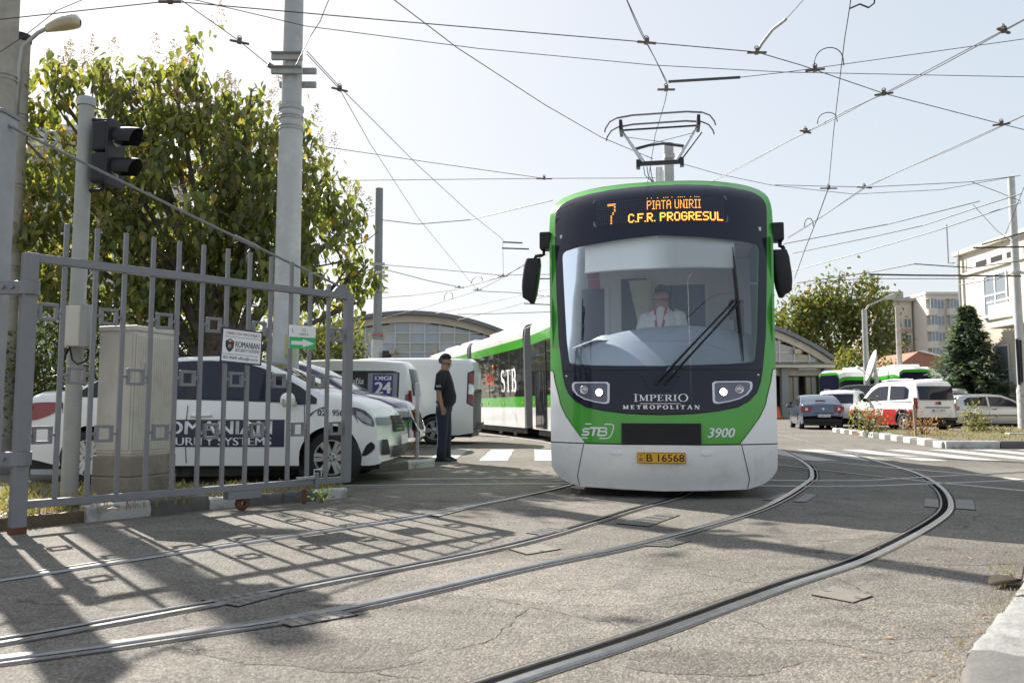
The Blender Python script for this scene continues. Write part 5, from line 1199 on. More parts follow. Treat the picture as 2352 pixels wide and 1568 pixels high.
def ornament(gap, z):
    a = edges[gap]+(.05 if gap == 0 else .017); c = edges[gap+1]-(.045 if gap == 12 else .017); mid = (a+c)/2; h = .068; t = .024
    b = MB()
    for (u0,u1,z0,z1) in ((mid-h,mid+h,z+h-t,z+h),(mid-h,mid+h,z-h,z-h+t),(mid-h,mid-h+t,z-h+t,z+h-t),(mid+h-t,mid+h,z-h+t,z+h-t)): b.box((u0,-.02,z0),(u1,.02,z1), M=GM)
    b.box((a,-.012,z-.011),(mid-h,.012,z+.011), M=GM); b.box((mid+h,-.012,z-.011),(c,.012,z+.011), M=GM)
    b.build('square_ornament', grey_paint, gate, bevel=.002)
for g in (0,2,4,6,8,10,12): ornament(g, ZR[0]); ornament(g, ZR[2])
for g in (1,3,5,7,9,11): ornament(g, ZR[1])
u0,z0 = on_gate(557,1130)
gbox('wheel_bracket', u0-.16,u0+.16,BOTZ-.1,BOTZ-.03,-.05,.05); b = MB()
for s in (-1,1): b.box((u0-.03,s*.03-.006,.08),(u0+.03,s*.03+.006,BOTZ-.1), M=GM)
b.build('wheel_fork', rust, gate)
b = MB(); b.lathe([(.02,-.022),(.06,-.022),(.066,-.012),(.066,.012),(.06,.022),(.02,.022)], (0,0,0), 24, 'y', M=GM @ Matrix.Translation((u0,0,.066))); b.build('caster_wheel', rust, gate, True)
u1,z1 = on_gate(705,1098); gbox('latch_bolt', u1-.14,u1+.1,BOTZ+.035,BOTZ+.06,.03,.055, galv); gbox('latch_keeper', u1+.06,u1+.1,BOTZ-.06,BOTZ+.09,.03,.06)
b = MB(); b.tube([gp(u1+.04,BOTZ+.05,.06),gp(u1+.04,BOTZ+.12,.06),gp(u1+.12,BOTZ+.12,.06),gp(u1+.12,BOTZ+.05,.06)], .008, 8); b.build('latch_loop', chrome, gate)
b = MB(); b.prism([(GL-.2,TOPZ+.03),(GL+.03,TOPZ+.03),(GL-.06,TOPZ+.12),(GL-.12,TOPZ+.12)], lambda u,z: gp(u,z,-.01), lambda u,z: gp(u,z,.01)); b.build('rod_lug', grey_paint, gate, bevel=.003)
gbox('ground_stop', u1-.04,u1,0,.14,-.02,.0, rust)
# big hinge post with hinges and the stay rod
HP = Vector((-4.03,6.08,0))
post = thing('gate_post', 'tall grey square gate post cut by the left edge of the picture', 'post', HP)
b = MB(); b.box((-.1,-.1,0),(.1,.1,3.2)); b.build('column', mat('pale_post_paint', (.3,.31,.33), .5, var=.12, vscale=6, dirt=(.2,.19,.18)), post, bevel=.008)
b = MB(); b.box((-.11,-.11,3.2),(.11,.11,3.23)); b.build('cap', grey_paint, post, bevel=.004)
for zz in (1.83,.55):
    b = MB(); b.box((.06,-.14,zz-.05),(.43,-.08,zz+.05)); h = b.build('hinge', grey_paint, post, bevel=.004)
    b = MB(); b.lathe([(.05,-.05),(.075,-.05),(.075,.05),(.05,.05)], (.365,-.09,zz), 16); b.build('hinge_collar', grey_paint, h)
    b = MB()
    for x in (.2,.27): b.lathe([(.001,-.16),(.014,-.158),(.016,-.14)], (x,0,zz), 10, 'y')
    b.build('hinge_bolts', grey_paint, h)
A = HP+Vector((.1,-.02,3.12)); Bv = GA+gp(GL-.1,TOPZ+.09,0)
rod = thing('stay_rod', 'thin grey stay rod slanting from the gate post to the gate end', 'rod', A)
L_ = Bv-A; b = MB(); b.tube([Vector((0,0,0)),L_*.1+Vector((0,0,-.005)),L_*.55-Vector((0,0,.015)),L_], .0125, 8); b.build('rod', grey_paint, rod)
b = MB(); b.tube([L_*.62-Vector((0,0,.012)),L_*.70-Vector((0,0,.012))], .021, 10); b.build('turnbuckle', grey_paint, rod)
b = MB(); ringp = [L_*.1+Vector((.05*math.cos(a),0,.06+.06*math.sin(a))) for a in np.linspace(-1.6,3.6,12)]; b.tube(ringp, .012, 8); b.build('hook', galv, rod, True)
# fixed fence panel with scrolls just outside the frame, whose shadow falls into the picture
fp_ = thing('fence_panel', 'grey fence panel with ring ornaments left of the gate post', 'fence', (-4.05,6.1,0))
b = MB(); b.box((-1.6,-.03,.15),(0,.03,.2)); b.build('bottom_rail', grey_paint, fp_); b = MB(); b.box((-1.6,-.03,1.98),(0,.03,2.04)); b.build('top_rail', grey_paint, fp_)
for i in range(7): b = MB(); b.box((-.2-i*.22,-.015,.2),(-.17-i*.22,.015,2.3)); b.build('bar', grey_paint, fp_)
for i in range(3): b = MB(); b.tube([(-.35-i*.45+.2*math.cos(a),0,2.45+.2*math.sin(a)) for a in np.linspace(0,6.283,24)], .014, 6); b.build('ring_ornament', grey_paint, fp_, True)
# ---- signs hanging on the gate
def gate_sign(name, label, corners, thick=.008, d=.03, m=white_print):
    c = [on_gate(*p) for p in corners]; b = MB()
    b.prism(c, lambda u,z: GA+gp(u,z,d), lambda u,z: GA+gp(u,z,d+thick)); root = tag(b.build(name, m, None, bevel=.001), label, 'sign')
    f = lambda off: (lambda s,t: GA+gp(*[(c[0][i]*(1-s)*(1-t)+c[1][i]*s*(1-t)+c[2][i]*s*t+c[3][i]*(1-s)*t) for i in (0,1)], d+thick+off))
    return root, f
k2 = lambda x,y: (x*.829/1.74149, (900+y*.829)/1.74149)
sg, f = gate_sign('security_sign', 'white sign with blue border reading OBIECTIV PROTEJAT on the gate', [k2(1050,660),k2(1250,679),k2(1258,517),k2(1062,492)], m=navy)
b = MB(); b.add([f(.001)(s,t) for s,t in ((.035,.045),(.965,.045),(.965,.955),(.035,.955))], [(0,1,2,3)]); b.build('white_face', white_print, sg, recalc=False)
redp = mat('red_print', (.45,.03,.04), .5)
put_text('sign_lettering', fit_text('OBIECTIV PROTEJAT', .1,.93,.79,.89,.006), f(.002), redp, sg)
put_text('sign_lettering', fit_text('ROMANIAN', .34,.93,.46,.64,.014), f(.002), navy, sg)
put_text('sign_lettering', fit_text('SECURITY SYSTEMS', .34,.93,.34,.43,.008), f(.002), navy, sg)
put_text('sign_lettering', fit_text('021-9569/ office@r-ss.ro', .07,.9,.09,.2,.008), f(.002), black_print, sg)
b = MB()
for (s0,t0,s1,t1) in ((.08,.745,.95,.755),(.05,.245,.9,.255)): b.add([f(.002)(s,t) for s,t in ((s0,t0),(s1,t0),(s1,t1),(s0,t1))], [(0,1,2,3)])
b.build('sign_rule', black_print, sg, recalc=False)
sh = [(.1,.62),(.16,.66),(.21,.7),(.26,.66),(.31,.62),(.3,.45),(.26,.36),(.205,.3),(.15,.36),(.11,.45)]
b = MB(); b.add([f(.002)(*p) for p in sh], [tuple(range(10))]); b.build('shield_emblem', navy, sg, recalc=False)
for k_,(cc) in enumerate(((.02,.05,.4),(.75,.55,.03),(.6,.03,.04))):
    b = MB(); x0 = .13+k_*.05; b.add([f(.003)(*p) for p in ((x0,.6),(x0+.05,.6),(x0+.05,.66),(x0,.65))], [(0,1,2,3)]); b.build('shield_stripe', mat('stripe%d'%k_, cc, .5), sg, recalc=False)
b = MB(); b.add([f(.003)(.205+.04*math.cos(a),.48+.06*math.sin(a)) for a in np.linspace(0,6.283,9)[:-1]], [tuple(range(8))]); b.build('shield_badge', mat('badge_gold', (.4,.25,.08), .5), sg, recalc=False)
sg, f = gate_sign('arrow_sign', 'white and green sign with a white arrow pointing right on the gate', [k2(1385,596),k2(1512,600),k2(1513,491),k2(1386,482)], d=.03)
b = MB(); b.add([f(.001)(s,t) for s,t in ((0,0),(1,0),(1,.5),(0,.5))], [(0,1,2,3)]); b.build('green_half', mat('sign_green', (.03,.42,.12), .4), sg, recalc=False)
b = MB(); b.add([f(.002)(s,t) for s,t in ((.07,.17),(.5,.17),(.5,.07),(.95,.24),(.5,.42),(.5,.33),(.07,.33))], [tuple(range(7))]); b.build('arrow', white_print, sg, recalc=False)
b = MB()
for pts in ([(.46,.78),(.52,.86),(.62,.84),(.6,.76),(.5,.74)],[(.35,.64),(.45,.66),(.6,.66),(.62,.6),(.4,.6)],[(.1,.86),(.12,.72),(.15,.68)],[(.66,.7),(.68,.6),(.72,.58)]): stroke(b, pts, .02, f(.002))
b.build('worn_print', mat('worn_print', (.12,.12,.12), .6), sg, recalc=False)
# ---- electrical cabinet on its concrete base
CC = Vector((-3.44,7.24,0)); d1 = Vector((.295,.955,0)); d2 = Vector((-.955,.295,0)); w1, w2 = .56, .40
cabinet = thing('electrical_cabinet', 'weathered cream electrical cabinet on a concrete base behind the gate', 'cabinet', CC)
CM = Matrix(((d1.x,d2.x,0,0),(d1.y,d2.y,0,0),(0,0,1,0),(0,0,0,1)))
cream = mat('cabinet_cream', (.56,.54,.48), .6, var=.06, vscale=5, dirt=(.34,.31,.26), dscale=4, damt=.5)
old_conc = mat('stained_concrete', (.27,.245,.195), .9, var=.2, vscale=4, bump=.35, bscale=40, dirt=(.09,.075,.06), dscale=2.2, damt=.85)
cz1 = .93+189*CC.y/FPX
def cbx(name, lo, hi, m, bevel=.006, parent=None): b = MB(); b.box(lo,hi,M=CM); return b.build(name, m, parent or cabinet, bevel=bevel)
cbx('base', (-.02,-.02,0),(w1+.02,w2+.02,.30), old_conc, .012); cbx('base', (-.015,-.015,.302),(w1+.015,w2+.015,.49), old_conc, .012)
bodyc = cbx('housing', (.0,.0,.51),(w1,w2,cz1-.05), cream); cbx('plinth', (.01,.01,.485),(w1-.01,w2-.01,.512), cream)
cbx('roof', (-.012,-.012,cz1-.05),(w1+.012,w2+.012,cz1), cream, .01)
door = cbx('door', (.015,-.012,.54),(w1-.015,-.001,cz1-.08), cream, .004)
for i in range(17): cbx('door_rib', (.04+i*.029,-.017,.56),(.052+i*.029,-.011,cz1-.1), cream, .001, door)
cbx('door_handle', (.12,-.03,1.15),(.145,-.012,1.34), mat('handle_alloy', (.5,.5,.47), .5), .004, door)
side_ = cbx('side_panel', (-.01,.02,.54),(-.001,w2-.02,cz1-.08), cream, .004)
# ---- poles
def lathe_pole(b, r0, r1, z0, z1, n=18): b.lathe([(.001,z0),(r0,z0),(r1,z1),(.001,z1)], (0,0,0), n)
def pole(name, label, base, h, r0, r1, m, cat='pole'):
    t = thing(name, label, cat, base); b = MB(); lathe_pole(b, r0, r1, 0, h); b.build('shaft', m, t, True, angle=40); return t
TL = Vector((-3.96,7.21,0)); tp = pole('signal_pole', 'grey steel signal pole behind the gate carrying a small junction box', TL, 3.72, .072,.066, mat('lichen_steel', (.33,.34,.32), .6, var=.12, vscale=5, dirt=(.25,.24,.17), dscale=3))
b = MB(); b.lathe([(.07,3.72),(.078,3.72),(.078,3.78),(.07,3.8),(.001,3.8)], (0,0,0), 18); b.build('cap', galv, tp, True, angle=40)
jb = thing('junction_box', 'small beige junction box fixed to the signal pole', 'box', TL+Vector((.02,-.14,1.47)))
b = MB(); b.box((-.07,-.06,0),(.12,.06,.36)); b.build('housing', cream, jb, bevel=.01); b = MB(); b.box((.12,-.075,-.01),(.19,.075,.37)); b.build('open_lid', mat('box_grey', (.3,.3,.29), .6), jb, bevel=.006)
b = MB(); b.tube([(.0,0,.0),(.02,.02,-.12),(.08,0,-.16),(.16,0,-.13),(.18,0,-.02)], .008, 6); b.tube([(-.01,.0,-.02),(-.06,-.02,-.17)], .012, 6); b.build('cable', black_plastic, jb, True)
tl = thing('traffic_light', 'black two-lamp tram signal facing right on the signal pole', 'traffic light', TL+Vector((.08,.0,2.97)), R(-8)); tl.scale = (.82,)*3
b = MB(); b.box((.05,-.13,.0),(.26,.13,.34)); b.box((.05,-.13,.36),(.26,.13,.70)); b.build('housing', black_plastic, tl, bevel=.03)
b = MB(); b.box((.26,-.16,-.03),(.285,.16,.73)); b.build('backboard', black_plastic, tl, bevel=.01)
for zz in (.19,.54):
    b = MB(); rows = []
    for i in range(9):
        a = R(-35+250*i/8); rows.append([(.285,.115*math.cos(a),zz+.115*math.sin(a)),(.46+.06*math.sin(a),.11*math.cos(a),zz-.01+.115*math.sin(a)),(.52+.05*math.sin(a),.105*math.cos(a),zz-.02+.112*math.sin(a))])
    b.grid(rows); b.build('hood', black_plastic, tl, True, recalc=False)
    b = MB(); b.lathe([(.11,.287),(.06,.30),(.001,.305)], (0,0,zz), 20, 'x'); b.build('lens', mat('signal_lens', (.05,.05,.05), .1), tl, True)
b = MB(); b.tube([(-.1,0,.76),(.16,0,.74),(.16,0,.68)], .022, 8); b.tube([(-.1,0,-.06),(.14,0,-.06),(.14,0,.02)], .022, 8); b.build('mounting_arm', black_plastic, tl)
# big pale catenary pole
wp_m = mat('pale_pole_paint', (.42,.43,.43), .55, var=.12, vscale=2.5, dirt=(.62,.64,.62), dscale=1.3, damt=.8)
BP = Vector(((655-1176)/FPX*11.9, 11.9, 0)); s11 = FPX/11.9
bp = pole('catenary_pole', 'tall pale grey catenary pole rising behind the white sedan', BP, 5.5, .205,.175, wp_m)
b = MB(); b.lathe([(.178,5.45),(.19,5.46),(.19,5.52),(.15,5.54),(.14,9.5),(.001,9.5)], (0,0,0), 20); b.build('upper_shaft', galv, bp, True, angle=40)
for zz in (5.15,5.2,5.32,5.36): b = MB(); b.lathe([(.176,zz-.012),(.188,zz-.01),(.188,zz+.01),(.176,zz+.012)], (0,0,0), 20); b.build('clamp_band', galv, bp, True)
for zz, dx in ((6.02,0),(6.24,0)):
    b = MB(); b.box((-.27,-.2,zz-.045),(.2,-.14,zz+.045)); b.box((-.27,-.26,zz+.045),(.2,-.14,zz+.055)); b.box((-.24,.14,zz-.12),(.33,.2,zz-.03)); b.build('bracket', galv, bp, bevel=.006)
b = MB(); b.box((.06,-.215,1.65),(.17,-.18,2.0)); b.build('pole_number', mat('pole_number_yellow', (.45,.42,.1), .7, dirt=(.1,.1,.08), dscale=12, damt=.9), bp)
# second pole with round disc
SP = P(866,820,24); SP.z = 0
sp2 = pole('catenary_pole', 'dark grey round pole carrying a round disc, left of the tram', SP, .93+510*24/FPX, .15,.115, mat('dark_pole', (.16,.17,.18), .55, var=.12, vscale=3))
b = MB(); b.lathe([(.152,0),(.17,0),(.17,2.9),(.152,2.95)], (0,0,0), 16); b.build('sleeve', galv, sp2, True, angle=40)
for zz in (5.0,5.25): b = MB(); b.box((-.22,-.18,zz-.04),(.22,-.1,zz+.04)); b.box((-.18,.1,zz-.1),(.28,.18,zz-.03)); b.build('bracket', galv, sp2)
ds = thing('round_disc', 'round beige disc sign fixed to the dark pole', 'sign', SP+Vector((0,.2,.93+(935-768)*24/FPX))); b = MB(); b.lathe([(.001,-.01),(.23,-.01),(.23,.01),(.001,.01)], (0,0,0), 24, 'y'); b.build('disc', mat('disc_beige', (.4,.36,.28), .6, var=.1), ds)
b = MB(); b.lathe([(.172,-.02),(.18,-.02),(.18,.02),(.172,.02)], (0,-.2,-.02), 18); b.build('red_band', mat('red_band', (.35,.06,.05), .6), ds)
sb = thing('small_signal', 'small black signal box beside the dark pole foot', 'signal', SP+Vector((.3,-.2,.93+(935-822)*24/FPX-.1))); b = MB(); b.box((-.1,-.1,0),(.1,.1,.3)); b.build('housing', black_plastic, sb, bevel=.02); b = MB(); b.tube([(0,0,.02),(0,0,-2.2)], .03, 8); b.build('stem', black_plastic, sb); b = MB(); b.lathe([(.05,.1),(.06,.16)], (0,0,.15), 12, 'x'); b.build('hood', black_plastic, sb)
# pole behind the pantograph
BK = P(1536,410,19.5); BK.z = 0; bk = pole('catenary_pole', 'square-topped catenary pole directly behind the pantograph', BK, .93+617*19.5/FPX, .16,.13, galv)
b = MB(); b.box((-.12,-.2,7.1),(.12,.2,7.2)); b.build('bracket', galv, bk)
# right edge pole
RP = G(2347,990); rp = pole('catenary_pole', 'pale catenary pole at the right edge of the picture', Vector((RP.x+.1,RP.y,0)), .93+537*RP.y/FPX, .17,.13, wp_m)
b = MB(); b.lathe([(.18,0),(.21,0),(.2,1.6),(.18,1.7)], (0,0,0), 16); b.build('painted_foot', white_road, rp, True, angle=40)
for zz in (6.2,7.6): b = MB(); b.box((-.3,-.25,zz-.05),(.3,-.17,zz+.05)); b.build('bracket', galv, rp)
b = MB(); b.tube([(-.18,-.12,1.8),(-.19,-.12,3.6)], .05, 8); b.tube([(-.10,-.19,1.9),(-.1,-.2,3.55)], .04, 8); b.build('feeder_cable', black_plastic, rp)
# far poles and lamps on the right
for (px,ptop,Y,lamp,lab,m) in ((1985,712,52,1,'slim grey street lamp post before the big yard tree',galv),(2061,705,55,0,'bare concrete pole before the pink apartment block',concrete)):
    p = P(px,ptop,Y); t = pole('street_lamp' if lamp else 'concrete_pole', lab, Vector((p.x,Y,0)), p.z, .2,.16, m, 'street lamp' if lamp else 'pole')
    if lamp: b = MB(); b.tube([(0,0,p.z-.1),(.3,0,p.z+.3),(1.4,0,p.z+.8)], .06, 6); b.tube([(1.4,0,p.z+.8),(2.0,0,p.z+.95)], [.1,.16], 8); b.build('lamp_head', galv, t)
# two concrete poles at the left edge, one with a street lamp
for (px,Y,top,r0,r1,lab,nm) in ((12,12.5,9.2,.19,.145,'weathered concrete pole at the left edge, in front of the lamp pole','concrete_pole'),(40,14.2,.93+863*14.2/FPX,.19,.16,'concrete pole carrying a street lamp at the upper left','lamp_pole')):
    x = (px-1176)/FPX*Y; t = pole(nm, lab, Vector((x-.25,Y,0)), top, r0, r1, concrete)
    for zz in (3.4,4.9,6.2):
        for dz in (0,.07): b = MB(); rr = r0+(r1-r0)*zz/top+.004; b.lathe([(rr,zz+dz-.012),(rr+.012,zz+dz-.01),(rr+.012,zz+dz+.01),(rr,zz+dz+.012)], (0,0,0), 16); b.build('steel_band', galv, t, True)
    if nm == 'lamp_pole': b = MB(); b.lathe([(.165,top),(.18,top+.02),(.18,top+.14),(.001,top+.16)], (0,0,0), 14); b.build('cap', black_plastic, t)
lp = P(100,70,14.0); sl = thing('street_lamp', 'pale oval street lamp head at the upper left', 'lamp', lp)
b = MB(); b.tube([(-.45,.05,-1.6),(-.42,.03,-.6),(-.36,0,-.3),(-.1,0,-.05),(.1,0,.06)], .035, 8); b.build('arm', galv, sl, True)
b = MB(); rows = []
for t_ in np.linspace(0,1,12):
    w_ = .05+.13*math.sin(min(1,t_*1.25)*math.pi*.62); w_ *= (1 if t_ < .8 else math.sqrt(max(.02,1-((t_-.8)/.2)**2)))
    rows.append([(.05+.62*t_, w_*math.cos(a), .06+.12*t_+w_*.75*math.sin(a)) for a in np.linspace(0,math.pi,9)])
b.grid(rows); b.build('shell', mat('lamp_shell', (.5,.5,.47), .5), sl, True, recalc=False)
b = MB(); rows = [[(r_[0][0], y, r_[0][2]-.1*math.sqrt(max(0,1-(y/max(.01,r_[0][1]))**2))) for y in np.linspace(-r_[0][1],r_[0][1],9)] for r_ in rows]; b.grid(rows); b.build('lens_bowl', mat('lamp_bowl', (.5,.46,.34), .3, coat=.4), sl, True, recalc=False)
# marker post by the guard
mp = thing('marker_post', 'thin white marker post with an orange stripe beside the guard', 'post', G(957,1057))
b = MB(); b.box((-.035,-.02,0),(.035,.02,1.36)); b.build('post', mat('post_white', (.62,.62,.62), .5), mp, bevel=.005); b = MB(); b.box((-.037,-.023,.05),(-.01,.023,.9)); b.build('orange_stripe', mat('stripe_orange', (.75,.25,.05), .5), mp)
# wooden stake on the island
st = thing('wooden_stake', 'short leaning wooden stake on the planted island', 'stake', G(2104,1008)); b = MB(); b.prism([(-.03,0),(.03,0),(.0,1.0),(-.06,1.0)], lambda x,z: (x,-.02,z), lambda x,z: (x,.02,z)); b.build('stake', mat('grey_wood', (.3,.27,.22), .9), st)
# traffic cone
cn = thing('traffic_cone', 'small orange traffic cone standing before the depot doors', 'cone', P(1788,958,66)*1.0); cn.location.z = 0
b = MB(); b.lathe([(.02,1.0),(.05,1.0),(.26,.08),(.3,.06),(.3,.0)], (0,0,0), 16); b.build('cone', mat('cone_orange', (.75,.12,.03), .5), cn, True, angle=40); b = MB(); b.box((-.4,-.4,0),(.4,.4,.06)); b.build('foot', black_rubber, cn)
# ================================================================== TREES AND SHRUBS
bark = mat('bark', (.12,.095,.075), .9, var=.25, vscale=8, bump=.5, bscale=25)
def leaf_shape(kind):
    if kind == 'heart': # big soft leaf with a fold, pointing down -z
        return np.array([(0,0,0),(-.26,.05,-.16),(-.32,.1,-.48),(-.16,.07,-.85),(0,.02,-1.2),(.16,.07,-.85),(.32,.1,-.48),(.26,.05,-.16),(0,-.04,-.5)]), [(0,1,8),(1,2,8),(2,3,8),(3,4,8),(4,5,8),(5,6,8),(6,7,8),(7,0,8)]
    return np.array([(0,0,0),(-.3,.05,-.45),(0,0,-1),(.3,.05,-.45)]), [(0,1,2),(0,2,3)]
def rot_mats(n, droop, gen):
    """random yaw, tilt away from hanging by an angle around droop"""
    yaw = gen.uniform(0,2*math.pi,n); tilt = np.abs(gen.normal(droop[0],droop[1],n)); roll = gen.normal(0,.5,n)
    cy,sy = np.cos(yaw),np.sin(yaw); ct,st = np.cos(tilt),np.sin(tilt); cr,sr = np.cos(roll),np.sin(roll); z = np.zeros(n); o = np.ones(n)
    Rz = np.stack([np.stack([cy,-sy,z],-1),np.stack([sy,cy,z],-1),np.stack([z,z,o],-1)],1)
    Rx = np.stack([np.stack([o,z,z],-1),np.stack([z,ct,-st],-1),np.stack([z,st,ct],-1)],1)
    Rr = np.stack([np.stack([cr,-sr,z],-1),np.stack([sr,cr,z],-1),np.stack([z,z,o],-1)],1)
    return Rz@Rx@Rr
def leaves_obj(name, pos, size, kind, m, parent, droop=(.5,.45), seed=1):
    gen = np.random.default_rng(seed); sh, fs = leaf_shape(kind); n = len(pos); k = len(sh)
    M = rot_mats(n, droop, gen); s = gen.uniform(size[0],size[1],n)
    V = np.einsum('nij,kj->nki', M, sh)*s[:,None,None] + pos[:,None,:]
    F = (np.array(fs)[None]+ (np.arange(n)*k)[:,None,None]).reshape(-1,3)
    me = bpy.data.meshes.new(name); me.vertices.add(n*k); me.vertices.foreach_set('co', V.reshape(-1)); me.loops.add(F.size); me.loops.foreach_set('vertex_index', F.reshape(-1)); me.polygons.add(len(F)); me.polygons.foreach_set('loop_start', np.arange(0,F.size,3)); me.update(); me.validate()
    me.materials.append(m); o = bpy.data.objects.new(name, me); COL.objects.link(o); o.parent = parent; return o
def limbs(b, p, d, L, r, depth, tips, spread=.6, seedr=random):
    q = Vector(p); pts = [q.copy()]; dd = Vector(d).normalized()
    for i in range(4):
        dd = (dd+Vector((seedr.gauss(0,.12),seedr.gauss(0,.12),seedr.gauss(.04,.08)))).normalized(); q = q+dd*L/4; pts.append(q.copy())
    b.tube(pts, [r*(1-.4*i/4) for i in range(5)], 7 if depth > 1 else 5, cap=False)
    if depth <= 1: tips += [pts[2],pts[3],pts[4]]
    if depth == 0: return
    for k in range(seedr.choice((2,3,3))):
        a = seedr.uniform(0,6.283); side = Vector((math.cos(a),math.sin(a),seedr.uniform(-.1,.6)))
        limbs(b, pts[seedr.choice((3,4))], dd*(1-spread)+side*spread, L*seedr.uniform(.6,.82), r*.58, depth-1, tips, spread, seedr)
def tree(name, label, base, trunk_h, blobs, n_leaves, size, kind, m, r0=.16, droop=(.5,.45), seed=3, n_parts=0, panicles=0, group=None, cl=.5, per=55):
    rd = random.Random(seed); gen = np.random.default_rng(seed)
    t = thing(name, label, 'tree', base, group=group); b = MB(); tips = []
    b.tube([(0,0,0),(.04,0,trunk_h*.5),(-.03,.03,trunk_h)], [r0,r0*.8,r0*.7], 10, cap=False)
    # limbs reach into each blob of the crown
    for (c,rad) in blobs:
        c = Vector(c); mid = Vector((c.x*.35,c.y*.35,trunk_h+(c.z-trunk_h)*.45)); 
        b.tube([(0,0,trunk_h*.9),mid,c*.75+Vector((0,0,trunk_h))*.25*0+mid*.25,c], [r0*.5,r0*.38,r0*.28,r0*.15], 6, cap=False)
        for k in range(4):
            a = rd.uniform(0,6.283); limbs(b, mid.lerp(c,rd.uniform(.4,1)), Vector((math.cos(a),math.sin(a),rd.uniform(-.2,.8))), max(rad)*.8, r0*.16, 1, tips, .6, rd)
    b.build('trunk', bark, t, True)
    vol = np.array([r[0]*r[1]*r[2] for c,r in blobs]); pos = []
    cen = []
    for (c,r),w in zip(blobs, vol/vol.sum()):
        k = 3 if min(r) < .2 else max(1,int(w*n_leaves/per)); g = gen.normal(size=(k,3)); g /= np.linalg.norm(g,axis=1)[:,None]; g *= (gen.uniform(.15,1,k)**.45)[:,None]; cen.append(g*np.array(r)+np.array(c))
    cen = np.concatenate(cen); which = gen.integers(0,len(cen),n_leaves); spreadv = gen.normal(size=(n_leaves,3))*cl*np.array([.5,.5,.62]); pos = cen[which]+spreadv
    pos = pos[pos[:,2] > trunk_h*.35]
    crown = leaves_obj('crown', pos[n_parts:], size, kind, m, t, droop, seed); crown['kind'] = 'stuff'
    if n_parts:   # nearest big leaves as single pieces
        sh, fs = leaf_shape(kind); me = bpy.data.meshes.new('leaf'); me.from_pydata([tuple(v) for v in sh], [], fs); me.materials.append(m); M = rot_mats(n_parts, droop, gen)
        near = pos[:n_parts].copy(); near[:,1] -= np.abs(gen.normal(0,.5,n_parts))
        for i in range(n_parts):
            s = gen.uniform(size[0],size[1])*1.1; inst(me, 'leaf', crown, Matrix.Translation(Vector(near[i])) @ Matrix(M[i].tolist()).to_4x4() @ Matrix.Scale(s,4))
    if panicles:
        q = MB(); order = np.argsort(-(cen[:,2]+gen.normal(0,.6,len(cen))))[:panicles]
        for i in order:
            c = Vector(cen[i])+Vector((rd.gauss(0,.2),rd.gauss(0,.2),.2)); H = rd.uniform(.3,.6)
            for k in range(80):
                u = rd.random(); rr = .10*(1-u)+.012; p = c+Vector((rd.gauss(0,rr),rd.gauss(0,rr),u*H)); s = rd.uniform(.008,.018)
                q.add([p+Vector((s,0,0)),p+Vector((-s*.5,s*.8,0)),p+Vector((-s*.5,-s*.8,0)),p+Vector((0,0,s*1.3))], [(0,1,3),(1,2,3),(2,0,3)])
        o = q.build('seed_panicles', leaf_mat('seed_brown', [(0,(.3,.22,.12)),(.6,(.4,.32,.2)),(1,(.22,.15,.08))], .3), crown, recalc=False); o['kind'] = 'stuff'
    return t
pau = leaf_mat('broad_leaves', [(0,(.075,.098,.035)),(.35,(.115,.145,.046)),(.7,(.17,.2,.06)),(.9,(.24,.26,.075)),(.985,(.28,.25,.08)),(1,(.3,.19,.06))], .45, .34, .6)
TB = Vector((-5.6,15.2,0)); s_t = FPX/15.2
def at(px, py, dy=0.0): return Vector(((px-1176)/FPX*(15.2+dy)-TB.x, dy, .93+(935-py)*(15.2+dy)/FPX))
bl1 = [((at(430,420)),(2.2,1.6,1.9)),((at(220,380)),(1.6,1.4,1.8)),((at(490,260)),(.9,.9,.8)),((at(300,230)),(1.2,1.0,.9)),((at(120,250)),(.9,.9,1.0)),((at(620,420)),(1.3,1.2,1.4)),((at(730,560)),(1.0,1.0,1.1)),((at(770,650)),(.62,.8,.7)),((at(560,560)),(1.6,1.4,1.2)),((at(200,600)),(1.5,1.3,1.1)),((at(90,480)),(.9,1.0,1.5)),((at(600,280)),(.6,.6,.6)),((at(422,130)),(.14,.14,.6)),((at(420,640)),(1.5,1.3,.8)),((at(300,690)),(1.4,1.2,.6)),((at(640,640)),(.9,.9,.7)),((at(60,620)),(.8,.9,.9)),((at(40,380)),(.5,.8,1.2))]+[(at(x,y),(.26,.3,.34)) for x,y in ((330,150),(110,135),(70,150),(215,150),(255,175),(375,160),(560,185),(640,240),(690,300),(738,390),(800,500),(842,610),(826,690),(20,300))]
bl1 = [(tuple(c),r) for c,r in bl1]
tree('leafy_tree', 'tall broad-leaved tree with brown seed panicles behind the gate', TB, 1.5, bl1, 14500, (.09,.21), 'heart', pau, .14, (.42,.42), 3, 260, 300, cl=.30, per=40)
mixl = leaf_mat('yard_tree_leaves', [(0,(.07,.1,.03)),(.45,(.12,.16,.045)),(.8,(.18,.19,.055)),(.95,(.25,.18,.06)),(1,(.28,.13,.06))], .35)
RT = P(1925,900,62); RT.z = 0; s62 = 62/FPX
def atr(px,py,dy=0.0): return (((px-1176)*s62-RT.x), dy, .93+(935-py)*s62)
tree('yard_tree', 'large autumn-tinged tree rising behind the right depot hall', RT, 3.0, [(atr(1900,740),(3.4,3,2.6)),(atr(1830,750),(2.4,2.4,2.2)),(atr(1990,730),(2.4,2.4,2.4)),(atr(1965,665),(2.1,1.8,1.3)),(atr(2040,790),(1.8,1.8,2.0)),(atr(1870,690),(1.8,1.8,1.4)),(atr(1960,820),(2.6,2,1.6)),(atr(2010,690),(1.0,1,1.0))], 9500, (.26,.48), 'plain', mixl, .3, (.8,.5), 9, cl=.95, per=70)
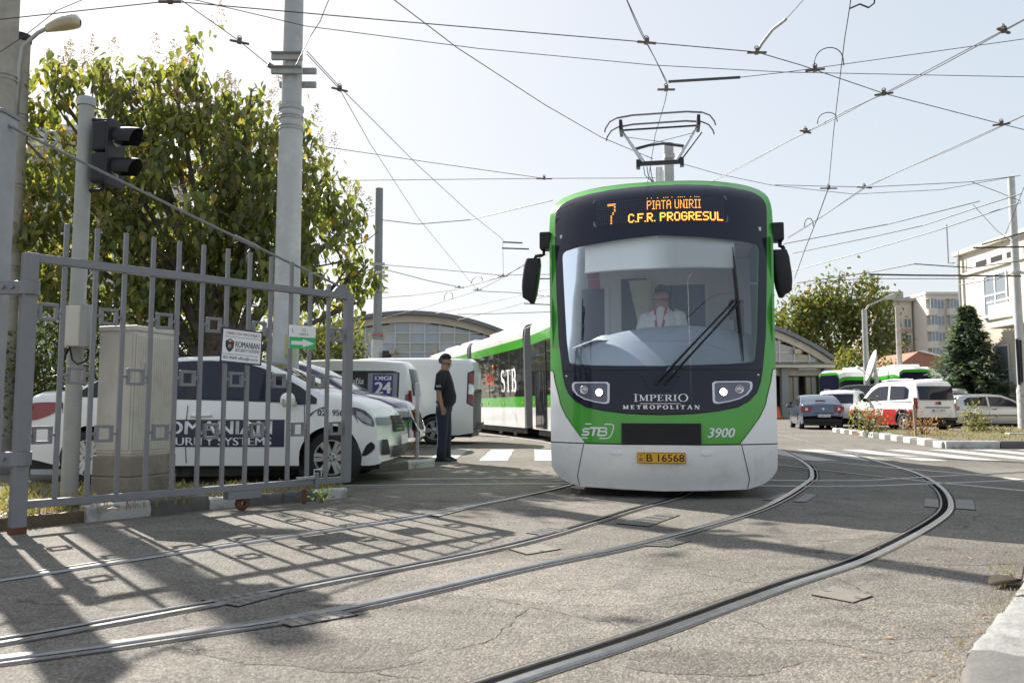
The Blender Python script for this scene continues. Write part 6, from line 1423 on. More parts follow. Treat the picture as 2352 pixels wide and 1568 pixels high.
yt = bpy.data.objects['yard_tree']; yt.location = (RT.x*118/62,118,-.84); yt.scale = (118/62,)*3
tree('far_tree', 'small green tree beside the satellite dish on the right', P(1955,900,75).xy.to_3d(), 2, [((0,0,4.5),(2.4,2,2.2)),((2.6,0,3.6),(2,2,1.8))], 2500, (.3,.5), 'plain', mixl, .2, (.8,.5), 12, cl=.9)
tree('far_tree', 'tawny tree showing past the right end of the gate', P(770,900,40).xy.to_3d(), 2, [((0,0,4.0),(1.6,1.5,1.6)),((-2.5,1,4.3),(2.2,2,2.0)),((.3,0,3),(1.0,1,1))], 3000, (.2,.36), 'plain', mixl, .15, (.8,.5), 13, cl=.7)
# ---- spruce
spr = leaf_mat('spruce_needles', [(0,(.085,.13,.09)),(.5,(.14,.2,.14)),(1,(.22,.28,.21))], .18, .6)
SPp = P(2228,910,43); SPp.z = 0; spruce = thing('spruce_tree', 'dark bluish spruce tree before the cream building', 'tree', SPp); spruce.scale = (1.28,1.28,1.02)
b = MB(); b.tube([(0,0,0),(0,0,6.4)], [.14,.02], 8); b.build('trunk', bark, spruce)
b = MB(); rd = random.Random(5)
for i in range(430):
    z = .45+5.75*(i/430)**1.15; rr = 2.75*(1-z/6.45)**1.08+.08; a = rd.uniform(0,6.283); L = rr*rd.uniform(.75,1.12)
    dx, dy = math.cos(a), math.sin(a)
    for k in range(14):
        u = (k+rd.random())/14; c = Vector((dx*L*u, dy*L*u, z-.28*L*u*u+.10*L*u**4+rd.gauss(0,.05)))
        for j in range(3):
            s = rd.uniform(.16,.3)*(1.15-.35*u); aa = a+rd.gauss(0,.9); v = Vector((math.cos(aa)*s,math.sin(aa)*s,rd.gauss(-.02,.07))); n_ = Vector((-v.y,v.x,rd.uniform(-.1,.1))).normalized()*s*.26; o_ = Vector((rd.gauss(0,.06),rd.gauss(0,.06),rd.gauss(0,.04)))
            b.add([c+o_-n_*.4,c+o_+n_*.4,c+o_+v*.6+n_,c+o_+v,c+o_+v*.6-n_], [(0,1,2,3,4)])
tag(b.build('crown', spr, spruce, recalc=False), kind='stuff')
# ---- shrubs
def shrub(name, label, base, rad, n, size, m, seed, flowers=None, cl=.22, cat='shrub'):
    gen = np.random.default_rng(seed); rd = random.Random(seed); t = thing(name, label, cat, base); b = MB()
    for k in range(7):
        a = rd.uniform(0,6.283); b.tube([(0,0,0),(rad[0]*.3*math.cos(a),rad[1]*.3*math.sin(a),rad[2]*.8),(rad[0]*.7*math.cos(a),rad[1]*.7*math.sin(a),rad[2]*1.5)], [.02,.014,.005], 5)
    b.build('stems', bark, t)
    g = gen.normal(size=(max(5,n//30),3)); g /= np.linalg.norm(g,axis=1)[:,None]; g *= (gen.uniform(.2,1,len(g))**.5)[:,None]; cen = g*np.array(rad)*.85+np.array([0,0,rad[2]])
    pos = cen[gen.integers(0,len(cen),n)]+gen.normal(size=(n,3))*cl; pos[:,2] = np.abs(pos[:,2])+.02
    tag(leaves_obj('foliage', pos, size, 'plain', m, t, (1.0,.5), seed), kind='stuff')
    if flowers:
        q = MB()
        for i in range(flowers):
            p = Vector(cen[rd.randrange(len(cen))])+Vector((rd.gauss(0,cl*.5),rd.gauss(0,cl*.5),.1)); s = rd.uniform(.025,.045)
            q.add([p+Vector((s,0,0)),p+Vector((0,s,0)),p+Vector((-s,0,0)),p+Vector((0,-s,0)),p+Vector((0,0,s)),p-Vector((0,0,s))], [(0,1,4),(1,2,4),(2,3,4),(3,0,4),(1,0,5),(2,1,5),(3,2,5),(0,3,5)])
        tag(q.build('blossoms', mat('pale_blossom', (.7,.68,.6), .7), t), kind='stuff')
    return t
hedge = leaf_mat('hedge_leaves', [(0,(.045,.07,.02)),(.5,(.08,.12,.03)),(.85,(.13,.17,.045)),(1,(.2,.22,.07))], .3, .25, .8)
for i,(px,py,Y,r,lab) in enumerate([(40,830,14.6,(1.1,.8,1.3),'glossy green hedge bush at the far left below the concrete poles'),(135,820,15.4,(1.2,.9,1.85),'glossy bush left of the electrical cabinet, second from the left'),(262,850,15.8,(1.3,.9,1.8),'hedge bush right behind the electrical cabinet'),(400,835,15.6,(1.3,.9,1.75),'hedge bush above the roof of the white sedan'),(520,850,15.9,(1.2,.9,1.6),'hedge bush left of the pale catenary pole'),(620,860,16.2,(.9,.9,.9),'hedge bush hidden behind the pale catenary pole')]):
    p = P(px,py,Y); shrub('hedge_bush', lab, Vector((p.x,Y,.05)), r, 4200, (.06,.12), hedge, 20+i)
rose = leaf_mat('rose_leaves', [(0,(.09,.12,.035)),(.5,(.17,.2,.06)),(.85,(.26,.25,.1)),(1,(.25,.13,.06))], .3)
rosedry = leaf_mat('dry_rose_leaves', [(0,(.3,.16,.08)),(.5,(.38,.22,.12)),(.8,(.2,.2,.06)),(1,(.3,.08,.04))], .3)
p = G(1998,996,.1); shrub('rose_bush', 'leafy rose bush with pale blossoms left of the red and white car', p, (.42,.4,.42), 520, (.07,.13), rose, 41, 45)
p = G(2118,997,.1); shrub('rose_bush', 'withered reddish rose bush in front of the red and white car', p, (.55,.3,.24), 380, (.06,.1), rosedry, 42)
p = G(2237,990,.1); shrub('rose_bush', 'round yellow-green rose bush in front of the silver hatchback', p, (.42,.4,.42), 520, (.07,.13), rose, 43, 30)
p = G(735,1148,.1); shrub('weed', 'fresh green weed on the kerb end under the gate', Vector((p.x,p.y+.05,.08)), (.09,.07,.05), 60, (.03,.05), leaf_mat('weed_green', [(0,(.1,.2,.03)),(1,(.2,.3,.05))], .4), 44, cl=.03, cat='weed')
# ================================================================== BUILDINGS
plaster = mat('cream_plaster', (.55,.5,.42), .9, var=.1, vscale=1.2, bump=.1, bscale=30, dirt=(.36,.31,.25), dscale=.8, damt=.5)
roof_grey = mat('roof_felt', (.16,.165,.18), .8, var=.15)
mullion = mat('white_mullion', (.55,.56,.57), .6)
panes_m = [mat('pane_blue', (.34,.4,.46), .25, spec=.6), mat('pane_pale', (.42,.46,.5), .3, spec=.6), mat('pane_green', (.36,.38,.34), .35, spec=.5)]
panes_y = [mat('pane_cream', (.42,.38,.28), .4), mat('pane_grey', (.38,.38,.36), .35), mat('pane_straw', (.45,.41,.31), .45)]
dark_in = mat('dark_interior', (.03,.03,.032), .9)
HY = 70.0
def hall(cx, label, pm, pillars, half=12.3, R_=21.0, apex=9.35):
    t = thing('depot_hall', label, 'building', (cx,HY,0), group='barrel-roofed depot halls')
    arcz = lambda x: apex-(R_-math.sqrt(R_*R_-x*x))
    xs = np.linspace(-half,half,41)
    def band(nm, m, dz0, dz1, y0, y1):
        b = MB(); rows = []
        for x in xs: rows.append([(x,y0,arcz(x)+dz0),(x,y0,arcz(x)+dz1),(x,y1,arcz(x)+dz1),(x,y1,arcz(x)+dz0)])
        b.grid(rows, close=True); b.add(rows[0],[(0,1,2,3)]); b.add(rows[-1],[(0,1,2,3)]); return b.build(nm, m, t, False)
    band('roof', roof_grey, -.35, .0, -.9, 45); band('arch_band', plaster, -.95, -.352, -.25, .2)
    wall = MB(); wall.box((-half,.25,3.7),(half,.5,5.2)); wall.box((-half,.5,0),(-half+.4,45,4.6)); wall.box((half-.4,.5,0),(half,45,4.6)); wl = wall.build('wall', plaster, t)
    b = MB(); b.box((-half,-1.1,4.35),(half,.24,4.62)); b.build('canopy', plaster, t, bevel=.03); b = MB(); b.box((-half,-1.15,4.625),(half,.2,4.72)); b.build('canopy_sheet', roof_grey, t)
    zrow = [4.95,5.75,6.6,7.45,8.3]; n = 18; cw = 2*(half-.5)/n; rd = random.Random(int(cx)+50)
    gl = tag(bpy.data.objects.new('glazing', None)); COL.objects.link(gl); gl.parent = t
    for i in range(n):
        x0 = -half+.5+i*cw; x1 = x0+cw; a0, a1 = arcz(x0)-1.0, arcz(x1)-1.0
        for j in range(len(zrow)):
            z0 = zrow[j]; z1 = zrow[j+1] if j+1 < len(zrow) else 99
            ta, tb = min(z1,a0), min(z1,a1)
            if max(ta,tb) < z0+.2: continue
            ta, tb = max(ta,z0+.02), max(tb,z0+.02)
            b = MB(); b.prism([(x0+.06,z0+.05),(x1-.06,z0+.05),(x1-.06,tb-.05),(x0+.06,ta-.05)], lambda x,z: (x,.12,z), lambda x,z: (x,.2,z)); b.build('window_pane', rd.choice(pm), gl, recalc=False)
    for i in range(n+1):
        x0 = -half+.5+i*cw; top = arcz(x0)-.9
        if top > 4.8: b = MB(); b.box((x0-.06,0,4.75),(x0+.06,.22,top)); b.build('mullion', mullion, gl)
    for z in zrow:
        q = [x for x in xs if arcz(x)-.95 > z]
        if q: b = MB(); b.box((q[0],.02,z-.05),(q[-1],.21,z+.05)); b.build('transom', mullion, gl)
    for x in pillars:
        b = MB(); b.box((x-.3,-.3,0),(x+.3,.3,4.35)); b.build('pillar', mat('pillar_grey', (.3,.31,.31), .8, var=.1), t, bevel=.03)
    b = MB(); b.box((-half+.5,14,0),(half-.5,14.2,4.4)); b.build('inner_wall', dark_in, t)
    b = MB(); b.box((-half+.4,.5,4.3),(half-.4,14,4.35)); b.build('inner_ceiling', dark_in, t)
    for p0,p1 in zip(pillars[:-1],pillars[1:]):   # folded gates inside each bay
        for s in (0,1):
            b = MB(); x = p0+.5 if s == 0 else p1-1.6; b.box((x,.8,.1),(x+1.1,.9,4.0)); g = b.build('folding_gate', mat('gate_brown', (.1,.09,.075), .7, var=.2), t)
            for k in range(2):
                b = MB(); b.box((x+.12+k*.48,.77,1.4),(x+.5+k*.48,.8,3.6)); b.build('gate_pane', panes_y[k], g)
        b = MB(); b.tube([((p0+p1)/2-.8,-.6,4.25),((p0+p1)/2+.8,-.6,4.25)], .12, 8); b.build('tube_lamp', mullion, t)
    for x in (-7.2,-1.5,2.2,9.3):
        b = MB(); b.box((x-.25,-.5,5.6),(x+.25,-.15,6.0)); b.tube([(x+.3,-.2,5.7),(x+.55,0,5.7)], .07, 6); b.build('floodlight', mat('floodlight_beige', (.42,.38,.27), .6), t)
    return t
hall(-9.0, 'barrel-roofed depot hall with pale glazed gable left of the tram', panes_m, [-11.5,-7.5,-3.5,.5,4.5,8.5,11.9])
hall(15.7, 'barrel-roofed depot hall with open dark bays right of the tram', panes_y, [-11.9,-8,-4,0,4.2,8.2,11.9])
# ---- cream two-storey building at the right edge
BX = 26.1
cb = thing('cream_building', 'cream two-storey building with balcony at the right edge', 'building', (BX,46.0,0))
cream_w = mat('cream_wall', (.66,.62,.54), .9, var=.07, vscale=1.0, dirt=(.47,.42,.34), dscale=.7, damt=.5)
whitew = mat('white_wall', (.66,.65,.61), .9, var=.05)
b = MB(); b.box((0,-30,1.1),(16,0,3.0)); b.build('lower_wall', whitew, cb); b = MB(); b.box((.003,-30,3.0),(16,0,5.2)); b.build('middle_wall', plaster, cb); b = MB(); b.box((-.05,-30,0),(16,.05,1.1)); b.build('plinth', mat('beige_plinth', (.4,.35,.27), .9, var=.1), cb)
b = MB(); b.box((0,-30,5.2),(16,0,9.7)); b.build('upper_wall', cream_w, cb); b = MB(); b.box((-.25,-30.2,9.7),(16,.25,9.95)); b.build('cornice', cream_w, cb, bevel=.03); b = MB(); b.box((-.12,-30,8.45),(-.002,.1,8.6)); b.build('string_course', cream_w, cb, bevel=.02)
gl_b = mat('building_glass', (.2,.24,.28), .08, spec=.9)
def bwin(y0, y1, z0, z1, nv=2, nh=2):
    b = MB(); b.box((-.02,y0,z0),(.02,y1,z1)); wn = b.build('window', mat('reveal_dark', (.1,.1,.11), .7), cb)
    for i in range(nv):
        for j in range(nh):
            a0 = y0+.08+(y1-y0-.08)*i/nv; a1 = y0+(y1-y0-.0)*(i+1)/nv-.08; c0 = z0+.08+(z1-z0-.08)*j/nh; c1 = z0+(z1-z0)*(j+1)/nh-.08
            b = MB(); b.box((-.03,a0,c0),(-.021,a1,c1)); b.build('pane', gl_b, wn)
    b = MB()
    for i in range(nv+1): y = y0+(y1-y0)*i/nv; b.box((-.06,y-.05,z0),(-.0301,y+.05,z1))
    for j in range(nh+1): z = z0+(z1-z0)*j/nh; b.box((-.058,y0,z-.05),(-.0302,y1,z+.05))
    b.build('frame', mat('window_white', (.72,.73,.74), .5), wn)
    b = MB(); b.box((-.2,y0-.12,z0-.12),(.0,y1+.12,z0-.02)); b.build('sill', whitew, wn)
bwin(-4.4,-2.4,5.9,8.1,2,2); bwin(-9.5,-7.5,5.9,8.1,2,2); bwin(-4.3,-3.2,1.6,4.2,1,2); bwin(-9.5,-8.0,1.6,4.2,2,2); bwin(-14.5,-12.5,5.9,8.1,2,2)
for y in (-2.2,-3.6,-5.0,-6.4): b = MB(); b.box((-.015,y-.5,8.75),(.03,y+.5,9.05)); b.build('attic_vent', dark_in, cb)
b = MB(); b.box((-1.3,-30,5.0),(-.001,-4.7,5.25)); bal = b.build('balcony', cream_w, cb, bevel=.03)
for k in range(9):
    b = MB(); y = -4.75-k*2.2; b.box((-1.28,y-2.1,5.45),(-1.18,y,6.2)); b.build('parapet_panel', cream_w, bal, bevel=.02); b = MB(); b.box((-1.32,y-2.25,5.25),(-1.12,y-2.1,6.35)); b.build('parapet_post', whitew, bal, bevel=.02)
b = MB(); b.box((-1.33,-24,6.3),(-1.13,-4.72,6.4)); b.build('parapet_cap', whitew, bal)
b = MB(); b.tube([(-.15,-.25,0),(-.15,-.25,9.7)], .08, 8); b.build('downpipe', galv, cb); b = MB(); b.tube([(-.3,-.1,9.3),(-.6,0,9.3),(-.6,0,11.6)], .04, 6); b.build('antenna_mast', galv, cb)
b = MB(); b.lathe([(.15,9.95),(.15,10.7),(.4,10.75),(.15,11.0)], (3.0,-4,0), 12); b.build('roof_vent', galv, cb)
# ---- apartment blocks
def block(name, label, x0, x1, Y, top, wallm, ncol, bays=False, accent=None, depth=12, storey=2.75, roofslab=False):
    t = thing(name, label, 'building', (x0,Y,0)); w = x1-x0; b = MB(); b.box((0,0,0),(w,depth,top)); wl = b.build('wall', wallm, t)
    fl = int(top/storey); cw = w/ncol
    if roofslab: b = MB(); b.box((-.8,-.8,top),(w+.4,depth,top+.5)); b.build('roof_slab', mat('slab_grey', (.36,.36,.34), .8), t); b = MB(); b.box((w*.45,2,top+.5),(w*.95,8,top+2.0)); b.build('roof_house', mat('slab_grey', (.36,.36,.34), .8), t)
    else: b = MB(); b.box((-.1,-.25,top-.1),(w+.1,depth,top+.35)); b.build('parapet', wallm, t)
    shared = {}
    for i in range(ncol):
        for j in range(fl):
            z = .9+j*storey; xc = (i+.5)*cw; bay = bays and i%2 == 0
            key = bay
            if key not in shared:
                b = MB(); b.box((-cw*.33,-.02,0),(cw*.33,.02,1.5)); shared[key] = (b.build('window', gl_b, t, bevel=0).data, )
                f = MB()
                for (a0,a1,c0,c1) in ((-cw*.36,-cw*.33,-.03,1.53),(cw*.33,cw*.36,-.03,1.53),(-cw*.33,cw*.33,1.5,1.56),(-cw*.33,cw*.33,-.06,0),(-.04,.04,0,1.5)): f.box((a0,-.06,c0),(a1,.0,c1))
                fo = f.build('window_frame', mat('window_white', (.72,.73,.74), .5), t); shared[key] += (fo.data,)
                for o in (bpy.data.objects[[q.name for q in t.children if q.data == shared[key][0]][0]], fo): bpy.data.objects.remove(o)
            yy = -.95 if bay else -.03
            wo_ = inst(shared[key][0], 'window', t, Matrix.Translation((xc,yy,z))); inst(shared[key][1], 'window_frame', wo_, Matrix.Translation((0,-.025,0)))
            if bay and j >= 0:
                b = MB(); b.lathe([(cw*.55,z-1.15),(cw*.55,z-.05)], (xc,-.35,0), 16); b.lathe([(.001,z-.05),(cw*.55,z-.05)], (xc,-.35,0), 16); b.lathe([(.001,z+1.6),(cw*.5,z+1.6),(cw*.5,z+1.68)], (xc,-.35,0), 16); b.build('round_balcony', wallm, t, True, angle=40)
            if accent and not bay: b = MB(); b.box((xc-cw*.5+.02,-.015,z-1.0),(xc+cw*.5-.02,-.001,z-.2)); b.build('accent_panel', accent, t)
    return t
pinkw = mat('pale_pink_plaster', (.62,.55,.48), .9, var=.06); pinka = mat('pink_panel', (.5,.34,.3), .9, var=.08); cream_b = mat('cream_block', (.66,.61,.55), .9, var=.06)
block('apartment_block', 'pink and cream apartment block with flat roof slab beyond the yard tree', 62.5, 69.2, 137, 19.2, pinkw, 4, False, pinka, roofslab=True)
block('apartment_block', 'cream apartment block with round balconies left of the cream building', 69.6, 81, 133, 19.9, cream_b, 7, True)
block('apartment_block', 'pale apartment block glimpsed behind the leafy tree on the left', -38.6, -31.0, 62, 23, mat('pale_block', (.55,.56,.57), .9), 3, False)
# ---- low shed with red roof
sh_ = thing('low_shed', 'low shed with rusty red roof left of the spruce', 'building', (36.4,76,0))
b = MB(); b.box((0,0,0),(9,6,4.6)); b.build('wall', mat('shed_wall', (.45,.38,.3), .9, var=.1), sh_); b = MB(); b.prism([(-.4,4.5),(2.2,6.2),(9.4,4.5)], lambda x,z: (x,-.5,z), lambda x,z: (x,6.5,z)); rf = b.build('roof', mat('rust_roof', (.33,.15,.1), .8, var=.2), sh_)
b = MB(); b.prism([(2.0,6.28),(2.5,6.28),(7.0,5.2),(6.2,5.2)], lambda x,z: (x,-.7,z), lambda x,z: (x,-.5,z)); b.build('white_bargeboard', white_print, rf)
# ---- low wall of houses closing the far left
lw = thing('boundary_wall', 'low grey boundary wall behind the hedge bushes', 'wall', (-40,30,0)); b = MB(); b.box((0,0,0),(28,.25,1.8)); b.build('wall', concrete, lw); b = MB(); b.box((-.1,-.06,1.8),(28.1,.31,1.9)); b.build('coping', concrete, lw)
# ================================================================== PEOPLE
skin = mat('skin', (.33,.19,.13), .5, var=.06, vscale=12)
hair_m = mat('dark_hair', (.03,.025,.022), .7)
def loft(name, rings, m, parent, n=18, smooth=True, cap=True):
    """rings: (cx, cy, z, rx, ry)"""
    b = MB(); rows = [[(cx+rx*math.cos(a), cy+ry*math.sin(a), z) for a in np.linspace(0,2*math.pi,n+1)[:-1]] for cx,cy,z,rx,ry in rings]; b.grid(rows, close=True)
    if cap: b.add(rows[0],[tuple(range(n))]); b.add(rows[-1],[tuple(range(n))])
    return b.build(name, m, parent, smooth)
def hand_chain(V, E, Rr, wrist_i, w, d, side, curl=.5):
    """palm and five fingers; d = pointing direction, side = +1/-1 thumb side along x"""
    w = Vector(w); d = Vector(d).normalized(); sx = Vector((1,0,0)); sx = (sx-d*sx.dot(d)).normalized(); ny = d.cross(sx)
    palm = w+d*.05; V.append(tuple(palm)); pi = len(V)-1; E.append((wrist_i,pi)); Rr.append((.032,.02))
    for k,(o,L) in enumerate(((.030,.072),(.010,.08),(-.010,.074),(-.028,.058))):
        a = palm+d*.035+sx*o*side; V.append(tuple(a)); i0 = len(V)-1; E.append((pi,i0)); Rr.append(.0105)
        b_ = a+(d*.8+sx*.2*side*0+ny*curl*.5*side)*L*.55; V.append(tuple(b_)); E.append((i0,len(V)-1)); Rr.append(.0095)
        c_ = b_+(d*.6+ny*curl*side)*L*.45; V.append(tuple(c_)); E.append((len(V)-2,len(V)-1)); Rr.append(.008)
    a = palm-d*.015+sx*.035*side; V.append(tuple(a)); E.append((pi,len(V)-1)); Rr.append(.0125)
    b_ = a+(d*.75+sx*.4*side)*.045; V.append(tuple(b_)); E.append((len(V)-2,len(V)-1)); Rr.append(.0105)
    c_ = b_+(d+ny*.2)*.03; V.append(tuple(c_)); E.append((len(V)-2,len(V)-1)); Rr.append(.009)
def figure(t, arms, legs, head=(.035,0,1.68), hy=0.0, lean=0.0):
    """one continuous body facing +x; arms/legs: joint lists per side"""
    V = [(0,0,.98),(-.01,0,1.15),(-.005,0,1.34),(0,0,1.46),(.012,0,1.54),(.028,0,1.60),(.04,0,1.66),(.03,0,1.735)]; E = [(0,1),(1,2),(2,3),(3,4),(4,5),(5,6),(6,7)]; Rr = [.12,.13,.14,.082,.062,.074,.102,.088]
    # nose and chin
    V += [(.125,0,1.655),(.10,0,1.60)]; E += [(6,8),(5,9)]; Rr += [.016,.035]
    for s in (-1,1): V.append((.024,s*.088,1.655)); E.append((6,len(V)-1)); Rr.append(.011)   # ears
    for s, A in ((-1,arms[0]),(1,arms[1])):
        prev = 3
        for k,(p,r) in enumerate(A): V.append(p); E.append((prev,len(V)-1)); Rr.append(r); prev = len(V)-1
        d = Vector(A[-1][0])-Vector(A[-2][0]); hand_chain(V,E,Rr,prev,A[-1][0],d,1,.5)
    for s, A in ((-1,legs[0]),(1,legs[1])):
        prev = 0
        for p,r in A: V.append(p); E.append((prev,len(V)-1)); Rr.append(r); prev = len(V)-1
    return skin_mesh('body', V, E, Rr, skin, t, 2)
def face(t, dx=0.0):
    b = MB()
    for s in (-1,1): b.lathe([(.001,.006),(.005,.004),(.007,0)], (.118,s*.034,1.675), 10, 'x')
    b.build('eyes', mat('eye_dark', (.03,.02,.015), .2), t, True)
    b = MB()
    for s in (-1,1): b.tube([(.122,s*.018,1.693),(.118,s*.034,1.697),(.108,s*.048,1.692)], .0025, 5)
    b.build('eyebrows', hair_m, t); b = MB(); b.tube([(.118,-.026,1.613),(.126,0,1.615),(.118,.026,1.613)], .006, 5); b.build('mouth', mat('lips', (.25,.09,.07), .5), t)
gd = thing('person', 'man in navy T-shirt, dark trousers and cap standing beside the parked cars', 'person', G(1018,1062), R(-8)); gd.scale = (1.02,)*3
navy_cloth = mat('navy_cloth', (.013,.014,.022), .9, bump=.2, bscale=40); trouser = mat('dark_trousers', (.022,.027,.05), .9, bump=.3, bscale=25)
figure(gd, ([((.0,-.19,1.44),.058),((-.03,-.25,1.16),.045),((.03,-.255,.92),.032)], [((.0,.19,1.44),.058),((-.03,.25,1.16),.045),((.02,.25,.92),.032)]),
       ([((.0,-.1,.88),.09),((.01,-.11,.5),.06),((-.02,-.115,.1),.045),((.06,-.125,.05),.035)], [((.0,.1,.88),.09),((.03,.11,.5),.06),((.02,.115,.1),.045),((.1,.125,.05),.035)]))
face(gd)
shirt = loft('shirt', [(.02,0,.93,.135,.18),(.045,0,1.0,.16,.185),(.05,0,1.1,.165,.187),(.035,0,1.2,.152,.188),(.015,0,1.32,.145,.2),(.005,0,1.42,.12,.205),(.0,0,1.475,.105,.175),(.005,0,1.515,.085,.1),(.01,0,1.54,.07,.075)], navy_cloth, gd)
for s in (-1,1):
    b = MB(); b.tube([(.0,s*.14,1.455),(.0,s*.2,1.43),(-.015,s*.235,1.3),(-.028,s*.252,1.19)], [.075,.088,.078,.074], 14); sl_ = b.build('sleeve', navy_cloth, shirt, True)
put_text('sleeve_lettering', fit_text('RSS', -.03,.05,1.235,1.27,.02), lambda x,z: Vector((x-.02,-.333+(1.25-z)*.1,z)), white_print, shirt)
tr = loft('trousers', [(.0,0,.84,.125,.185),(.01,0,.9,.135,.19),(.015,0,.96,.135,.18),(.015,0,1.0,.13,.175)], trouser, gd)
for s,dx in ((-1,0),(1,.03)):
    b = MB(); b.tube([(.0,s*.09,.92),(.0,s*.1,.8),(.012+dx*.6,s*.11,.5),(-.005+dx,s*.112,.2),(-.01+dx,s*.115,.06)], [.105,.108,.083,.075,.082], 14); b.build('trouser_leg', trouser, tr, True)
    rows = [(.02+dx,s*.12,.0,.15,.055),(.025+dx,s*.12,.02,.155,.058),(.03+dx,s*.12,.05,.145,.052),(.0+dx,s*.12,.09,.09,.05),(-.02+dx,s*.12,.13,.06,.045)]
    sh2 = loft('shoe', rows, black_plastic, gd); loft('sole', [(.025+dx,s*.12,0.0,.158,.06),(.025+dx,s*.12,.022,.158,.06)], mat('sole_grey', (.3,.3,.3), .8), sh2)
b = MB(); b.lathe([(.15,.975),(.152,.98),(.152,1.015),(.15,1.02)], (.012,0,0), 18, M=Matrix.Translation((0,0,0)) @ Matrix.Diagonal((.92,1.22,1,1))); b.build('belt', black_plastic, gd)
b = MB(); rows = []
for a in np.linspace(0,math.pi/2,7): rows.append([(.028+.104*math.cos(a)*math.cos(q), .094*math.cos(a)*math.sin(q), 1.722+.092*math.sin(a)) for q in np.linspace(0,2*math.pi,19)[:-1]])
b.grid(rows, close=True); cap = b.build('cap', navy_cloth, gd, True); b = MB()
b.grid([[(.10+u*.11*math.cos(q*.9), .085*math.sin(q*1.0)*(1-.12*u), 1.726-.025*u*math.cos(q)) for q in np.linspace(-1.3,1.3,9)] for u in (0,.5,1)]); b.build('visor', navy_cloth, cap, True, recalc=False)
loft('hair', [(-.02,0,1.64,.055,.07),(-.012,0,1.68,.08,.082),(.0,0,1.73,.09,.088)], mat('grey_hair', (.09,.085,.08), .8), gd, cap=False)
# ---- driver
dl = tram.matrix_world if False else None
dw = lambda x,y,z: Vector((1.51+x*math.cos(TA)+y*math.sin(TA), 8.12-x*math.sin(TA)+y*math.cos(TA), z))
dr = thing('person', 'tram driver in white shirt with red lanyard behind the windscreen', 'person', dw(.03,1.55,.60), -TA-math.pi/2-R(12))
dr.scale = (1.0,)*3
shirt_w = mat('white_shirt', (.72,.73,.76), .8, bump=.2, bscale=20)
figure(dr, ([((.0,-.19,1.44),.058),((.06,-.25,1.17),.045),((.3,-.2,1.08),.032)], [((.0,.19,1.44),.058),((.06,.25,1.17),.045),((.3,.2,1.08),.032)]),
       ([((.08,-.1,.92),.09),((.42,-.12,.9),.06),((.45,-.12,.5),.045),((.53,-.12,.44),.035)], [((.08,.1,.92),.09),((.42,.12,.9),.06),((.45,.12,.5),.045),((.53,.12,.44),.035)]))
face(dr)
sh3 = loft('shirt', [(.02,0,.9,.14,.19),(.03,0,1.1,.15,.2),(.02,0,1.3,.14,.21),(.01,0,1.41,.125,.215),(.005,0,1.47,.108,.182),(.008,0,1.515,.086,.1),(.012,0,1.55,.074,.076)], shirt_w, dr)
for s in (-1,1):
    b = MB(); b.tube([(.0,s*.14,1.45),(.005,s*.205,1.42),(.04,s*.25,1.25),(.07,s*.255,1.16)], [.075,.085,.075,.07], 14); b.build('sleeve', shirt_w, sh3, True)
    b = MB(); b.add([(.07,s*.012,1.47),(.055,s*.07,1.535),(.06,s*.10,1.5),(.1,s*.05,1.44)], [(0,1,2,3)]); b.build('collar', shirt_w, sh3, recalc=False)
    b = MB(); b.add([(.085,s*.085,1.535),(.1,s*.058,1.525),(.188,s*.016,1.22),(.186,s*.045,1.22)], [(0,1,2,3)]); b.build('lanyard', mat('lanyard_red', (.55,.04,.05), .6), dr, recalc=False)
b = MB(); rows = []
for a in np.linspace(-.15,math.pi/2,7): rows.append([(.0+.098*math.cos(a)*math.cos(q)*(1 if math.cos(q)<.3 else .84), .092*math.cos(a)*math.sin(q), 1.722+.07*math.sin(a)+(.052*max(0,math.cos(q)) if a < .9 else .022)) for q in np.linspace(0,2*math.pi,19)[:-1]])
b.grid(rows, close=True); b.build('hair', hair_m, dr, True)
# ---- somebody behind the delivery van: only the feet show
fb = thing('person', 'person behind the white delivery van, only dark legs and white shoes showing', 'person', G(1072,999), R(160)); fb.scale = (1.0,)*3
figure(fb, ([((.0,-.19,1.44),.058),((-.03,-.25,1.16),.045),((.03,-.255,.92),.032)], [((.0,.19,1.44),.058),((-.03,.25,1.16),.045),((.02,.25,.92),.032)]),
       ([((.0,-.1,.88),.09),((.1,-.11,.5),.06),((-.02,-.115,.1),.045),((.06,-.125,.05),.035)], [((.0,.1,.88),.09),((.1,.11,.5),.06),((.2,.115,.12),.045),((.28,.125,.05),.035)]))
loft('jacket', [(.0,0,.88,.14,.19),(.01,0,1.2,.15,.2),(.0,0,1.42,.12,.205),(.0,0,1.5,.07,.1)], navy_cloth, fb); loft('hair', [(-.005,0,1.65,.1,.1),(.0,0,1.72,.1,.1),(.01,0,1.8,.04,.04)], hair_m, fb)
for s,dx in ((-1,0),(1,.2)):
    b = MB(); b.tube([(.0,s*.09,.95),(.05,s*.1,.7),(.08+dx*.4,s*.11,.45),(-.005+dx,s*.112,.1)], [.105,.1,.08,.07], 12); b.build('trouser_leg', trouser, fb, True); loft('shoe', [(.03+dx,s*.12,.0,.15,.055),(.03+dx,s*.12,.05,.145,.052),(.0+dx,s*.12,.1,.07,.045)], white_print, fb)
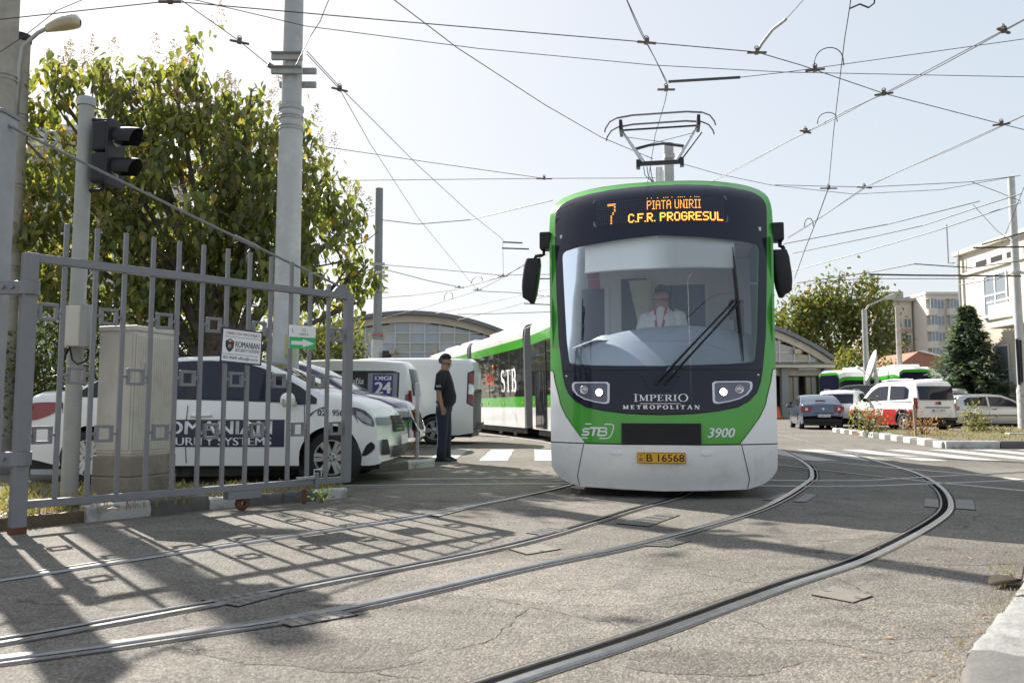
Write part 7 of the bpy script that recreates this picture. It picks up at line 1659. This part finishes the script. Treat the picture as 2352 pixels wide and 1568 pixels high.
# ================================================================== OVERHEAD WIRES
def wire(pts, label, r=.008, sag=0.0, name='overhead_wire', m=None, n=1, gap=.0, cat='wire'):
    """pts: (px, py, height) seen along the wire, turned into points at that real height"""
    W_ = [G(x,y,z) for x,y,z in pts]; root = W_[0]
    b = MB(); P_ = []
    for a, c in zip(W_[:-1], W_[1:]):
        for k in range(8): t = k/8; P_.append(a.lerp(c,t)-Vector((0,0,sag*4*t*(1-t)))-root)
    P_.append(W_[-1]-root)
    for i in range(n): b.tube([p+Vector((0,0,-gap*i*(.55+.45*math.cos(j*.5)))) for j,p in enumerate(P_)], r*(.8 if r < .011 else 1), 6)
    o = b.build(name, m or wire_dark, None, False, root, recalc=False); return tag(o, label, cat, 'overhead wires above the yard')
def clamp_(px, py, z, label, s=.06, L=.3, ang=0.0, up=True):
    p = G(px,py,z); t = thing('wire_clamp', label, 'wire clamp', p, ang, group='wire clamps in the overhead net'); b = MB()
    b.box((-L/2,-s*.3,-s*.35),(L/2,s*.3,s*.1)); b.box((-s*.5,-s*.5,-s*.5),(s*.5,s*.5,s*.9)); b.build('body', fitting, t, bevel=.004)
    if up: b = MB(); b.tube([(.03*math.cos(a),0,s+.03*math.sin(a)) for a in np.linspace(-.8,4,8)], .007, 5); b.build('ring', fitting, t)
    return t
def loop_(px0, py0, px1, py1, top, z, label, r=.008):
    a, c = G(px0,py0,z), G(px1,py1,z); t = a; b = MB(); pts = []
    hgt = (min(py0,py1)-top)*a.y/FPX
    for k in range(13): u = k/12; pts.append(a.lerp(c,(1-math.cos(u*math.pi))/2)+Vector((0,0,hgt*math.sin(u*math.pi)**.7))-a)
    b.tube(pts, r, 6); return tag(b.build('jumper_loop', wire_dark, None, True, a), label, 'jumper cable', 'jumper loops between wires')
wire([(-300,95,6.0),(0,45,6.0),(390,3,6.0),(900,48,6.0),(1480,97,6.0),(1738,120,6.0),(1840,150,6.0),(2030,215,6.0),(2300,285,6.0),(2500,335,6.0)], 'thick contact wire crossing the whole sky from the upper left', .0085)
wire([(350,-20,6.3),(455,2,6.3),(700,60,6.3),(1100,112,6.3),(1500,150,6.3),(1800,166,6.3),(2352,177,6.3),(2600,178,6.3)], 'second wire crossing the upper sky just below the contact wire', .007)
wire([(860,-40,6.4),(905,0,6.4),(1050,110,6.4),(1250,240,6.4),(1380,315,6.4),(1500,365,6.4)], 'stranded cable dropping from top centre to the pole behind the pantograph', .009)
wire([(1545,370,6.4),(1650,400,6.4),(1770,425,6.35),(1960,446,6.35),(2160,436,6.35),(2345,403,6.4)], 'thin cable swinging from the pantograph pole to the right edge pole', .008)
wire([(1425,-30,6.0),(1440,0,6.0),(1485,97,6.0),(1533,190,6.0)], 'doubled wire running down from top centre towards the tram', .0075, n=2, gap=.05)
wire([(1534,200,6.0),(1528,232,5.98),(1505,310,5.95),(1490,405,5.95),(1478,470,5.95)], 'contact wire running back over the tram pantograph', .008)
b_ = wire([(1535,188,6.05),(1700,178,6.05)], 'thick steadying bar above the pantograph', .022, name='steady_bar', cat='bar')
wire([(1700,178,6.05),(1815,165,6.1),(2352,90,6.2),(2600,52,6.3)], 'thin pull-off wire from the steadying bar to the right edge', .0065)
wire([(1960,-30,6.3),(1845,0,6.3),(1805,45,6.2)], 'short pull-off wire at the top right', .007)
wire([(1805,45,6.2),(1775,68,6.2),(1752,98,6.12),(1738,120,6.02)], 'pale bowed steadying arm at the top right', .022, name='pull_off_rod', m=galv, cat='bar')
wire([(1958,-30,6.2),(1952,15,6.2),(1940,90,6.2),(1928,190,6.15),(1915,300,6.1),(1903,432,6.1)], 'feeder wire coming straight down from the top right', .0085)
wire([(1903,432,6.1),(1878,500,6.0),(1850,570,6.0),(1825,640,6.0)], 'faint continuation of the feeder wire beside the right mirror', .012)
wire([(1952,20,6.2),(1975,10,6.25),(1995,18,6.2),(2008,8,6.3),(2012,-30,6.4)], 'curled feeder cable at the very top right', .011)
wire([(2600,-75,6.0),(2352,45,6.0),(2030,215,6.0),(1950,252,6.0),(1800,330,6.0),(1645,410,6.0),(1560,455,6.0)], 'heavy wire descending from the upper right to the tram roof', .0085, n=2, gap=.035)
wire([(2600,135,6.0),(2352,265,6.0),(2130,365,6.0),(1985,430,6.0),(1900,490,6.0),(1810,545,6.0)], 'second wire descending parallel from the right to the right mirror', .0085, n=2, gap=.03)
wire([(600,413,6.6),(765,415,6.6),(1250,410,6.6),(1480,409,6.6),(1520,408,6.6)], 'level span wire from the tree to the pantograph pole', .009)
wire([(700,330,6.6),(750,338,6.6),(1000,375,6.6),(1250,410,6.6)], 'thin wire joining the level span wire from the tree', .009)
wire([(705,118,6.1),(785,205,6.1),(865,285,6.1),(960,380,6.1),(1080,490,6.1),(1155,550,6.1)], 'long stay running down from the pale pole to the trolley brackets', .008)
wire([(705,125,6.05),(780,205,6.05),(850,330,6.05),(960,500,6.0),(1095,665,6.0)], 'lower stay running down from the pale pole to the far wires', .008)
wire([(400,-15,6.8),(415,0,6.8),(550,95,6.4),(615,148,6.2)], 'tension cable from the top left to the pale pole', .008)
wire([(615,148,6.2),(648,168,6.12)], 'grey tension spring tube beside the pale pole', .04, name='tension_spring', m=mat('spring_grey', (.12,.12,.13), .6), cat='tension device')
wire([(765,-20,6.9),(755,0,6.8),(735,50,6.5),(712,85,6.2),(680,150,5.4)], 'short stay slanting past the top of the pale pole', .008)
wire([(260,-30,7.2),(130,25,6.8),(60,80,6.4),(0,120,6.1)], 'thin stay crossing the lamp at the upper left', .007)
wire([(800,505,6.6),(860,495,6.6)], 'short faint wire between the tree and the dark pole', .01)
wire([(876,505,6.6),(960,515,6.6),(1080,505,6.6),(1270,460,6.6)], 'slack faint wire from the dark pole to the tram roof', .012)
wire([(880,618,6.0),(920,628,6.0),(985,645,5.9),(1060,660,5.9),(1155,634,5.9)], 'insulated stay from the dark pole to the far wires', .014)
wire([(880,608,6.0),(1000,618,6.0),(1150,632,6.0),(1270,630,6.0)], 'thin level wire right of the dark pole', .011)
wire([(700,705,5.9),(805,690,5.9),(950,678,5.9),(1050,665,5.9),(1155,635,5.9),(1266,578,5.9),(1300,560,5.9)], 'far contact wire rising from the gate end to the left mirror', .013)
wire([(860,735,5.9),(980,705,5.9),(1095,668,5.9),(1160,635,5.9),(1230,590,5.9)], 'far contact wire crossing above the depot roof', .013)
wire([(1000,720,5.8),(1100,700,5.8),(1270,660,5.8)], 'faint far wire low over the depot roof', .016)
wire([(1050,722,5.7),(1150,720,5.7),(1270,716,5.7)], 'faint level wire just above the rear tram module', .016)
wire([(1050,735,5.8),(1170,705,5.8),(1270,675,5.8)], 'faint slanting wire above the rear tram module', .016)
wire([(1090,668,5.9),(1180,672,5.9),(1270,682,5.9)], 'faint far wire sloping gently down to the tram', .014)
for x0,y0,x1,y1,z,lab in ((1155,556,1200,558,6.1,'upper dark trolley bracket bar left of the mirror'),(1153,570,1215,572,6.05,'lower dark trolley bracket bar left of the mirror'),(1204,697,1266,700,5.9,'short dark bracket bar beside the left mirror'),(1236,640,1268,640,5.9,'small dark bracket bar touching the left tram edge')): wire([(x0,y0,z),(x1,y1,z)], lab, .025, name='bracket_bar', cat='bar')
wire([(1155,550,6.1),(1156,634,5.6)], 'thin vertical dropper left of the mirror', .008)
wire([(1780,425,6.6),(1990,430,6.6),(2230,418,6.6),(2340,404,6.6)], 'level span wire from behind the tram to the right edge pole', .010)
wire([(2232,418,6.6),(2290,440,6.6),(2345,462,6.6)], 'short stay from the span wire down to the right edge pole', .010)
wire([(1820,582,6.2),(2000,545,6.2),(2120,518,6.2),(2240,478,6.2),(2345,445,6.2)], 'faint wire rising right over the yard tree', .014)
wire([(1820,622,6.0),(1960,585,6.0),(2150,530,6.0),(2345,465,6.0)], 'second faint wire rising right over the yard tree', .014)
wire([(1800,560,6.2),(2040,515,6.2),(2250,462,6.2)], 'faint upper wire between feeder and right edge pole', .014)
wire([(1830,650,6.0),(2000,625,6.0),(2100,606,6.0),(2230,615,6.0),(2340,600,6.0)], 'slack cable above the bracket arm on the right', .02)
wire([(1995,630,6.0),(2100,632,6.0),(2345,634,6.0)], 'long dark bracket arm reaching left from the right edge pole', .035, name='trolley_bracket', cat='bar')
wire([(2235,569,6.9),(2345,567,6.9),(2420,566,6.9)], 'upper dark bracket arm near the cream building roof', .035, name='trolley_bracket', cat='bar')
wire([(2255,562,6.9),(2310,546,7.1),(2420,515,7.4)], 'slanting strut above the upper bracket arm', .03, name='trolley_bracket', cat='bar')
wire([(2200,655,5.8),(2290,640,5.8),(2345,622,5.8)], 'short dark wire in front of the cream building', .02)
wire([(1780,670,5.9),(1900,645,5.9),(1985,640,5.9),(2240,640,5.9)], 'thin wire running behind the yard tree top', .014)
wire([(2235,470,6.4),(2290,530,6.4),(2330,560,6.4)], 'stay running down beside the cream building corner', .010)
wire([(2352,430,6.5),(2325,500,6.4),(2300,560,6.3)], 'steep thin stay left of the right edge pole', .010)
for i,(x,y,z,a,lab) in enumerate([(390,3,6.0,0,'wire clamp at the very top left'),(1485,97,6.0,.2,'crossing clamp above the pantograph'),(1738,120,6.0,0,'clamp where the bowed arm meets the contact wire'),(1872,160,6.0,-.3,'clamp under the larger jumper loop'),(2030,215,6.0,-.4,'crossing clamp right of the feeder wire'),(2300,285,6.0,-.4,'crossing clamp near the right edge'),(1850,302,6.0,.5,'clamp under the smaller jumper loop'),(1903,432,6.1,0,'clamp on the span wire below the feeder'),(1985,430,6.1,.2,'second clamp on the span wire'),(2305,70,6.0,.5,'clamp on the heavy wire at the upper right'),(1155,634,5.9,0,'far clamp left of the mirror'),(1097,665,5.9,0,'far clamp above the depot roof'),(1055,660,5.9,0,'far clamp left above the depot roof'),(780,205,6.1,.6,'stay fitting right of the pale pole'),(550,96,6.4,.5,'stay fitting left of the pale pole'),(1250,410,6.6,0,'fitting on the level span wire'),(1530,205,5.95,0,'small hanger above the pantograph')]):
    clamp_(x,y,z,lab,.06,.28 if y < 400 else .4,a)
loop_(1870,158,1938,150,103,6.0,'large jumper loop beside the feeder wire'); loop_(1878,285,1923,280,255,6.0,'smaller jumper loop below the large one'); loop_(1848,522,1868,520,500,6.0,'tiny jumper loop beside the right mirror',.012)
loop_(1083,652,1108,645,632,5.9,'far jumper loop left of the mirror',.014); loop_(1020,690,1040,685,668,5.9,'far jumper loop above the depot roof',.014)
# ---- lamp pole and wires behind the photographer, mirrored in the windscreen
lp2 = thing('street_lamp', 'white lamp post behind the photographer, mirrored in the windscreen', 'street lamp', (2.9,-7.5,0)); b = MB(); lathe_pole(b,.13,.07,0,10.5); b.tube([(0,0,10.4),(.3,0,11),(1.4,.2,11.3)], .05, 6); b.build('shaft', white_print, lp2, True)
for i,(a,c,lab) in enumerate((((-14,-5,7.5),(16,-9,7.2),'wire behind the photographer running from wall to wall'),((-10,-14,9.5),(14,-3,8.2),'slanting wire behind the photographer'),((1.5,2,7.5),(-6,-30,7.6),'contact wire passing over the photographer'),((4.5,2,7.5),(9,-30,7.6),'second contact wire passing over the photographer'))):
    b = MB(); b.tube([Vector(a).lerp(Vector(c),t)-Vector((0,0,.6*4*t*(1-t))) for t in np.linspace(0,1,9)], .02, 6); tag(b.build('overhead_wire', wire_dark, None, recalc=False), lab, 'wire', 'overhead wires above the yard')
